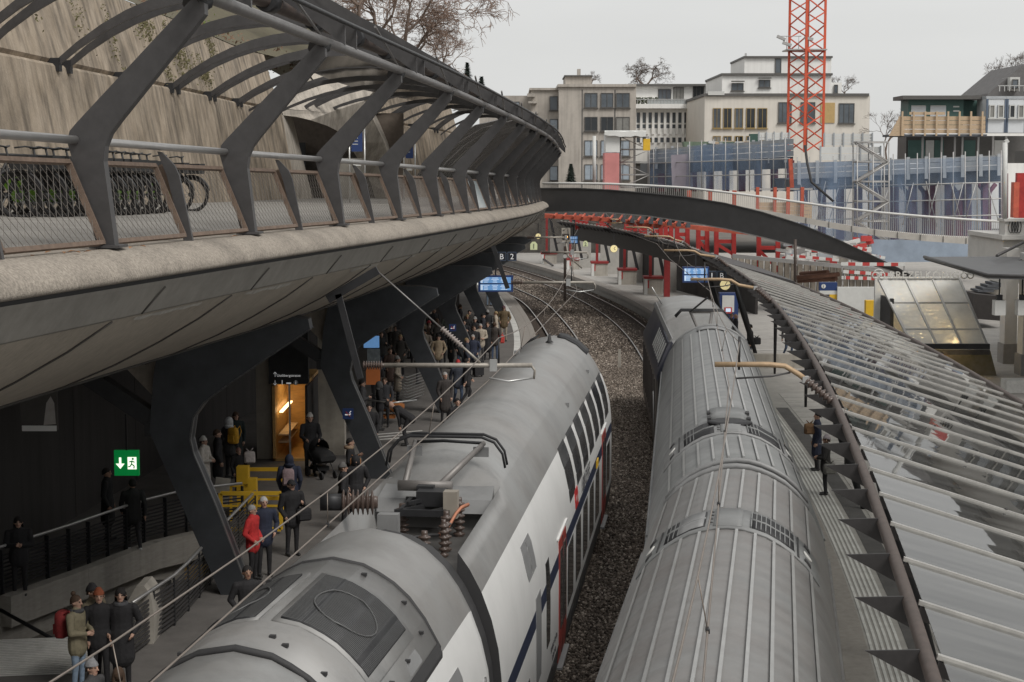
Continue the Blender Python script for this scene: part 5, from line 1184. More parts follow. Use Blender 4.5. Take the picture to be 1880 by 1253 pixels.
# beige building
Bb = thing('beige_building', 'beige apartment building with ochre-framed windows and white stacked upper storeys', 'building', tuple(A(1440, 300, 185)))
Y = 185
pbox(1294, 176, 1592, 420, Y, 24, beige, 'wall', Bb); pbox(1292, 172, 1595, 177, Y, 24, bframe, 'roof_edge', Bb, .25)
pbox(1326, 138, 1526, 174, Y+4, 16, wh, 'upper_storey', Bb); pbox(1324, 135, 1528, 139, Y+4, 16, bframe, 'upper_roof', Bb, .3)
pbox(1367, 106, 1526, 137, Y+6, 12, wh, 'top_storey', Bb); pbox(1365, 103.5, 1528, 107, Y+6, 12, bframe, 'top_roof', Bb, .3); pbox(1368, 98, 1371, 106, Y+7, .4, steel, 'flue', Bb)
ochre = mat('ochre_frame', (.30, .21, .08), .6, var=.1); ochre_p = mat('ochre_panel', (.46, .32, .14), .7, var=.1)
for (x0, x1) in ((1309, 1323), (1328, 1343), (1349, 1364), (1370, 1386), (1391, 1408)): window(x0, 199, x1, 236, Y, Bb, bglass, ochre, 1); window(x0, 250, x1, 266, Y, Bb, bglass, ochre, 1)
window(1429, 188, 1453, 226, Y, Bb, bglass, bframe, 2); window(1540, 190, 1568, 227, Y, Bb, bglass, bframe, 2); window(1470, 188, 1496, 226, Y, Bb, bglass, bframe, 1)
pbox(1507, 189, 1532, 226, Y, .2, ochre_p, 'ochre_panel', Bb, .1)
window(1393, 147, 1414, 161, Y+4, Bb, bglass, bframe, 1); window(1343, 153, 1365, 167, Y+4, Bb, bglass, bframe, 1); window(1423, 108, 1434, 135, Y+6, Bb, bglass, bframe, 0)
for (x0, y0, x1, y1) in ((1342, 149, 1366, 151), (1392, 143, 1415, 145)): pbox(x0, y0, x1, y1, Y+4, .3, bframe, 'canopy_slat', Bb, .5)
pbox(1300, 168, 1330, 175, Y-.4, .1, bframe_w, 'balustrade', Bb); pbox(1526, 152, 1545, 174, Y+6, 8, wh, 'side_storey', Bb)
window(1531, 156, 1538, 172, Y+5.9, Bb, bglass, bframe, 0)
# mansard house at far right
Hm = thing('mansard_house', 'grey mansard-roofed house with dormer at the right edge', 'building', tuple(A(1870, 300, 175)))
a = [A(1800, 205, 175), A(1815, 172, 175), A(1880, 118, 175), A(1990, 118, 175), A(2060, 205, 175)]; MB().prism(a, (0, 12, 0)).build('roof', mat('slate', (.13, .125, .125), .8, var=.2, scale=2), Hm)
pbox(1805, 204, 2055, 420, 175.5, 10, wh, 'wall', Hm); pbox(1855, 142, 1872, 166, 174, 3, bframe_w, 'dormer', Hm); window(1858, 146, 1869, 163, 173.9, Hm, bglass, bframe, 0)
for k in range(6): pbox(1835+k*9, 158, 1836+k*9, 168, 173.5, .1, steel, 'balcony_post', Hm)
pbox(1833, 157, 1885, 158.5, 173.5, .1, steel, 'balcony_rail', Hm)
# ------------------------------------------------------------------ footbridge
BYl, BYr = 104, 99
fb = thing('footbridge', 'dark grey steel arch footbridge with white handrail crossing behind the platforms', 'bridge', tuple(A(1300, 432, 102)))
def byY(x): return BYl+(BYr-BYl)*(x-1000)/650
top_ = [(990, 347), (1060, 347), (1120, 350), (1190, 356), (1260, 363), (1330, 374), (1400, 391), (1470, 413), (1540, 442), (1600, 470), (1650, 494), (1720, 535)]
bot = [(990, 389), (1060, 389), (1120, 390), (1190, 396), (1260, 407), (1330, 419), (1400, 435), (1470, 453), (1540, 470), (1600, 486), (1650, 500), (1720, 540)]
rr = []
for (x, y0), (_, y1) in zip(top_, bot):
    Yc = byY(x); p = A(x, y0, Yc); q = A(x, y1, Yc+.25); rr.append([p, p+Vector((0, 2.6, 0)), q+Vector((0, 2.2, 0)), q])
gird = mat('girder_grey', (.060, .059, .060), .55, .2, var=.15, scale=1.2)
MB().loft(rr, 0, True, True, False).build('girder', gird, fb)
MB().loft([[r_[3]+Vector((0, -.06, 0)), r_[3]+Vector((0, .12, 0)), r_[3]+Vector((0, .12, -.07)), r_[3]+Vector((0, -.06, -.07))] for r_ in rr], 0, True, True).build('bottom_flange', grey_tube, fb)
MB().loft([[r_[0]+Vector((0, -.06, .06)), r_[0]+Vector((0, .2, .06)), r_[0]+Vector((0, .2, -.0)), r_[0]+Vector((0, -.06, -.0))] for r_ in rr], 0, True, True).build('top_flange', gird, fb)
hr = [(996, 337), (1060, 337), (1120, 338), (1190, 341), (1260, 345), (1330, 353), (1400, 362), (1470, 372), (1540, 382), (1620, 391), (1700, 398), (1770, 403), (1840, 407)]
dk_ = [(996, 352), (1060, 352), (1120, 355), (1190, 360), (1260, 366), (1330, 375), (1400, 386), (1470, 398), (1540, 411), (1620, 424), (1700, 432), (1770, 437), (1840, 439)]
DY = 1.2
MB().tube([A(x, y, byY(min(x, 1700))+DY) for x, y in hr], .07, 8).build('handrail', mat('white_rail', (.62, .61, .59), .5, .1, var=.05), fb)
rr = []
for x, y in dk_:
    p = A(x, y, byY(min(x, 1700))+DY); rr.append([p+Vector((0, -.1, 0)), p+Vector((0, 2.6, 0)), p+Vector((0, 2.6, -.36)), p+Vector((0, -.1, -.36))])
MB().loft(rr, 0, True, True).build('deck_slab', mat('deck_white', (.50, .47, .43), .8, var=.12, scale=1, dirt=.2), fb)
for k in range(9):
    x = 1480+k*42; y = np.interp(x, [q[0] for q in dk_], [q[1] for q in dk_]); p = A(x, float(y), byY(min(x, 1700))+DY-.12); MB().bar(p, p+Vector((0, 0, -.36)), .05, .03).build('slab_joint', bframe, fb)
b0 = None
for k in range(230):
    x = 1000+k*3.66; yt = float(np.interp(x, [q[0] for q in hr], [q[1] for q in hr])); yb = float(np.interp(x, [q[0] for q in dk_], [q[1] for q in dk_])); Yc = byY(min(x, 1700))+DY
    p, q = A(x, yt, Yc), A(x, yb, Yc); h = p.z-q.z
    if b0 is None: b0 = o = MB().box((0, 0, .5), (.03, .03, 1)).build('baluster', mat('baluster_grey', (.36, .345, .33), .5, .3, var=.05), fb, world=False)
    else: o = inst(b0, 'baluster', fb)
    o.location = q-Vector(fb.location); o.scale = (1, 1, h)
# small fir in front of the tan building
def conifer(x, yb, yt, Y, lab):
    b_ = A(x, yb, Y); h = A(x, yt, Y).z-b_.z; t = thing('fir_tree', lab, 'tree', tuple(b_)); MB().tube([b_, b_+Vector((0, 0, h))], [.12, .02], 6).build('trunk', brown_tube, t); m_ = MB()
    for _ in range(900):
        u = random.random()**.8; z = h*(.08+.92*u); r_ = (1-u)*h*.36*(.35+.65*random.random())*(1 if int(u*9) % 1 == 0 else .6); a = random.random()*6.28
        tier = abs((u*7) % 1-.3); r_ *= (1.1-.6*tier); p = b_+Vector((math.cos(a)*r_, math.sin(a)*r_, z-r_*.25)); d = Vector((math.cos(a), math.sin(a), -.3)); n = Vector((-math.sin(a), math.cos(a), 0)); s_ = .17
        m_.add([p-d*s_, p+n*s_*.35, p+d*s_, p-n*s_*.35], [(0, 1, 2, 3)])
    m_.build('crown', mat('fir_green', (.030, .045, .035), .9, var=.4, scale=5), t, recalc=False)
conifer(1048, 338, 302, 112, 'small dark fir tree standing behind the footbridge railing')
one('lamp_pole', MB().tube([A(1091, 340, 115), A(1091, 250, 115)], .12, 8), off_white, 'plain pale pole left of the red construction sheet', 'pole')
# ------------------------------------------------------------------ construction site
net = bpy.data.materials.new('blue_net'); net.use_nodes = True; n_ = net.node_tree.nodes; l_ = net.node_tree.links
pb = n_['Principled BSDF']; pb.inputs['Base Color'].default_value = (.27, .38, .56, 1); pb.inputs['Roughness'].default_value = .8
tc = n_.new('ShaderNodeTexCoord'); nz = n_.new('ShaderNodeTexNoise'); nz.inputs['Scale'].default_value = .45; nz.inputs['Detail'].default_value = 7; mp = n_.new('ShaderNodeMapping'); mp.inputs['Scale'].default_value = (1.3, 1.3, .45); l_.new(tc.outputs['Object'], mp.inputs[0]); l_.new(mp.outputs[0], nz.inputs[0])
mr = n_.new('ShaderNodeMapRange'); mr.inputs['From Min'].default_value = .3; mr.inputs['From Max'].default_value = .7; mr.inputs['To Min'].default_value = .10; mr.inputs['To Max'].default_value = .58; l_.new(nz.outputs[0], mr.inputs[0]); l_.new(mr.outputs[0], pb.inputs['Alpha'])
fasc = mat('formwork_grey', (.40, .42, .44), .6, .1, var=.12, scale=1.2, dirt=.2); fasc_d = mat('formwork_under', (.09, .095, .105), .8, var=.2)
scaf = mat('scaffold_steel', (.42, .41, .40), .5, .5, var=.1); redsheet = mat('red_sheet', (.55, .22, .21), .8, var=.15, scale=.6); wsheet = mat('white_sheet', (.68, .68, .66), .8, var=.08, scale=.8)
def ground_deck(name, lab, xl, yl0, yl1, xr, yr0, yr1, Yl, Yr, nb, posts, pb_=440):
    t = thing(name, lab, 'formwork', tuple(A((xl+xr)/2, max(yl1, yr1)+40, (Yl+Yr)/2)))
    for k in range(3):
        f0, f1 = k/3, (k+.9)/3
        a = A(xl, yl0+(yl1-yl0)*f0, Yl); b_ = A(xr, yr0+(yr1-yr0)*f0, Yr); c = A(xr, yr0+(yr1-yr0)*f1, Yr); d = A(xl, yl0+(yl1-yl0)*f1, Yl)
        MB().prism([a, b_, c, d], (0, .15, 0)).build('edge_board', fasc, t)
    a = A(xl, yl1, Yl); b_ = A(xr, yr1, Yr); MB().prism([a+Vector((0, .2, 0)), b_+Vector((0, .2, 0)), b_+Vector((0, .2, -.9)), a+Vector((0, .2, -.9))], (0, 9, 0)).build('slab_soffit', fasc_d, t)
    for k in range(nb):
        x = xl+(xr-xl)*(k+.5)/nb; Yc = Yl+(Yr-Yl)*(k+.5)/nb; y0 = yl0+(yr0-yl0)*(k+.5)/nb; y1 = yl1+(yr1-yl1)*(k+.5)/nb
        MB().bar(A(x, y0-3, Yc)+Vector((0, -.1, 0)), A(x, y1+10, Yc)+Vector((0, -.1, 0)), .25, .12, 0, (0, 1, 0)).build('edge_post', fasc, t)
        if posts: MB().bar(A(x+9, y1+6, Yc+4), A(x+9, pb_, Yc+4), .55, .55, 0, (0, 1, 0)).build('column', mat('column_maroon', (.15, .035, .05), .7, var=.2), t)
    return t
d1 = ground_deck('formwork_deck', 'left raised formwork deck with grey edge boards and blue netting', 1190, 275, 301, 1457, 255, 288, 150, 132, 9, True, 352)
d2 = ground_deck('formwork_deck', 'long right formwork deck with grey edge boards over red columns', 1450, 300, 330, 1850, 285, 312, 130, 122, 12, True)
def netting(lab, xl, xr, yt, yb, Yl, Yr, ny=10):
    m_ = MB(); rr = []; n = 40
    for i in range(n+1):
        x = xl+(xr-xl)*i/n; Yc = Yl+(Yr-Yl)*i/n; row = []
        for j in range(ny+1):
            t_ = j/ny; y0 = yt[0]+(yt[1]-yt[0])*i/n; y1 = yb[0]+(yb[1]-yb[0])*i/n
            p = A(x, y0+(y1-y0)*t_, Yc); p.y -= .35+.35*math.sin(i*.9+j*.35)*t_+.2*math.sin(i*2.3)*t_; row.append(p)
        rr.append(row)
    m_.loft(rr, 0, False, False, True); o = m_.build('safety_net', net, recalc=False); return tag(o, lab, 'netting')
netting('translucent blue safety net draped over the left formwork deck', 1190, 1450, (278, 262), (345, 352), 149.5, 131.5)
netting('translucent blue safety net draped over the long right formwork deck', 1455, 1838, (300, 288), (445, 436), 129.3, 121.6)
netting('second layer of blue netting bunched at the middle of the left deck', 1262, 1345, (268, 262), (345, 350), 145, 138.5)
one('net_sheet', MB().prism([A(1232, 285, 144.5), A(1270, 283, 144.5), A(1272, 345, 144.5), A(1234, 345, 144.5)], (0, .06, 0)), mat('mauve_sheet', (.30, .27, .31), .8, var=.15, scale=.8), 'mauve grey protective sheet hanging among the blue nets', 'sheet')
# lower blue sheeting under the bridge deck at the right
one('blue_tarpaulin', MB().prism([A(1600, 440, 118), A(1850, 445, 118), A(1850, 480, 118), A(1600, 482, 118)], (0, .1, 0)), mat('tarp_blue', (.26, .31, .38), .8, var=.2, scale=.7), 'pale blue tarpaulin wall under the right end of the footbridge', 'tarpaulin')
# scaffold tower with red and white sheets
def scaffold(lab, x0, x1, y0, y1, Y, nx, ny, dep=1.4, stairs=False):
    t = thing('scaffold_tower', lab, 'scaffold', tuple(A((x0+x1)/2, y1, Y)))
    for i in range(nx+1):
        x = x0+(x1-x0)*i/nx
        for dy in (0, dep): MB().tube([A(x, y1, Y)+Vector((0, dy, 0)), A(x, y0, Y)+Vector((0, dy, 0))], .05, 6).build('standard', scaf, t)
    for j in range(ny+1):
        y = y0+(y1-y0)*j/ny; a, b_ = A(x0, y, Y), A(x1, y, Y)
        for dy in (0, dep): MB().tube([a+Vector((0, dy, 0)), b_+Vector((0, dy, 0))], .04, 6).build('ledger', scaf, t)
        MB().box((a+b_)/2+Vector((0, dep/2, .06)), ((b_-a).length, dep*.8, .06)).build('platform_board', scaf, t)
        if j < ny:
            c = A(x0 if j % 2 else x1, y0+(y1-y0)*(j+1)/ny, Y); d = A(x1 if j % 2 else x0, y, Y); MB().tube([c+Vector((0, -.05, 0)), d+Vector((0, -.05, 0))], .04 if not stairs else .05, 6).build('brace', scaf, t)
            if stairs:
                for e in (-.25, .25): MB().bar(c+Vector((0, .5+e, 0)), d+Vector((0, .5+e, 0)), .05, .22).build('stair_stringer', scaf, t)
    return t
scaffold('grey scaffold tower beside the red construction sheet', 1140, 1192, 252, 345, 148, 2, 4)
scaffold('tall scaffold stair tower rising in the middle of the construction site', 1574, 1632, 262, 480, 119, 2, 6, 1.5, True)
one('red_sheet', MB().prism([A(1110, 281, 147), A(1137, 281, 147), A(1137, 350, 147), A(1110, 350, 147)], (0, 3, 0)), redsheet, 'faded red sheet wrapping the left end of the scaffold', 'sheet')
one('white_sheet', MB().prism([A(1112, 244, 147), A(1138, 240, 147), A(1138, 280, 147), A(1112, 280, 147)], (0, 3, 0)), wsheet, 'white sheet wall above the faded red sheet', 'sheet')
m_ = MB(); rr = []
for i in range(9):
    x = 1110+i*9.5; rr.append([A(x, 242+random.uniform(-2, 1), 146.5), A(x, 250+random.uniform(-2, 2), 146.5), A(x, 250, 150), A(x, 240, 150)])
m_.loft(rr, 0, True, True); one('roof_sheet', m_, wsheet, 'crumpled white plastic sheet roof on the left scaffold', 'sheet')
one('yellow_box', MB().box(A(1187, 266, 147), (.6, .5, 1.0)), yellow_paint, 'small yellow box on top of the left scaffold', 'box')
# material heap and skip
sk = A(1300, 268, 151); one('green_skip', MB().box(sk, (4.2, 1.8, .7), 0, None, (1.08, 1.05)), mat('skip_green', (.16, .21, .15), .7, var=.2), 'low green skip behind the left formwork deck', 'skip')
hp2 = thing('plank_heap', 'heap of planks and foil lying on the left formwork deck', 'planks', tuple(A(1345, 266, 151)))
for k in range(14): MB().bar(A(1300+k*8+random.uniform(-6, 6), 262+random.uniform(-2, 2), 150+k*.1), A(1330+k*7, 262+random.uniform(-2, 3), 150.3+k*.1), .25, .22).build('plank', wood if k % 3 else wsheet, hp2)
one('green_cabinet', MB().box(A(1385, 257, 139), (.8, .8, .95)), mat('cabinet_green', (.045, .10, .08), .6, var=.1), 'dark green cabinet on the left formwork deck', 'cabinet')
# white barrier boards on deck
for (x0, y0, x1, y1, Y, n, lab) in ((1392, 244, 1448, 258, 136, 3, 'white corrugated edge barrier left of the crane mast'), (1512, 246, 1600, 268, 138, 4, 'white corrugated edge barrier right of the crane mast'), (1505, 270, 1615, 296, 134, 2, 'low white site cabin below the corrugated barrier')):
    t = thing('edge_barrier', lab, 'barrier', tuple(A((x0+x1)/2, y1, Y)))
    for k in range(n):
        a = y0+(y1-y0)*k/n; pbox(x0, a, x1, a+(y1-y0)/n*.88, Y, .15, wsheet, 'board', t)
    for k in range(n+2): x = x0+(x1-x0)*k/(n+1); pbox(x, y0-2, x+2, y1+2, Y, .1, fasc, 'post', t, .12)
# tower crane mast
cr = thing('tower_crane', 'bright orange lattice tower crane mast with floodlights on a small platform', 'crane', tuple(A(1478, 275, 145)))
cb = A(1478, 280, 145); s_ = 1.05; rotc = Matrix.Rotation(R(33), 3, 'Z'); cor = [rotc @ Vector((a*s_, b_*s_, 0)) for a, b_ in ((-1, -1), (1, -1), (1, 1), (-1, 1))]
top_z = 30; br = mat('crane_orange', (.62, .10, .045), .5, .1, var=.1, scale=2)
for c in cor: MB().bar(cb+c, cb+c+Vector((0, 0, top_z)), .19, .19).build('mast_leg', br, cr)
nseg = 14
for k in range(nseg):
    z0, z1 = top_z*k/nseg, top_z*(k+1)/nseg
    for i in range(4):
        a, b_ = cor[i], cor[(i+1) % 4]
        zm = (z0+z1)/2
        MB().bar(cb+a+Vector((0, 0, z0)), cb+b_+Vector((0, 0, zm)), .09, .09).build('lattice_bar', br, cr); MB().bar(cb+b_+Vector((0, 0, zm)), cb+a+Vector((0, 0, z1)), .09, .09).build('lattice_bar', br, cr)
        if k % 4 == 3: MB().bar(cb+a+Vector((0, 0, z1)), cb+b_+Vector((0, 0, z1)), .12, .16).build('ring_bar', br, cr)
for s2 in (-.15, .15): MB().tube([cb+Vector((s2, 0, 0)), cb+Vector((s2, 0, top_z))], .03, 5).build('ladder_rail', scaf, cr)
lz = A(1478, 93, 145).z-cb.z
MB().box(cb+Vector((-.2, 0, lz)), (3.4, 2.6, .10)).build('platform', scaf, cr)
for x0 in (-1.9, -.9): MB().tube([cb+Vector((x0, -1.2, lz)), cb+Vector((x0, -1.2, lz+1.1))], .03, 5).build('platform_rail', scaf, cr)
MB().tube([cb+Vector((-2.4, -1.2, lz+1.1)), cb+Vector((-.7, -1.2, lz+1.1))], .03, 5).build('platform_rail', scaf, cr)
for (dx, dz, a) in ((-2.4, .95, .4), (-1.9, .45, .3), (-.1, .9, .2)): MB().box(cb+Vector((dx, -1.3, lz+dz)), (.75, .4, .22), 0, Matrix.Rotation(a, 3, 'Y')).build('floodlight', scaf, cr)
MB().tube([cb+Vector((-2.4, -1.3, lz+.95)), cb+Vector((-1.5, -1.2, lz))], .04, 5).build('lamp_arm', scaf, cr)
# stacked site cabins
gcab = mat('cabin_green', (.07, .14, .125), .6, var=.1, scale=1); cabw = mat('cabin_white', (.62, .64, .66), .6, var=.05)
sc_ = thing('site_cabin', 'dark green site cabin with white window panels above the timber balcony', 'cabin', tuple(A(1720, 228, 132)))
pbox(1668, 182, 1768, 230, 132, 2.6, gcab, 'body', sc_); pbox(1656, 176, 1800, 183, 131.5, 3.4, bframe, 'flat_roof', sc_, .3)
for (x0, x1) in ((1673, 1699), (1708, 1736)): w_ = pbox(x0, 195, x1, 224, 132, .06, cabw, 'window_shutter', sc_, .05); pbox(x0, 194, x1, 196, 132, .06, bframe_w, 'shutter_frame', w_, .08)
for k in range(2): pbox(1750, 195+k*8, 1761, 197.5+k*8, 132, .05, off_white, 'sign_line', sc_, .04)
pbox(1766, 185, 1812, 226, 133, 2.4, gcab, 'end_body', sc_); pbox(1800, 184, 1809, 196, 132.6, .4, cabw, 'air_unit', sc_)
for i, (x0, x1) in enumerate(((1811, 1847), (1848, 1884), (1885, 1920))):
    t = thing('site_cabin', ('left white site cabin with two small windows stacked by the green cabin', 'right white site cabin with two small windows at the picture edge', 'outermost white site cabin beyond the picture edge')[i], 'cabin', tuple(A((x0+x1)/2, 243, 130)), 0, 'white site cabins')
    pbox(x0, 180, x1, 244, 130, 2.6, cabw, 'body', t); pbox(x0-.5, 177, x1+.5, 182, 130, 2.7, fasc, 'roof', t, .06)
    for q in (x0+5, x0+21): window(q, 193, q+10, 217, 130, t, bglass, bframe_w, 0)
    for q in (x0, x1-2): pbox(q, 180, q+2, 244, 130, .1, mat('cabin_post', (.10, .13, .18), .6, var=.1), 'corner_post', t, .05)
bc = thing('timber_balcony', 'raw timber balcony parapet on scaffold in front of the green cabin', 'balcony', tuple(A(1740, 250, 130)))
for k in range(4): pbox(1650-k*4, 214+k*8, 1809, 221.2+k*8, 129.5, .12, wood, 'plank', bc)
for k in range(8): pbox(1655+k*21, 205, 1657+k*21, 250, 129.4, .1, wood, 'plank_post', bc, .12)
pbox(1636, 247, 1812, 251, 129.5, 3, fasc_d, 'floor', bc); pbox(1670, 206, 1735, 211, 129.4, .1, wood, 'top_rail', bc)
MB().prism([A(1632, 250, 129.4), A(1652, 214, 129.4), A(1660, 214, 129.4), A(1660, 250, 129.4)], (0, .1, 0)).build('end_board', wood, bc)
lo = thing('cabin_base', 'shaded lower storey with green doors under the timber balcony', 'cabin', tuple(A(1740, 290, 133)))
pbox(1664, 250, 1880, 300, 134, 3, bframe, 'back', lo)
for (x0, x1, mt_) in ((1668, 1698, gcab), (1700, 1714, off_white), (1716, 1732, gcab), (1770, 1790, gcab), (1826, 1850, off_white)): pbox(x0, 258, x1, 298, 133.8, .15, mt_, 'panel', lo)
for x in (1693, 1728, 1752, 1766, 1795, 1822, 1846): pbox(x, 250, x+2, 300, 131.5, .15, scaf, 'prop', lo)
# pole lattice in front of the nets
pl_ = thing('pole_scaffold', 'lattice of thin scaffold poles standing in front of the blue nets', 'scaffold', tuple(A(1500, 440, 122)))
for k in range(30):
    x = 1200+k*22; Yp = float(np.interp(x, [1190, 1450, 1850], [148.6, 130.6, 120.6])); y0 = float(np.interp(x, [1190, 1457, 1458, 1850], [272, 250, 295, 282]))
    MB().tube([A(x, y0-6, Yp), A(x, 352 if x < 1450 else 436, Yp)], .045, 5).build('pole', scaf, pl_)
for yy0, yy1, xa, xb in ((300, 292, 1195, 1450), (325, 320, 1195, 1450), (345, 335, 1460, 1838), (375, 365, 1460, 1838), (405, 395, 1460, 1838)):
    MB().tube([A(xa, yy0, float(np.interp(xa, [1190, 1450, 1850], [148.4, 130.4, 120.4]))), A(xb, yy1, float(np.interp(xb, [1190, 1450, 1850], [148.4, 130.4, 120.4])))], .045, 5).build('pole', scaf, pl_)
for k in range(16):
    x = 1470+k*23; Yp = float(np.interp(x, [1450, 1850], [130.2, 120.2])); MB().tube([A(x, 340+random.uniform(-8, 8), Yp), A(x+random.choice([-20, 20]), 410+random.uniform(-10, 10), Yp)], .035, 5).build('brace', scaf, pl_)
# orange formwork panel
of = thing('wall_formwork', 'timber wall formwork with bright orange steel walers behind the footbridge rail', 'formwork', tuple(A(1440, 402, 112)))
for k in range(4): pbox(1392, 372+k*7.5, 1491, 379+k*7.5, 112, .15, wood, 'board', of)
for x in (1388, 1420, 1444, 1470): pbox(x, 344, x+5, 404, 111.8, .2, orange_paint, 'waler', of, .1)
pbox(1380, 346, 1492, 349, 111.9, .1, scaf, 'top_rail', of)
for (x, y0, y1) in ((1262, 350, 372), (1300, 350, 375), (1345, 350, 380)): pbox(x, y0, x+7, y1, 112.5, .2, orange_paint, 'waler', of)
one('orange_beam', MB().bar(A(1451, 292, 128), A(1454, 345, 128), .28, .28), orange_paint, 'orange steel post standing below the crane base', 'post')
one('black_hose', MB().tube([A(1478, 268, 127), A(1482, 300, 126), A(1490, 335, 125), A(1530, 370, 124)], .10, 6), gasket, 'black concrete hose hanging from the crane base', 'hose')
# arched red columns behind the right net
for i, x in enumerate((1668, 1700, 1760, 1812)):
    t = thing('arched_column', ('first', 'second', 'third', 'last')[i]+' red forked column from the left behind the right blue net', 'column', tuple(A(x, 435, 131)), 0, 'forked red columns behind the net')
    MB().bar(A(x, 440, 131), A(x, 350, 131), .5, .5, 0, (0, 1, 0)).build('stem', MAT['column_maroon'], t)
    for s_ in (-1, 1): MB().tube([A(x, 372, 131), A(x+s_*5, 352, 131), A(x+s_*16, 338, 131)], .18, 6).build('fork_arm', MAT['column_maroon'], t)
# red trestles below the footbridge
rt = orange_paint
def trestle(i, x0, x1, yt, yb, Y, lab):
    t = thing('steel_trestle', lab, 'trestle', tuple(A((x0+x1)/2, yb, Y)), 0, 'red steel trestles under the footbridge')
    for x in (x0, x1): MB().bar(A(x, yt, Y), A(x, yb, Y), .30, .30, 0, (0, 1, 0)).build('leg', red_paint, t)
    ym = yt+(yb-yt)*.38; MB().bar(A(x0, ym, Y), A(x1, ym, Y), .2, .26).build('cross_beam', red_paint, t)
    MB().bar(A(x0, ym+4, Y), A(x1, yb-6, Y), .18, .22).build('brace', red_paint, t)
for i, (x0, x1, yt, yb, Y) in enumerate(((1393, 1428, 428, 500, 117), (1315, 1347, 425, 474, 117.5), (1243, 1262, 416, 455, 119), (1282, 1298, 420, 466, 118), (1196, 1213, 412, 446, 120), (1222, 1232, 414, 452, 123), (1150, 1166, 408, 436, 121), (1104, 1118, 404, 428, 122), (1060, 1076, 402, 422, 123), (1176, 1184, 410, 440, 124))):
    trestle(i, x0, x1, yt, yb, Y, ('nearest tall red trestle with a diagonal brace at the right', 'second tall red trestle under the footbridge', 'narrow red trestle left of the second tall one', 'red trestle between the tall ones and the narrow pair', 'middle red trestle under the footbridge', 'slim red trestle set behind the middle ones', 'short red trestle left of the middle', 'short red trestle above the dark canopy', 'leftmost short red trestle above the dark canopy', 'slim red trestle behind the short ones')[i])
bm = thing('support_beams', 'orange steel support beams stepping along under the footbridge girder', 'beam', tuple(A(1200, 415, 112)))
for (x0, y0, x1, y1, Y) in ((1000, 397, 1120, 404, 112), (1060, 398, 1215, 416, 113), (1170, 408, 1300, 421, 113.5), (1270, 418, 1440, 434, 115)): MB().bar(A(x0, y0, Y), A(x1, y1, Y), .4, .26).build('beam', rt, bm); MB().bar(A(x0, y0-4, Y+.5), A(x1, y1-4, Y+.5), .7, .05).build('beam_flange', rt, bm)
for k in range(15):
    x = 1018+k*17; y = float(np.interp(x, [1000, 1200, 1300], [396, 407, 418])); MB().bar(A(x, y, 111.5), A(x+6, y-8, 112.5), .10, .10).build('bracket', rt, bm); MB().box(A(x+7, y-2, 112.6), (.28, .6, .5)).build('packing_block', fasc_d, bm)
# far platform: hoarding blocks around the canopy supports
for i, (x, yb, w_, h, Y) in enumerate(((1200, 541, 34, 29, 115), (1152, 523, 33, 26, 124.6), (1101, 507, 30, 23, 134), (1008, 485, 28, 18, 150), (1052, 495, 22, 17, 142))):
    b_ = G(x, yb, 0); Y = b_.y; px = Y/FPX; t = thing('hoarding_block', ('nearest', 'second', 'third', 'farthest', 'fourth')[i]+' white hoarding block with red cap on the far right platform', 'hoarding', tuple(b_), 0, 'hoarding blocks on the far platform')
    MB().box(b_+Vector((0, .6, h*px/2)), (w_*px, 1.2, h*px)).build('board', concrete_light, t); MB().box(b_+Vector((0, .6, h*px+.07)), (w_*px+.1, 1.4, .16)).build('cap', mat('shaded_red', (.24, .022, .022), .6, var=.15), t)  # boards and red parts toned down to carry the shade here
    MB().box(b_+Vector((-w_*px/2+.1, -.03, h*px/2)), (.22, .1, h*px)).build('corner_post', off_white, t); MB().box(b_+Vector((-w_*px/2+.25, -.04, h*px*.65)), (.12, .05, h*px*.5)).build('red_marker', red_paint, t)
    MB().bar(b_+Vector((-.2, .5, h*px)), b_+Vector((-.2, .5, 4.2)), .20, .20, 0, (0, 1, 0)).build('red_post', MAT['shaded_red'], t); MB().bar(b_+Vector((.8, .8, h*px)), b_+Vector((.1, .8, 4.2)), .22, .22, 0, (0, 1, 0)).build('dark_prop', black_steel, t)
    MB().box(b_+Vector((1.0, 2.4, 1.2)), (w_*px*1.25, .2, 2.4)).build('rear_board', mat('shutter_board', (.36, .345, .32), .8, var=.12, scale=2), t)
one('red_column', MB().bar(G(1224, 545)+Vector((0, 0, 0)), G(1224, 545)+Vector((0, 0, 4)), .4, .4, 0, (0, 1, 0)), MAT['shaded_red'], 'thick shade-darkened red column right of the nearest hoarding block', 'column')
MB().box((-1.5, 171, 2.2), (30, .5, 6.4)).build('tunnel_wall', mat('tunnel_stone', (.07, .063, .055), .9, var=.4, scale=2, bump=.4, bscale=5), kind='structure')
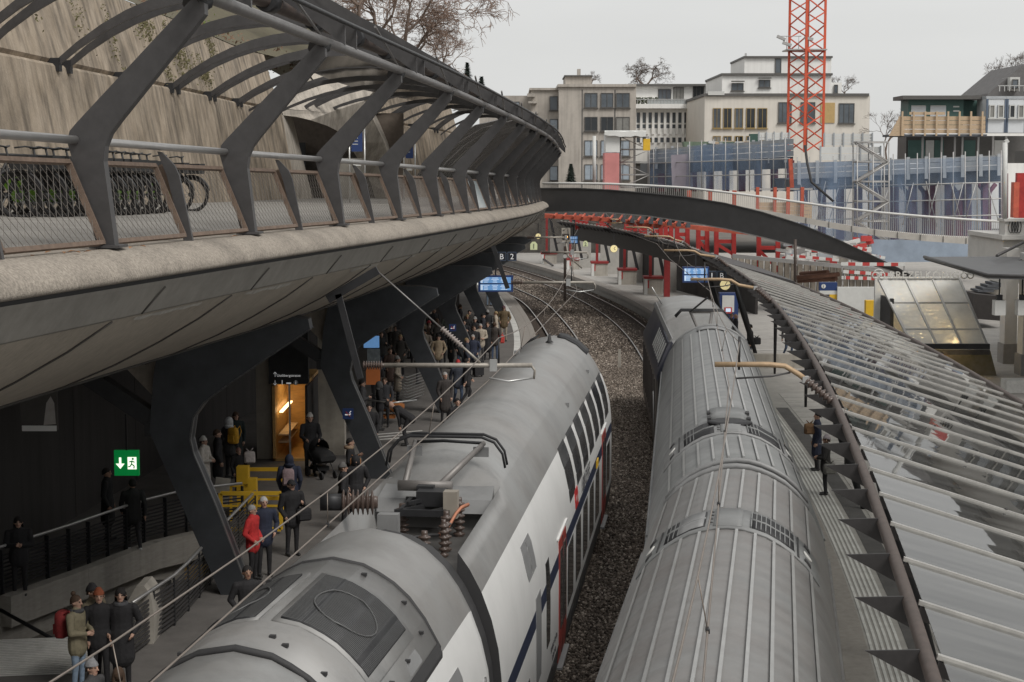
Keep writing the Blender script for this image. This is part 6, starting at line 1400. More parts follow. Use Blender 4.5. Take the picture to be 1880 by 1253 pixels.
# ------------------------------------------------------------------ pit wall, barriers, pipes
pit = thing('sheet_pile_wall', 'grey ribbed sheet pile wall behind the canopy edge', 'wall', tuple(A(1500, 520, 112)))
for k in range(26):
    x = 1345+k*12; pbox(x, 470+k*1.2, x+8, 540, 112-.12*k, .3, concrete, 'sheet_pile', pit)
MB().bar(A(1345, 470, 111), A(1660, 500, 108.5), .3, .25).build('capping_beam', scaf, pit)
rw = mat('board_red', (.46, .05, .045), .6, var=.1)
def barrier(x0, y0, x1, y1, Y, lab, nn=7):
    t = thing('safety_board', lab, 'barrier', tuple(A((x0+x1)/2, max(y0, y1)+3, Y)), 0, 'red and white safety boards')
    for k in range(nn):
        a = A(x0+(x1-x0)*k/nn, y0+(y1-y0)*k/nn, Y); b_ = A(x0+(x1-x0)*(k+1)/nn, y0+(y1-y0)*(k+1)/nn, Y); MB().bar(a, b_, .05, .19).build('board_section', rw if k % 2 else off_white, t)
    for x, y in ((x0+2, y0), (x1-2, y1)): MB().bar(A(x, y-3, Y+.06), A(x, y+14, Y+.06), .07, .07).build('stake', scaf, t)
bl = [(1544, 485, 1662, 486), (1548, 499, 1640, 505), (1545, 510, 1615, 512), (1460, 442, 1520, 452), (1478, 458, 1560, 470), (1455, 470, 1540, 478), (1540, 446, 1600, 462), (1500, 440, 1560, 450), (1440, 450, 1490, 462), (1565, 462, 1625, 474)]
for i, (x0, y0, x1, y1) in enumerate(bl): barrier(x0, y0, x1, y1, 104+i*1.3 if i > 2 else 96+i, ('topmost long red and white board right of the canopy ridge', 'middle long red and white board left of the kiosk sign', 'lowest red and white board left of the kiosk sign', 'red and white board at the back of the pit, upper left', 'red and white board in the middle of the pit', 'red and white board low on the left of the pit', 'red and white board below the girder', 'red and white board high in the pit', 'red and white board beside the tall trestle', 'red and white board near the scaffold stair foot')[i], 9 if i < 3 else 7)
pipe_r = mat('rusty_pipe', (.22, .115, .08), .8, .2, var=.25, scale=4)
for i, (x0, y0, x1, y1) in enumerate(((1462, 510, 1540, 504), (1466, 516, 1536, 512), (1470, 503, 1520, 500))): one('steel_pipe', MB().tube([A(x0, y0, 103+i), A(x1, y1, 101+i)], .14, 10), pipe_r, ('middle', 'lowest', 'uppermost')[i]+' rusty steel pipe lying in the pit behind the canopy', 'pipe', 'rusty pipes in the pit')
random.seed(11)
pile = thing('formwork_pile', 'jumble of small white, red and grey formwork pieces in the construction pit', 'rubble', tuple(A(1520, 500, 116)))
for k in range(90):
    x = random.uniform(1436, 1610); y = 438+random.uniform(0, 55); MB().box(A(x, y, 113+k*.08), (random.uniform(.3, 1.1), .3, random.uniform(.15, .5)), 0, Matrix.Rotation(random.uniform(-.3, .3), 3, 'Y')).build('panel', random.choice([off_white, scaf, rw, off_white, fasc, concrete_light]), pile)
one('grey_pole', MB().tube([A(1460, 520, 98), A(1460, 440, 98)], .09, 6), brown_tube, 'thin brown pole standing behind the canopy ridge', 'pole')
# ------------------------------------------------------------------ kiosk and forecourt
KY = 71
kb = thing('pretzel_kiosk', 'glass-roofed pretzel kiosk with fairy lights glowing under its sloping panes', 'kiosk', tuple(G(1740, 665, 0)))
kg = glass('kiosk_glass', (.92, .93, .92), .84, .10, (.93, .93, .91), 1.3)
def kp(u, v): # u across 0..3, v down 0..1 over the sloping roof, px coordinates
    yt = 513+0*u; xt = 1613+u*49.5; xb = 1674+u*46; yb = 634
    return xt+(xb-xt)*v, yt+(yb-yt)*v
def kpt(u, v): x, y = kp(u, v); return A(x, y, KY+3.2*(1-v)-.6)
fr_m = mat('kiosk_frame', (.52, .51, .49), .5, .3, var=.1)
for u in range(3):
    for v0, v1 in ((0, .36), (.36, .76), (.76, 1)):
        q = [kpt(u+.02, v0+.01), kpt(u+.98, v0+.01), kpt(u+.98, v1-.01), kpt(u+.02, v1-.01)]; MB().prism(q, (0, .02, .015)).build('glass_pane', kg, kb)
for u in range(4): MB().bar(kpt(u, 0), kpt(u, 1), .09, .09).build('frame_bar', fr_m, kb)
for v in (0, .36, .76): MB().bar(kpt(0, v), kpt(3, v), .08, .08).build('frame_bar', fr_m, kb)
MB().bar(kpt(0, 1)+Vector((-.1, 0, -.05)), kpt(3, 1)+Vector((.1, 0, -.05)), .22, .22).build('front_beam', black_steel, kb)
c0, c1_ = kpt(0, 0), kpt(3, 0)
MB().box(((c0.x+c1_.x)/2, KY+3.6, 2.0), (c1_.x-c0.x-.1, .2, 4.0)).build('back_wall', off_white, kb)
MB().box((c0.x+.35, KY+2.4, 1.6), (.15, 2.0, 3.2)).build('side_wall', black_steel, kb)
MB().box(((c0.x+c1_.x)/2+.6, KY+.9, .55), (4.0, .7, 1.1)).build('counter', dark_steel, kb)
MB().prism([G(1668, 690, 0), G(1830, 690, 0), G(1830, 690, 0)+Vector((-.25, .2, 1.05)), G(1668, 690, 0)+Vector((0, .2, 1.05))], (0, .5, 0)).build('stone_plinth', mat('mossy_stone', (.19, .165, .13), .9, var=.3, scale=2, col2=(.11, .10, .05)), kb)
fl = mat('fairy_light', (1, .74, .36), .5, var=0, emit=10)
random.seed(5)
for k in range(90):
    u = random.choice([.45, .55, .8, 1.15, 1.25, 1.35, 1.5, 1.6, 1.75, 1.9, 2.1]); v = .12+.06*random.randint(0, 13); p = kpt(u+random.uniform(-.03, .03), v)+Vector((0, .45, -.35))
    MB().ball(p, .032, 6, 4).build('fairy_light', fl, kb)
for (u, v, s_) in ((1.35, .78, .26), (2.15, .80, .24)): MB().ball(kpt(u, v)+Vector((0, .7, -.5)), s_*.5, 10, 6).build('globe_lamp', fl, kb)
for k in range(6): MB().ball(A(1735+k*5, 637, KY-.3), .05, 6, 4).build('menu_light', fl, kb)
sg = mat('letter_white', (.62, .60, .56), .5, var=.05); 
text_obj('sign_lettering', 'BREZELKÖNIG', .44, sg, kb, WM[kb.name].inverted() @ Matrix.Translation(A(1697, 506, KY+2.5)) @ Matrix.Rotation(math.pi/2, 4, 'X'), .03, 'CENTER', 1.08)
for x in (1613, 1776):                                # looped pretzel emblems
    c = A(x, 506, KY+2.5)
    for s_ in (-1, 1): MB().tube([c+Vector((s_*.14+.13*math.cos(a), 0, .13*math.sin(a))) for a in np.linspace(0, 6.28, 15)], .035, 5).build('pretzel_emblem', sg, kb)
    MB().tube([c+Vector((.22*math.cos(a), 0, .06+.20*math.sin(a))) for a in np.linspace(.4, 2.74, 9)], .03, 5).build('pretzel_emblem', sg, kb)
# white hoarding and info pillar
one('hoarding_wall', MB().box(A(1578, 575, 84), (2.3, .3, 2.6)), off_white, 'plain white site hoarding left of the pretzel kiosk', 'hoarding')
ip = thing('info_pillar', 'blue and white information pillar with i symbol left of the hoarding', 'sign', tuple(A(1520, 562, 84)))
pbox(1505, 519, 1537, 534, 84, .3, blue_sign, 'blue_header', ip); pbox(1505, 534, 1537, 541, 84, .28, off_white, 'white_band', ip); pbox(1523, 541, 1536, 556, 84, .28, yellow_paint, 'yellow_panel', ip); pbox(1505, 541, 1522, 590, 84, .26, dark_steel, 'body', ip)
MB().lathe(A(1512, 526, 83.98), [(.11, 0), (.11, .01)], 14, 0, Vector((0, -1, 0))).build('info_disc', paint_white, ip); wtext('i', 1512, 526, 83.95, 7, blue_sign, ip)
one('yellow_bin', MB().box(A(1599, 566, 80), (.55, .4, .75)), yellow_paint, 'yellow letter box by the left side of the kiosk', 'box')
# station building corner, dark roof, pillars and lanterns
stn = thing('station_building', 'white classical station building corner with balcony and stone pillars at right', 'building', tuple(G(1870, 672, 0)))
pil = mat('pillar_white', (.60, .585, .56), .8, var=.06, scale=1, dirt=.15); pilb = mat('pillar_base', (.27, .26, .25), .85, var=.1)
for (x0, x1, yb, lab) in ((1840, 1868, 668, 0), (1872, 1912, 690, 1)):
    b0_, b1_ = G(x0, yb), G(x1, yb); cx = (b0_.x+b1_.x)/2; yy_ = b0_.y; w_ = b1_.x-b0_.x
    MB().box((cx, yy_+.4, 2.6), (w_*.8, .8, 5.2)).build('pillar', pil, stn); MB().box((cx, yy_+.35, .45), (w_, .95, .9)).build('pillar_base', pilb, stn)
YS = 78
pbox(1842, 440, 2000, 520, YS, 6, pil, 'upper_wall', stn); pbox(1836, 432, 2000, 440, YS, 6, pil, 'cornice', stn, .35); pbox(1846, 406, 2000, 433, YS, 1, pil, 'balcony_wall', stn); pbox(1843, 402, 2000, 407, YS, 1.2, pil, 'balcony_coping', stn, .1)
for k in range(4): 
    c = A(1856+k*5, 417, YS-.05); MB().tube([c+Vector((.10*math.cos(a), 0, .28*math.sin(a))) for a in np.linspace(0, 6.28, 13)], .02, 5).build('balcony_ornament', black_steel, stn)
pbox(1862, 335, 1870, 400, 100, .6, orange_paint, 'red_window_frame', stn); pbox(1868, 318, 1900, 402, 101, .4, red_paint, 'red_wall_panel', stn)
sf = mat('station_render', (.68, .655, .61), .85, var=.08, scale=.5)
MB().box((30.5, 52, 4.5), (9, 66, 9)).build('long_wall', sf, stn); MB().box((30.3, 52, 9.3), (10, 67, .6)).build('eaves', bframe, stn)  # unseen facade, added to be mirrored in the canopy glass
for k in range(21):
    MB().box((25.97, 21.5+k*3.0, 1.6), (.12, 1.7, 3.2)).build('unseen_arcade_opening', dark_steel, stn)  # dark bays added to give the glass striped reflections
    for z in (6.2,):
        wn = MB().box((25.97, 21.5+k*3.0, z+.2), (.12, 1.2, 2.2)).build('window', bglass, stn)
        for s_ in (-1, 1): MB().box((25.95, 21.5+k*3.0+s_*.95, z+.2), (.10, .6, 2.2)).build('shutter', mat('shutter_grey', (.15, .15, .145), .7, var=.1), wn)
one('camera_pole', MB().tube([A(1845, 402, 77), A(1845, 262, 77)], .11, 10), off_white, 'pale round post with a small camera on top at right edge', 'pole')
one('security_camera', MB().bar(A(1845, 262, 77), A(1851, 258, 77), .18, .16), off_white, 'small white security camera on the pale round post', 'camera')
rf = thing('forecourt_roof', 'dark flat canopy roof with cables in front of the white station building', 'canopy', tuple(A(1800, 500, 66)))
a = [A(1697, 472, 70), A(1830, 471, 74), A(2050, 480, 74), A(2050, 512, 62), A(1815, 506, 62)]
MB().prism(a, (0, 0, -.12)).build('roof_sheet', mat('roof_dark', (.075, .075, .078), .5, var=.15, scale=1), rf)
MB().tube([a[0], a[4], a[3]], .07, 6).build('edge_trim', dark_steel, rf)
for (x0, y0, x1, y1) in ((1830, 470, 1890, 440), (1862, 486, 1900, 465)): MB().tube([A(x0, y0, 70), A(x1, y1, 76)], .06, 6).build('suspension_rod', dark_steel, rf)
for i, x in enumerate((1834, 1876)):
    t = thing('lantern', ('left', 'right')[i]+' white cylinder lantern hanging under the dark forecourt roof', 'lamp', tuple(A(x, 580, 63)), 0, 'lanterns under the forecourt roof')
    c = A(x, 565, 63); MB().box(c, (.40, .4, .56)).build('shade', off_white, t); MB().box(c+Vector((0, 0, .38)), (.2, .2, .2)).build('cap', black_steel, t); MB().tube([c+Vector((0, 0, .48)), c+Vector((0, 0, 1.25))], .03, 5).build('stem', black_steel, t)
bs = thing('outdoor_stair', 'pale concrete stair flight rising behind the kiosk', 'stair', tuple(A(1830, 545, 95)))
MB().prism([A(1790, 540, 95), A(1860, 505, 95), A(1875, 505, 95), A(1830, 545, 95)], (0, 2, 0)).build('flank', concrete_light, bs)
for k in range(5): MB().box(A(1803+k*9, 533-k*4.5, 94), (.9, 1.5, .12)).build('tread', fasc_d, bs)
one('subway_entrance', MB().prism([A(1782, 585, 92), A(1790, 540, 92), A(1840, 545, 92), A(1842, 590, 92)], (0, 3, 0)), mat('entrance_dark', (.045, .04, .038), .8, var=.2), 'dark round-topped subway entrance behind the kiosk', 'entrance')
one('ventilation_box', MB().box(G(1868, 708, .25), (1.1, .8, .5)), paint_white, 'low white vent box on the ground beside the canopy edge', 'box')
# ticket machine on the right platform
tm = thing('ticket_machine', 'blue and white ticket machine with red screen surround under the canopy', 'ticket machine', tuple(G(1338, 590, 0)))
c = G(1338, 590, 0); px = c.y/FPX
MB().box(c+Vector((0, .4, .75)), (34*px, .8, 1.7)).build('housing', blue_sign, tm); MB().box(c+Vector((-.05, -.02, 1.0)), (22*px, .05, .95)).build('front_panel', off_white, tm); MB().box(c+Vector((-.05, -.05, .62)), (14*px, .04, .35)).build('screen_surround', rw, tm); MB().box(c+Vector((-.05, -.08, .64)), (9*px, .03, .2)).build('screen', screen_l, tm)
one('platform_bench_wall', MB().box(G(1418, 668, .2)+Vector((.6, .3, .1)), (3.4, .5, .6)), concrete_light, 'low concrete bench wall under the canopy by the tan boom', 'bench')
# ------------------------------------------------------------------ bare trees
bark = mat('bark', (.17, .125, .10), .9, var=.3, scale=4); twig = mat('twig', (.30, .21, .165), .9, var=.3, scale=4)
def bare_tree(base, H, lab, seed, lean=0.0, levels=6, spread=.55, twm=None, rad=.22):
    rnd = random.Random(seed); t = thing('bare_tree', lab, 'tree', tuple(base), 0, 'bare winter trees'); tr, tw = MB(), MB(); rmin = H*.0014
    def grow(p, d, L, r_, lv):
        mid = p+d*L*.5+Vector((rnd.gauss(0, .07), rnd.gauss(0, .07), rnd.gauss(0, .04)))*L; q = p+d*L+Vector((0, 0, -.03*L*(levels-lv)))
        (tr if lv >= levels-2 else tw).tube([p, mid, q], [r_, r_*.85, r_*.70], 6 if lv >= levels-2 else 3, 0, False)
        if lv == 0: return
        n = 3 if lv > 1 else 4
        for k in range(n):
            a = Vector((rnd.gauss(0, 1), rnd.gauss(0, 1), rnd.gauss(.05, .7))).normalized(); nd = (d*(1-spread*.6)+a*spread*rnd.uniform(.7, 1.15)).normalized(); nd.z += .06; nd.normalize()
            grow(q if k < 2 else mid.lerp(q, rnd.random()), nd, L*rnd.uniform(.60, .90), max(r_*rnd.uniform(.52, .7), rmin), lv-1)
    grow(Vector(base)+Vector((0, 0, -.3)), Vector((lean, 0, 1)).normalized(), H*.24, rad, levels)
    tr.build('trunk', bark, t, recalc=False); tw.build('crown', twm or twig, t, recalc=False); return t
tw_g = mat('twig_grey', (.15, .12, .105), .9, var=.3, scale=4)
bare_tree(A(735, 140, 88), 10.5, 'large bare tree spreading above the pergola against the sky', 3, .12, 7, .62, None, .13)
bare_tree(A(655, 80, 80), 8.5, 'bare brown tree on the slope left of the large one', 8, .05, 7, .62, None, .11)
bare_tree(A(690, 110, 84), 6.5, 'low bushy bare tree below the large one', 12, .1, 7, .7, None, .12)
bare_tree(A(800, 160, 96), 5.6, 'short bare shrub-like tree above the pergola ridge', 21, .15, 6, .7, None, .10)
bare_tree(A(765, 130, 90), 6.0, 'low reddish bare tree behind the pergola ridge', 31, .0, 7, .7, None, .12)
bare_tree(A(1185, 185, 240), 9.5, 'bare rounded tree behind the white building roof', 5, 0, 7, .68, tw_g, .20)
bare_tree(A(1085, 165, 240), 4, 'small bare tree between the tan block and white building', 6, 0, 5, .6, tw_g, .10)
bare_tree(A(1550, 185, 215), 5, 'small bare tree behind the beige building', 7, 0, 6, .6, tw_g, .10)
bare_tree(A(1628, 290, 150), 6.5, 'thin bare tree beside the timber balcony', 9, 0, 6, .5, tw_g, .10)
bare_tree(A(1835, 190, 200), 8, 'thin bare tree in front of the mansard roof', 10, 0, 6, .45, tw_g, .10)
conifer(858, 205, 116, 100, 'dark conifer top showing above the pergola ridge'); conifer(884, 215, 142, 104, 'second lower conifer top above the pergola ridge')
# ------------------------------------------------------------------ people
def capsule_mesh(caps):
    m_ = MB()
    for (a, b_, r0, r1, reg, sc) in caps:
        a, b_ = Vector(a), Vector(b_); d = b_-a; L_ = d.length
        q = d.normalized().to_track_quat('Z', 'Y').to_matrix() if L_ > 1e-5 else Matrix.Identity(3)
        prof = []
        for i in range(5): th = math.pi/2*i/4; prof.append((max(.0015, r0*math.sin(th)), -r0*math.cos(th)))
        for i in range(5): th = math.pi/2*(1-i/4); prof.append((max(.0015, r1*math.sin(th)), L_+r1*math.cos(th)))
        n = 12; rings = []
        for r_, z in prof:
            ring = []
            for k in range(n):
                v = q @ Vector((r_*math.cos(2*math.pi*k/n), r_*math.sin(2*math.pi*k/n), z)); v = Vector((v.x*sc[0], v.y*sc[1], v.z*sc[2])); ring.append(a+v)
            rings.append(ring)
        m_.loft(rings, 0, True, True, True)
    return m_
BODY = {}
I1 = (1, 1, 1)
def body_mesh(pose, coat, bulk):
    bulk = min((1.0, 1.06, 1.13), key=lambda v: abs(v-bulk)); key = (pose, coat, bulk)
    if key in BODY: return BODY[key]
    C = []; k = bulk
    def add(a, b_, r0, r1, reg, sc=I1): C.append((a, b_, r0, r1, reg, sc))
    # head: skull, jaw, nose, ears, neck
    add((0, .0, 1.615), (0, -.012, 1.625), .098, .098, 'skin', (.82, .98, 1.05)); add((0, .035, 1.55), (0, .045, 1.53), .058, .045, 'skin'); add((0, .098, 1.60), (0, .112, 1.578), .012, .015, 'skin')
    for s in (-1, 1): add((s*.083, -.01, 1.60), (s*.086, -.012, 1.575), .018, .014, 'skin')
    add((0, -.015, 1.40), (0, .0, 1.54), .062, .054, 'skin')
    # trunk (flattened) under the coat
    add((0, 0, 1.33), (0, 0, 1.12), .165*k, .150*k, 'top', (1.12, .72, 1)); add((-.13, 0, 1.385), (.13, 0, 1.385), .075*k, .075*k, 'top', (1, 1, 1)); add((0, .0, 1.43), (0, 0, 1.46), .088*k, .078*k, 'top')
    add((0, 0, 1.10), (0, 0, .92), .150*k, .160*k, 'top', (1.12, .75, 1))
    if coat == 'long': add((0, 0, .95), (0, 0, .52), .155*k, .175*k, 'top', (1.15, .85, 1))
    elif coat == 'mid': add((0, 0, .95), (0, 0, .80), .165*k, .168*k, 'top', (1.14, .8, 1))
    # legs
    if pose == 'walk': legs = [((-.09, 0, .90), (-.10, .16, .50), (-.10, .07, .09)), ((.09, 0, .90), (.10, -.02, .48), (.10, -.26, .13))]
    elif pose == 'sit': legs = [((-.09, 0, .90), (-.12, .42, .86), (-.12, .42, .45)), ((.09, 0, .90), (.12, .42, .86), (.12, .42, .45))]
    elif pose == 'bend': legs = [((-.10, -.18, .90), (-.11, -.02, .50), (-.11, -.10, .08)), ((.10, -.18, .90), (.11, -.02, .50), (.11, -.10, .08))]
    else: legs = [((-.095, 0, .90), (-.10, .02, .49), (-.105, -.01, .08)), ((.095, 0, .90), (.105, .015, .49), (.115, -.02, .08))]
    for h, kn, an in legs:
        add(h, kn, .088, .062, 'bottom'); add(kn, an, .060, .044, 'bottom'); an = Vector(an); add(an+Vector((0, -.03, -.035)), an+Vector((0, .15, -.048)), .042, .034, 'shoe', (1.05, 1, .9))
    # arms: shoulder, elbow, wrist
    sh = lambda s: Vector((s*.195*k, 0, 1.385))
    arms = {'stand': [((.06, -.03, -.28), (.01, .06, -.52))]*2, 'pocket': [((.10, -.05, -.26), (.0, .10, -.42))]*2, 'phone': [((.06, .02, -.27), (-.07, .23, -.16)), ((.06, -.03, -.28), (.0, .10, -.46))],
            'fold': [((.05, .03, -.27), (-.15, .19, -.24))]*2, 'walk': [((.05, .10, -.26), (.02, .24, -.44)), ((.05, -.13, -.26), (.04, -.16, -.50))], 'push': [((.06, .06, -.27), (-.02, .30, -.34))]*2, 'bend': [((.05, .18, -.22), (.0, .38, -.38))]*2, 'hold': [((.06, .05, -.27), (-.11, .22, -.30))]*2, 'sit': [((.06, .03, -.27), (-.06, .25, -.36))]*2}[pose]
    for i, s in enumerate((-1, 1)):
        e, w_ = arms[i]; S0 = sh(s); e = S0+Vector((s*e[0], e[1], e[2])); w_ = S0+Vector((s*w_[0], w_[1], w_[2]))
        add(S0, e, .068*k, .055*k, 'top'); add(e, w_, .054*k, .040*k, 'top'); d = (w_-e).normalized(); side = d.cross(Vector((s, 0, 0))); 
        if side.length < .1: side = Vector((0, 0, 1))
        side.normalize(); acr = d.cross(side).normalized()
        add(w_, w_+d*.07, .028, .034, 'skin')
        for j, l_ in enumerate((.060, .072, .066, .050)): 
            o_ = side*((j-1.5)*.021); p0 = w_+d*.085+o_; p1 = p0+d*l_*.6; add(p0, p1, .0105, .0095, 'skin'); add(p1, p1+(d*.8-acr*s*.55).normalized()*l_*.5, .0095, .008, 'skin')
        add(w_+d*.03-side*.03, w_+d*.085-side*.058, .013, .0105, 'skin')
    if pose == 'bend':                                    # tip the upper body forward at the hips
        Rm = Matrix.Rotation(-R(55), 3, 'X'); pv_ = Vector((0, -.18, .92)); C2 = []
        for (a, b_, r0, r1, reg, sc) in C:
            if reg in ('bottom', 'shoe'): C2.append((a, b_, r0, r1, reg, sc)); continue
            f = lambda p: Rm @ (Vector(p)-Vector((0, 0, .92)))+pv_
            C2.append((f(a), f(b_), r0, r1, reg, (1, 1, 1) if reg == 'skin' else (1.1, .85, .9)))
        C = C2
    m_ = capsule_mesh(C); tmp = m_.build('tmp_body', [], None); md = tmp.modifiers.new('r', 'REMESH'); md.mode = 'VOXEL'; md.voxel_size = .0125
    ms = tmp.modifiers.new('s', 'SMOOTH'); ms.factor = .5; ms.iterations = 2
    dg = bpy.context.evaluated_depsgraph_get(); dg.update(); me = bpy.data.meshes.new_from_object(tmp.evaluated_get(dg)); bpy.data.objects.remove(tmp)
    n = len(me.polygons); cen = np.zeros(n*3); me.polygons.foreach_get('center', cen); cen = cen.reshape(-1, 3)
    best = np.full(n, 9.0); reg = np.zeros(n, np.int32); order = ['skin', 'top', 'bottom', 'shoe']
    for (a, b_, r0, r1, rg, sc) in C:
        a, b_ = np.array(a), np.array(b_); s_ = np.array(sc); d = (b_-a); L2 = max(1e-9, d.dot(d)); t = np.clip(((cen-a)@d)/L2, 0, 1)
        v = (cen-(a+t[:, None]*d))/s_; dist = np.linalg.norm(v, axis=1)-(r0+(r1-r0)*t)
        m2 = dist < best; best[m2] = dist[m2]; reg[m2] = order.index(rg)
    if pose != 'bend':                                   # eyes and mouth on the face
        for cx in (-.034, .034): reg[(np.abs(cen[:, 0]-cx) < .015) & (np.abs(cen[:, 2]-1.618) < .010) & (cen[:, 1] > .06)] = 4
        reg[(np.abs(cen[:, 0]) < .024) & (np.abs(cen[:, 2]-1.546) < .007) & (cen[:, 1] > .06)] = 5
    for _ in range(6): me.materials.append(None)
    me.polygons.foreach_set('material_index', reg); me.polygons.foreach_set('use_smooth', [True]*n); me.name = 'person_body'
    BODY[key] = me; return me
SKIN = [mat('skin_light', (.50, .31, .23), .6, var=.06, scale=20), mat('skin_tan', (.36, .21, .145), .6, var=.06, scale=20), mat('skin_dark', (.20, .115, .08), .6, var=.06, scale=20)]
eye_m = mat('eye_dark', (.05, .035, .03), .4, var=0); lip_m = mat('lip', (.35, .13, .11), .5, var=0); shoe_m = mat('shoe_black', (.025, .024, .024), .6, var=.2, scale=15)
CL = {}
def cloth(c, nm='cloth'):
    key = tuple(round(v, 3) for v in c)
    if key not in CL: CL[key] = mat('%s_%d' % (nm, len(CL)), c, .85, var=.22, scale=14, bump=.35, bscale=22)
    return CL[key]
BLK, NAVY, CHAR, OLIVE, RED, BEIGE, CREAM, BRN, JEAN, LJEAN, GREY, TAN = (.022, .021, .023), (.028, .034, .060), (.06, .058, .06), (.235, .205, .135), (.55, .035, .035), (.42, .36, .29), (.60, .56, .51), (.10, .07, .05), (.06, .085, .14), (.22, .29, .38), (.24, .24, .24), (.36, .28, .19)
hair_c = {'black': (.018, .015, .014), 'brown': (.075, .045, .028), 'grey': (.36, .35, .34), 'blond': (.30, .21, .11), 'white': (.55, .54, .52)}
def headwear(kind, col, parent):
    m_ = MB(); nm = kind; N = 14
    if kind in ('hair', 'long_hair', 'beanie', 'cap', 'hood'):
        R0 = {'hair': .105, 'long_hair': .108, 'beanie': .114, 'cap': .108, 'hood': .130}[kind]; rings = []
        low = {'hair': -.02, 'long_hair': -.05, 'beanie': .02, 'cap': .03, 'hood': -.14}[kind]
        for i in range(8):
            th = math.pi*.5*i/7; ring = []
            for k in range(N):
                a = 2*math.pi*k/N; back = max(0, -math.sin(a)); zc = 1.622+R0*1.08*math.cos(th)
                r_ = R0*math.sin(th); zl = zc
                if i == 7: zl = 1.622+low+(.0 if math.sin(a) > -.2 else -.045*back)+(.035 if kind in ('hair', 'long_hair', 'hood') and math.sin(a) > .3 else 0)
                if kind == 'beanie' and i < 3: zl += .02
                ring.append((r_*.88*math.cos(a), -.012+r_*1.0*math.sin(a)*(.96 if math.sin(a) > 0 else 1.05), zl))
            rings.append(ring)
        m_.loft(rings, 0, True, True, True)
        if kind == 'long_hair': m_.loft([[(.095*math.cos(a)*s, -.02+.075*math.sin(a)*s-dy, z) for a in np.linspace(math.pi*.95, math.pi*2.05, 9)] for z, s, dy in ((1.64, 1.05, 0), (1.55, 1.12, .01), (1.45, 1.2, .03), (1.36, 1.05, .05))], 0, False, False, True)
        if kind == 'cap': m_.loft([[(-.07, .085, 1.66), (.07, .085, 1.66), (.05, .17, 1.645), (-.05, .17, 1.645)], [(-.07, .085, 1.65), (.07, .085, 1.65), (.05, .17, 1.635), (-.05, .17, 1.635)]], 0, True, True)
        if kind == 'hood': m_.tube([(-.10, .02, 1.47), (-.06, -.09, 1.50), (0, -.12, 1.51), (.06, -.09, 1.50), (.10, .02, 1.47)], .05, 8)
    return m_.build('hair' if 'hair' in kind else kind, cloth(col, 'headwear'), parent, world=False)
NP = [0]
def person(lab, pos, facing, h=1.72, pose='stand', coat='mid', bulk=1.0, top=BLK, bottom=BLK, skin=0, head=('hair', 'brown'), shoes=None, group=None, extra=None, z0=0.0):
    me = body_mesh(pose, coat, bulk); o = bpy.data.objects.new('person', me); COL.objects.link(o)
    for i, m_ in enumerate((SKIN[skin], cloth(top), cloth(bottom), shoe_m if shoes is None else cloth(shoes), eye_m, lip_m)):
        o.material_slots[i].link = 'OBJECT'; o.material_slots[i].material = m_
    s = h/1.72; o.location = (pos[0], pos[1], z0); o.rotation_euler = (0, 0, facing); o.scale = (s, s, s); WM[o.name] = Matrix.Translation(o.location) @ Matrix.Rotation(facing, 4, 'Z')
    tag(o, lab, 'person', group)
    if head and pose != 'bend':
        kind, c = head; hw = headwear(kind, hair_c.get(c, c) if isinstance(c, str) else c, o)
        if kind in ('beanie', 'cap'): headwear('hair', hair_c['brown' if skin == 0 else 'black'], o).scale = (.985, .985, .985)
    elif head:
        hw = MB().ball((0, .50, 1.34), .108, 10, 6).build('hair', cloth(hair_c.get(head[1], head[1]) if isinstance(head[1], str) else head[1], 'headwear'), o, world=False)
    if extra == 'scarf': MB().tube([(.10*math.cos(a), .09*math.sin(a), 1.455) for a in np.linspace(0, 6.28, 13)], .042, 8).build('scarf', cloth((.07, .07, .075)), o, world=False)
    if extra == 'fur': MB().tube([(.13*math.cos(a), -.01+.12*math.sin(a), 1.47) for a in np.linspace(2.4, 7.0, 13)], .055, 8).build('fur_collar', cloth((.30, .21, .14)), o, world=False)
    if extra == 'knit': MB().ball((0, -.01, 1.77), .035, 8, 6).build('bobble', cloth((.30, .30, .30)), o, world=False)
    return o
def hp(x, y, h=1.72):                                     # ground spot of a standing person whose head top shows there
    p = G(x, y, h); return (p.x, p.y)
def bag(lab, p, dims, col, rz=0, kind='backpack', z=1.2):
    t = thing(kind, lab, 'bag', (p[0], p[1], z-dims[2]/2), rz); c = cloth(col, 'bag'); w_, d, hh = dims
    m_ = MB(); rings = []
    for zz, s in ((-.5, .82), (-.42, 1), (.25, 1), (.42, .9), (.5, .55)): rings.append([(a*w_*s/2, b_*d*s/2, hh/2+zz*hh) for a, b_ in ((-1, -.7), (-.7, -1), (.7, -1), (1, -.7), (1, .7), (.7, 1), (-.7, 1), (-1, .7))])
    m_.loft(rings, 0, True, True, True); m_.build('body', c, t, world=False)
    MB().box((0, -d/2-.015, hh*.32), (w_*.7, .04, hh*.38)).build('pocket', c, t, world=False)
    for s in (-1, 1): MB().tube([(s*w_*.3, d/2, hh*.9), (s*w_*.3, d/2+.10, hh*1.05), (s*w_*.3, d/2+.17, hh*.7), (s*w_*.3, d/2+.02, hh*.15)] if kind == 'backpack' else [(s*.02, -d*.2, hh), (s*w_*.3, 0, hh*1.25), (s*.02, d*.2, hh)], .014, 6).build('strap', c, t, world=False)
    return t
E_, W_, S_, N_d = -math.pi/2, math.pi/2, math.pi, 0.0     # facing right, left, the camera, away
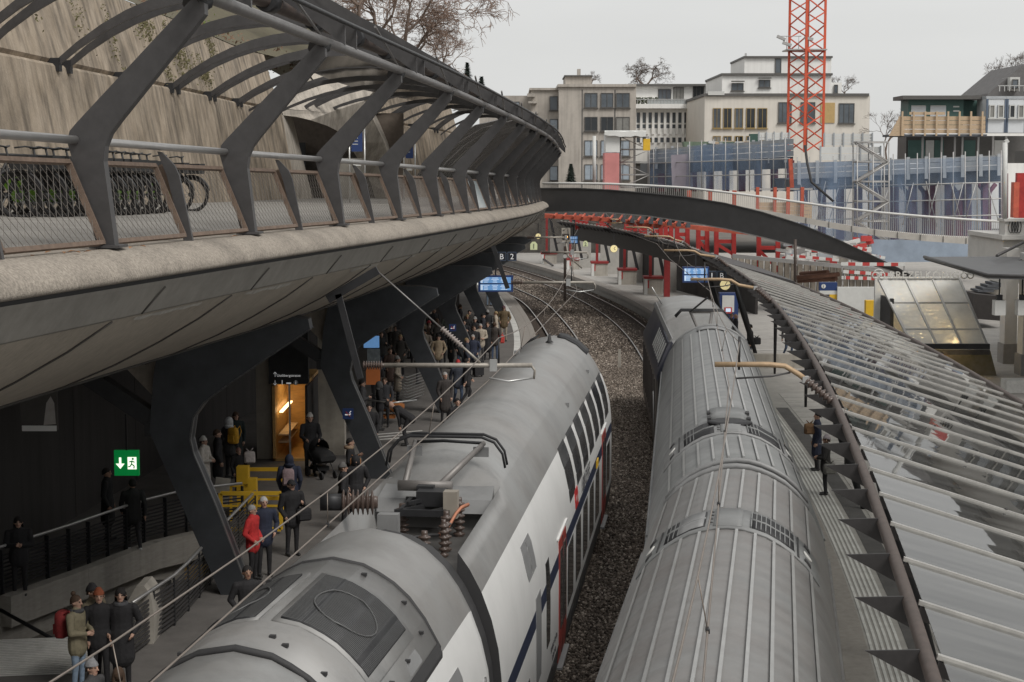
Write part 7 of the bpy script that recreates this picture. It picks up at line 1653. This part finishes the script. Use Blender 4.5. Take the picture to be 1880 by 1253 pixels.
# --- group by the stairwell
pw = hp(140, 1094, 1.68)
person('woman in olive puffer jacket and pale jeans with folded hands', pw, E_-.3, 1.68, 'hold', 'mid', 1.16, OLIVE, LJEAN, 0, ('hair', 'brown'), (.5, .5, .5), None, 'scarf')
MB().ball((0, -.06, 1.755), .045, 8, 6).build('hair_bun', cloth(hair_c['brown'], 'headwear'), bpy.data.objects['person'], world=False)
bag('dark red backpack on the woman in olive', (pw[0]-.26, pw[1]+.05), (.30, .18, .46), (.26, .03, .03), E_-.3, 'backpack', 1.18)
q = hp(152, 1080, 1.74); person('person in black beanie and olive brown jacket behind the olive woman', (q[0]+.12, q[1]+.2), E_-.4, 1.74, 'fold', 'mid', 1.12, (.16, .135, .09), BLK, 0, ('beanie', BLK))
q = hp(181, 1083, 1.72); person('person in rust orange beanie and black coat by the stairwell', q, S_+.3, 1.72, 'stand', 'mid', 1.05, BLK, BLK, 0, ('beanie', (.26, .07, .03)))
q = hp(221, 1081, 1.72); person('dark-haired woman in long black coat with checked scarf', q, S_+.1, 1.72, 'pocket', 'long', 1.1, BLK, BLK, 0, ('long_hair', 'black'), None, None, 'scarf')
q = hp(169, 1213, 1.66); person('woman in grey knitted hat with glasses at the bottom left', q, E_-.4, 1.66, 'stand', 'mid', 1.0, CHAR, BLK, 0, ('beanie', (.26, .26, .27)), None, None, 'knit')
q = hp(217, 1226, 1.62); person('person with brown hair seen from behind at the bottom edge', q, N_d+.3, 1.62, 'stand', 'mid', 1.0, BRN, BLK, 0, ('long_hair', 'brown'))
q = hp(463, 928, 1.66); person('elderly woman in bright red coat with short grey hair', q, E_-.25, 1.66, 'pocket', 'mid', 1.14, RED, BLK, 0, ('hair', 'grey'))
q = hp(484, 913, 1.76); person('balding older man in navy quilted jacket beside the red coat', q, S_+.45, 1.76, 'pocket', 'mid', 1.08, NAVY, BLK, 0, ('hair', 'white'))
q = hp(535, 882, 1.76); person('man in black cap and black jacket looking at his hands', q, S_+.6, 1.76, 'phone', 'mid', 1.1, BLK, BLK, 0, ('cap', BLK))
bag('black shoulder bag of the man in the black cap', (q[0]+.28, q[1]-.05), (.34, .14, .30), BLK, .4, 'shoulder_bag', .98)
q = hp(454, 1040, 1.74); person('man with white earphones half hidden behind the nearest column', q, S_+.4, 1.74, 'pocket', 'mid', 1.05, BLK, BLK, 1, ('hair', 'black'))
q = hp(33, 950, 1.66); person('woman in black puffer standing behind the balustrade at far left', q, S_+.3, 1.66, 'fold', 'mid', 1.15, BLK, BLK, 0, ('long_hair', 'black'))
q = hp(196, 860, 1.75); person('dark figure with short hair left of the green exit sign', q, E_, 1.75, 'stand', 'long', 1.1, (.012, .012, .013), BLK, 1, ('hair', 'black'))
q = hp(243, 880, 1.7); person('dark figure in pale trainers below the green exit sign', q, N_d+.4, 1.7, 'walk', 'mid', 1.05, (.02, .02, .02), BLK, 1, ('hair', 'black'), (.5, .5, .5))
# --- middle of the platform
q = hp(374, 803, 1.68); person('woman in long cream puffer coat and white hat', q, E_-.2, 1.68, 'hold', 'long', 1.12, CREAM, BLK, 0, ('beanie', (.58, .56, .53)))
q = hp(399, 789, 1.74); person('dark-haired man in black coat beside the cream puffer', q, E_+.2, 1.74, 'stand', 'long', 1.05, BLK, BLK, 0, ('hair', 'brown'))
q = hp(421, 768, 1.74); person('person in white hood and charcoal coat carrying a yellow backpack', q, N_d-.5, 1.74, 'stand', 'mid', 1.08, CHAR, BLK, 0, ('hood', (.55, .56, .57)))
bag('mustard yellow backpack on the white-hooded person', (q[0]+.14, q[1]-.22), (.30, .18, .46), (.62, .33, .03), -.5, 'backpack', 1.27)
q = hp(433, 757, 1.74); person('tall woman in dark green coat with loose dark hair', q, S_+.5, 1.74, 'stand', 'long', 1.0, (.018, .028, .028), BLK, 0, ('long_hair', 'brown'))
q = hp(438, 824, 1.30); person('child in black coat with reddish hat in front of the group', q, S_+.6, 1.30, 'stand', 'mid', 1.1, BLK, BLK, 0, ('beanie', (.30, .16, .13)))
bag('white and red shopping bag by the child', (q[0]+.28, q[1]+.1), (.30, .14, .32), (.55, .50, .48), .2, 'shopping_bag', 1.05)
q = hp(569, 760, 1.80); mp_ = q
person('man in white beanie and black jacket pushing a pram', q, S_+.35, 1.80, 'push', 'mid', 1.08, BLK, BLK, 0, ('beanie', (.55, .53, .50)))
q = hp(531, 837, 1.70); person('person in navy hood seen from behind with pinkish backpack', q, N_d+.1, 1.70, 'stand', 'mid', 1.12, NAVY, BLK, 0, ('hood', NAVY))
bag('pinkish grey backpack on the navy hooded person', (q[0], q[1]-.24), (.30, .18, .42), (.30, .22, .23), N_d+.1, 'backpack', 1.2)
q = hp(643, 805, 1.66); person('woman with brown fur collar and black coat near the second column', q, E_, 1.66, 'phone', 'mid', 1.08, BLK, BLK, 0, ('hair', 'black'), None, None, 'fur')
bag('orange brown leather handbag of the fur-collared woman', (q[0]+.15, q[1]-.22), (.30, .14, .26), (.34, .16, .07), .3, 'handbag', 1.05)
q = hp(630, 851, 1.70); person('person in grey beanie and black puffer jacket behind the pantograph', q, E_+.2, 1.70, 'pocket', 'mid', 1.14, BLK, BLK, 0, ('beanie', (.13, .125, .12)))
q = hp(653, 838, 1.72); person('person in black hooded coat beside the grey beanie', q, S_+.2, 1.72, 'pocket', 'long', 1.1, BLK, BLK, 0, ('hood', BLK))
# --- further along
crowd = [(665, 698, 1.78, E_, 'fold', 'mid', CHAR, BLK, 'hair', 'black', 'man in charcoal coat with folded arms by the pale pier'), (677, 742, 1.76, S_+.3, 'stand', 'mid', BLK, BLK, 'hair', 'black', 'bearded man in black jacket left of the orange pram'), (706, 694, 1.70, S_, 'stand', 'mid', (.05, .05, .055), BLK, 'hair', 'brown', 'person in dark coat behind the orange pram'), (697, 702, 1.64, E_, 'hold', 'mid', BLK, CHAR, 'hood', (.10, .10, .10), 'hooded person in black behind the pram'),
 (817, 684, 1.76, S_+.5, 'stand', 'long', (.045, .038, .036), BLK, 'hair', 'grey', 'grey-haired man in long dark brown coat near the train'), (841, 662, 1.68, S_+.3, 'walk', 'mid', (.04, .045, .06), JEAN, 'beanie', (.42, .03, .03), 'person in bright red cap and jeans walking along the train'), (857, 659, 1.74, E_+.3, 'walk', 'mid', BLK, BLK, 'hair', 'black', 'person in black pulling a dark suitcase'), (840, 732, 1.76, S_+.3, 'stand', 'mid', BLK, BLK, 'hair', 'black', 'dark-haired man whose head shows over the train roof'),
 (788, 590, 1.62, E_, 'hold', 'mid', (.45, .33, .28), BLK, 'beanie', (.40, .05, .06), 'woman in red beanie and pinkish beige coat'), (771, 586, 1.72, S_, 'stand', 'mid', TAN, BLK, 'hair', 'brown', 'person in tan coat left of the red beanie'), (797, 567, 1.74, S_+.3, 'stand', 'mid', BLK, BLK, 'hair', 'brown', 'man in black with a bright phone screen'), (788, 561, 1.74, E_, 'stand', 'mid', (.25, .21, .17), BLK, 'hair', 'blond', 'fair-haired person at the back of the crowd'),
 (852, 588, 1.72, S_+.2, 'phone', 'mid', BLK, BLK, 'hair', 'black', 'person in black reading a phone by the third column'), (887, 576, 1.76, E_, 'stand', 'mid', (.03, .03, .038), BLK, 'hair', 'black', 'tall man in navy black coat at the platform curve'), (870, 599, 1.70, S_+.4, 'stand', 'mid', BLK, BLK, 'hair', 'brown', 'person in black jacket left of the cream coat'), (882, 595, 1.74, S_+.3, 'hold', 'mid', BEIGE, CHAR, 'hair', 'grey', 'grey-haired man in cream beige jacket'), (868, 615, 1.72, S_+.1, 'pocket', 'mid', NAVY, BLK, 'hair', 'grey', 'elderly man in navy jacket in front of the crowd'), (857, 621, 1.64, E_, 'stand', 'mid', (.03, .035, .05), BLK, 'hair', 'blond', 'fair-haired woman in dark jacket beside the elderly man'), (895, 592, 1.74, S_, 'stand', 'long', BLK, BLK, 'hair', 'brown', 'person in long black coat right of the cream jacket'), (908, 592, 1.74, N_d-.3, 'stand', 'mid', (.055, .045, .04), JEAN, 'hair', 'brown', 'man in dark brown jacket and jeans seen from behind'), (910, 572, 1.66, W_, 'stand', 'mid', BEIGE, TAN, 'hair', 'blond', 'fair-haired woman in pale beige coat facing left'), (925, 562, 1.80, S_+.1, 'pocket', 'mid', (.12, .085, .045), (.30, .26, .21), 'cap', (.10, .05, .06), 'man in brown and navy jacket with beige trousers nearest the edge'), (710, 572, 1.72, S_, 'stand', 'mid', (.26, .22, .18), BLK, 'hair', 'blond', 'person in beige at the dark rear of the platform'), (726, 599, 1.68, S_+.2, 'stand', 'long', (.05, .045, .04), (.30, .2, .15), 'hair', 'brown', 'woman with bare legs in dark coat behind the second column'), (760, 604, 1.7, S_, 'stand', 'mid', BLK, BLK, 'hair', 'black', 'person in black behind the third column'), (742, 575, 1.74, E_, 'stand', 'mid', (.03, .03, .03), BLK, 'hair', 'black', 'dim figure in black near the rear wall'), (812, 600, 1.7, S_, 'hold', 'mid', (.02, .02, .022), BLK, 'hair', 'brown', 'person in black holding a bag beside the third column'), (838, 575, 1.74, E_, 'stand', 'mid', (.03, .028, .028), BLK, 'hair', 'brown', 'person in dark coat behind the third column shaft'), (862, 570, 1.72, S_, 'stand', 'mid', (.06, .055, .05), BLK, 'hair', 'black', 'person in dark grey far back near the fourth column')]
for (x, y, h, fc, po_, co, tp_, bt, hk, hc, lab) in crowd: person(lab, hp(x, y, h), fc, h, po_, co, random.choice([1.05, 1.12]), tp_, bt, random.choice([0, 0, 0, 1]), (hk, hc))
rc = random.Random(17); tops = [BLK, NAVY, CHAR, (.05, .045, .04), (.03, .03, .03), TAN, (.08, .05, .04), BLK, BEIGE, (.06, .07, .06)]
cw = ['black', 'navy', 'charcoal', 'dark brown', 'black', 'tan', 'rust brown', 'black', 'beige', 'dark green']
spots = [(700, 610), (716, 640), (735, 615), (752, 592), (766, 630), (780, 605), (802, 585), (820, 577), (828, 606), (845, 560), (858, 578), (872, 583), (880, 565), (895, 570), (846, 612), (775, 565), (805, 615), (730, 655), (690, 660), (700, 580)]
where = ['near the blue screen stele', 'left of the second column foot', 'behind the second column', 'between the second and third columns', 'in front of the escalator screen', 'beside the red beanie', 'behind the red beanie', 'left of the third column head', 'at the third column shaft', 'behind the fourth column', 'by the fourth column foot', 'among the crowd near the cream jacket', 'at the back of the crowd by the fifth column', 'below the departure board', 'in front of the third column sign', 'at the dark rear by the stairs', 'right of the pink coat', 'by the slatted screen', 'next to the pale pier', 'in the dark rear corner']
for i, (x, y) in enumerate(spots):
    hh = rc.uniform(1.60, 1.82); k = rc.randrange(len(tops)); person('passenger in %s coat standing %s' % (cw[k], where[i]), hp(x, y, hh), rc.choice([E_, S_, S_+.5, E_-.4, N_d+.4]), hh, rc.choice(['stand', 'pocket', 'phone', 'hold']), rc.choice(['mid', 'mid', 'long']), rc.uniform(1.02, 1.14) if False else 1.08, tops[k], rc.choice([BLK, BLK, JEAN, CHAR]), rc.choice([0, 0, 1]), (rc.choice(['hair', 'hair', 'long_hair', 'beanie']), rc.choice(['black', 'brown', 'blond', 'grey'])))
q = hp(740, 742, 1.35); person('person in black bending over the orange pram', (q[0], q[1]), W_, 1.72, 'bend', 'mid', 1.08, BLK, BLK, 0, ('hair', 'black'))
c = G(898, 562, 0); person('person in jeans standing behind the departure board', (c.x, c.y), N_d, 1.75, 'stand', 'mid', 1.0, BLK, LJEAN, 0, ('hair', 'brown')); c = G(908, 562, 0); person('person in white trainers beside the jeans behind the board', (c.x, c.y), S_, 1.70, 'stand', 'mid', 1.0, BLK, NAVY, 0, ('hair', 'brown'), (.6, .6, .6))
bag('small red bag held beside the man in dark brown jacket', hp(920, 605, 1.3), (.30, .16, .40), (.45, .05, .04), .2, 'shopping_bag', .85)
sc = thing('suitcase', 'dark wheeled suitcase pulled by the person in black', 'suitcase', tuple(G(878, 692, 0)), .5); MB().box((0, 0, .38), (.42, .26, .62)).build('shell', cloth(BLK), sc, world=False); MB().tube([(-.12, .1, .68), (-.12, .25, 1.0), (.12, .25, 1.0), (.12, .1, .68)], .012, 6).build('handle', steel, sc, world=False)
for s_ in (-1, 1): MB().lathe((s_*.16, 0, .05), [(.05, -.02), (.05, .02)], 10, 0, Vector((1, 0, 0))).build('wheel', gasket, sc, world=False)
# --- right platform
q = hp(1517, 800, 1.64); person('woman in patterned beanie and black puffer waiting on the right platform', q, W_-.2, 1.64, 'hold', 'mid', 1.16, (.03, .028, .028), BLK, 0, ('beanie', (.33, .29, .31)))
bag('grey handbag held by the woman in the patterned beanie', (q[0]+.05, q[1]-.30), (.34, .16, .28), (.17, .165, .15), .1, 'handbag', .78)
q = hp(1501, 757, 1.74); person('person in long navy coat half hidden by the canopy fins', q, W_, 1.74, 'stand', 'long', 1.08, NAVY, BLK, 0, ('hair', 'black'))
bag('tan leather shoulder bag by the long navy coat', (q[0]-.22, q[1]), (.32, .16, .32), (.22, .13, .07), .1, 'shoulder_bag', 1.25)
q = hp(1377, 596, 1.74); person('man in black coat with shoulder bag by the second coach', q, W_+.2, 1.74, 'stand', 'mid', 1.1, BLK, NAVY, 0, ('hair', 'black')); bag('black shoulder bag of the man by the second coach', (q[0]+.3, q[1]-.1), (.36, .16, .32), BLK, .3, 'shoulder_bag', 1.0)
q = hp(1351, 577, 1.76); person('bald man in dark jacket near the ticket machine', q, E_, 1.76, 'stand', 'mid', 1.05, (.03, .03, .035), BLK, 0, None); q = hp(1346, 578, 1.68); person('fair person partly behind the bald man', (q[0], q[1]+.6), S_, 1.68, 'stand', 'mid', 1.0, CHAR, BLK, 0, ('hair', 'blond'))
c = G(1447, 657, 0); person('person in jeans and pale trainers behind the canopy fins', (c.x, c.y), S_+.4, 1.74, 'walk', 'mid', 1.0, CHAR, JEAN, 0, ('hair', 'brown'), (.55, .55, .55))
q = hp(1850, 590, 1.74); person('person in dark clothes beside the left stone pillar', q, W_, 1.74, 'stand', 'mid', 1.0, BLK, BLK, 0, ('hair', 'black'))
# ------------------------------------------------------------------ prams
def pram(lab, p, rz, fabric):
    t = thing('pram', lab, 'pram', (p[0], p[1], 0), rz)
    for (x, y, r_) in ((-.26, -.35, .15), (.26, -.35, .15), (-.22, .42, .11), (.22, .42, .11)):
        w_ = MB().lathe((x, y, r_), [(r_*.7, -.025), (r_, -.025), (r_, .025), (r_*.7, .025)], 16, 0, Vector((1, 0, 0))).build('wheel', gasket, t, world=False)
    for s_ in (-1, 1):
        MB().tube([(s_*.25, -.35, .16), (s_*.25, .0, .50), (s_*.24, -.45, .85), (s_*.24, -.68, 1.02)], .016, 6).build('frame_tube', black_steel, t, world=False); MB().tube([(s_*.22, .42, .12), (s_*.25, .0, .50)], .016, 6).build('frame_tube', black_steel, t, world=False)
    MB().tube([(-.24, -.68, 1.02), (.24, -.68, 1.02)], .022, 6).build('push_bar', black_steel, t, world=False)
    m_ = MB(); rings = []
    for y, zt, zb in ((-.38, .82, .55), (-.3, .86, .46), (.0, .80, .42), (.3, .74, .44), (.46, .66, .54)): rings.append([(-.22, y, zb), (-.25, y, (zb+zt)/2), (-.22, y, zt), (.22, y, zt), (.25, y, (zb+zt)/2), (.22, y, zb)])
    m_.loft(rings, 0, True, True, True).build('bassinet', fabric, t, world=False)
    m_ = MB(); rings = []
    for i in range(7):
        a = math.pi*(.05+.62*i/6); rings.append([(.24*math.cos(b_), -.12-.36*math.cos(a), .80+.34*math.sin(a)*math.sin(b_)) for b_ in np.linspace(0, math.pi, 9)])
    m_.loft(rings, 0, False, False, True).build('canopy', fabric, t, world=False)
    MB().box((0, -.1, .26), (.36, .5, .12)).build('basket', fabric, t, world=False); return t
c = G(590, 876, 0); pram('black pram pushed by the man in the white beanie', (c.x, c.y), S_+.6, cloth((.02, .02, .021)))
c = G(718, 778, 0); pram('pram with orange lining beside the bending person', (c.x, c.y), E_, cloth((.34, .12, .03)))
# ------------------------------------------------------------------ yellow steel barrier frames
yb = thing('yellow_barrier', 'bright yellow welded steel barrier frame on the platform', 'barrier', tuple(G(460, 985, 0)))
def yframe(x0, y0, x1, y1, Y, inner=True, w_=.09):
    p = [A(x0, y0, Y), A(x1, y0, Y), A(x1, y1, Y), A(x0, y1, Y)]
    for i in range(4): MB().bar(p[i], p[(i+1) % 4], w_, w_).build('frame_tube', yellow_paint, yb)
    if inner: MB().bar(A(x0, (y0*.65+y1*.35), Y), A(x1, (y0*.65+y1*.35), Y), .05, .05).build('cross_tube', yellow_paint, yb)
yframe(439, 862, 521, 915, 43.5); yframe(405, 906, 516, 972, 40.5); yframe(424, 892, 470, 980, 42, True, .06)
MB().box((A(447, 905, 43)+A(447, 905, 43))/2, (.30, .3, 1.4)).build('upright_box', yellow_paint, yb); MB().box(A(464, 905, 42), (.22, .25, .75)).build('upright_box', yellow_paint, yb)
for x in (438, 520): MB().bar(A(x, 862, 43.5), G(x, 950, 0), .08, .08).build('leg', yellow_paint, yb)
one('notice_board', MB().box(A(407, 905, 41.5), (.36, .04, .75), 0, Matrix.Rotation(.12, 3, 'Y')), concrete_light, 'pale notice board with lines leaning by the yellow barrier', 'board')
# curved slatted bench screen and info stele further on
ben = thing('slatted_screen', 'curved bright steel slatted screen around the escalator further along', 'railing', tuple(G(745, 735, 0)))
for k in range(9): MB().tube([G(722, 737, 0)+Vector((0, .1, .15+k*.11)), G(748, 742, 0)+Vector((0, -.1, .15+k*.11)), G(778, 732, 0)+Vector((0, .1, .15+k*.11))], .022, 5).build('slat', steel, ben)
MB().tube([G(675, 735, 1.15), G(720, 740, 1.15), G(765, 735, 1.15)], .03, 6).build('handrail', steel, ben)
st_ = thing('info_screen', 'tilted blue screen stele with orange lower panel near the rear wall', 'screen', tuple(G(683, 720, 0)))
MB().box(A(682, 628, 60), (.55, .08, .42)).build('screen', screen, st_); MB().box(A(686, 655, 59.9), (.45, .06, .55)).build('poster_panel', mat('poster_pale', (.24, .28, .30), .5, var=.4, scale=6), st_); MB().box(A(685, 690, 59.8), (.5, .08, .65)).build('orange_panel', mat('panel_orange', (.42, .13, .04), .5, var=.1, emit=.12), st_); MB().box(A(685, 680, 60.2), (.12, .1, 2.6)).build('stem', black_steel, st_)
ld = thing('video_screen', 'small dim video screen hanging below the soffit', 'screen', tuple(A(425, 640, 44))); MB().box(A(422, 627, 44), (.36, .06, .34)).build('panel', screen_l, ld); MB().box(A(436, 624, 44.1), (.30, .06, .30)).build('panel', dark_steel, ld)
# ------------------------------------------------------------------ bicycles on the promenade
tyre = mat('tyre', (.012, .011, .011), .85, var=.15); spoke = mat('spoke', (.20, .20, .20), .4, .6, var=0); fgreen = mat('bike_green', (.11, .22, .02), .5, var=.05); bblk = mat('bike_black', (.03, .03, .031), .5, .2, var=.1); redr = mat('reflector_red', (.45, .03, .02), .3, var=0)
def make_bike():
    t = thing('bicycle', 'x', 'bicycle', (0, 0, 0), 0, 'rental bicycles parked along the retaining wall')
    for y in (-.53, .53):
        w_ = MB().tube([(0, y+.325*math.cos(a), .34+.325*math.sin(a)) for a in np.linspace(0, 2*math.pi, 33)], .034, 8, 0, False).build('wheel', tyre, t, world=False)
        MB().tube([(0, y+.295*math.cos(a), .34+.295*math.sin(a)) for a in np.linspace(0, 2*math.pi, 25)], .010, 5, 0, False).build('rim', bblk, w_, world=False)
        m_ = MB()
        for k in range(14): a = math.pi*2*k/14; m_.tube([(.02 if k % 2 else -.02, y, .34), (0, y+.29*math.cos(a), .34+.29*math.sin(a))], .0022, 3)
        m_.build('spokes', spoke, w_, world=False, kind='stuff'); MB().lathe((-.05, y, .34), [(.05, 0), (.05, .10)], 10, 0, Vector((1, 0, 0))).build('hub', bblk, w_, world=False)
        MB().tube([(0, y+.37*math.cos(a), .34+.37*math.sin(a)) for a in np.linspace(.2, 2.9, 12)], .022, 5).build('mudguard', bblk, t, world=False)
    fr_ = MB()
    for a, b_, r_ in (((0, .38, .88), (0, .08, .34), .03), ((0, .08, .34), (0, -.12, .80), .024), ((0, -.53, .34), (0, .08, .34), .016), ((0, -.53, .34), (0, -.11, .72), .014), ((0, .38, .88), (0, .53, .34), .022), ((0, .36, .72), (0, -.02, .55), .03), ((0, .40, .80), (0, .34, 1.06), .018)): fr_.tube([a, b_], r_, 8)
    fr_.build('frame', bblk, t, world=False)
    MB().prism([(-.03, -.50, .66), (-.03, -.16, .66), (-.03, -.26, .42)], (.06, 0, 0)).build('green_panel', fgreen, t, world=False); MB().lathe((-.05, .08, .34), [(.10, 0), (.10, .1)], 14, 0, Vector((1, 0, 0))).build('motor', fgreen, t, world=False)
    MB().tube([(0, -.12, .80), (0, -.15, .93)], .015, 6).build('seat_post', spoke, t, world=False)
    MB().loft([[(-.075, -.28, .945), (0, -.30, .97), (.075, -.28, .945), (0, -.28, .92)], [(-.08, -.20, .955), (0, -.2, .985), (.08, -.20, .955), (0, -.2, .93)], [(-.025, -.05, .955), (0, -.04, .975), (.025, -.05, .955), (0, -.04, .94)], [(-.015, .02, .945), (0, .03, .96), (.015, .02, .945), (0, .02, .935)]], 0, True, True, True).build('saddle', gasket, t, world=False)
    MB().tube([(-.30, .20, 1.06), (-.20, .32, 1.08), (0, .36, 1.06), (.20, .32, 1.08), (.30, .20, 1.06)], .014, 6).build('handlebar', bblk, t, world=False)
    MB().box((0, -.52, .76), (.14, .42, .02)).build('rack', spoke, t, world=False); MB().box((0, -.74, .70), (.09, .03, .05)).build('rear_light', redr, t, world=False)
    MB().box((0, .62, .84), (.34, .26, .20), 0, None, (1.1, 1.1)).build('front_basket', bblk, t, world=False); MB().tube([(.05, -.1, .34), (.16, -.22, .02)], .012, 5).build('kickstand', spoke, t, world=False)
    MB().tube([(.07, .08, .34), (.07, .18, .22)], .012, 5).build('crank', spoke, t, world=False)
    return t
bk0 = make_bike(); bx = [(-30, 27.6), (24, 28.2), (62, 28.9), (100, 29.6), (136, 30.4), (172, 31.2), (206, 32.4), (238, 33.8), (270, 35.2), (302, 36.6), (44, 28.5), (82, 29.2), (118, 30.0), (153, 30.8), (189, 31.8), (222, 33.1)]
order_w = ['leftmost', 'second', 'third', 'fourth', 'fifth', 'sixth', 'seventh', 'eighth', 'ninth', 'rightmost', 'first tucked-in', 'second tucked-in', 'third tucked-in', 'fourth tucked-in', 'fifth tucked-in', 'last tucked-in']
for i, (x, Y) in enumerate(bx):
    t = bk0 if i == 0 else copy_tree(bk0); p = A(x, 300, Y); t['label'] = order_w[i]+' black rental bicycle with green panels, counted from the picture edge'
    t.scale = (1.1, 1.1, 1.1); place(t, (p.x, Y, zd(Y)+.17), -R(100+random.uniform(-9, 9)))
# fallen leaves on the deck edge
lf = mat('leaf_brown', (.30, .15, .07), .8, var=.3)
random.seed(9)
for k, (x, y) in enumerate(((20, 478), (88, 463), (130, 462), (142, 463), (160, 462), (240, 455), (262, 452), (430, 434), (60, 470), (118, 464))):
    p = G(x, y, zd(18)-.005); a = random.random()*3; m_ = MB(); u = Vector((math.cos(a), math.sin(a), .15)); v = Vector((-math.sin(a), math.cos(a), .1)); m_.add([p-u*.05, p+v*.025+Vector((0, 0, .01)), p+u*.05, p-v*.025+Vector((0, 0, .012))], [(0, 1, 2, 3)])
    tag(m_.build('fallen_leaf', lf, recalc=False), 'dry brown leaf lying on the rounded deck edge below the mesh', 'leaf', 'fallen leaves on the deck edge')
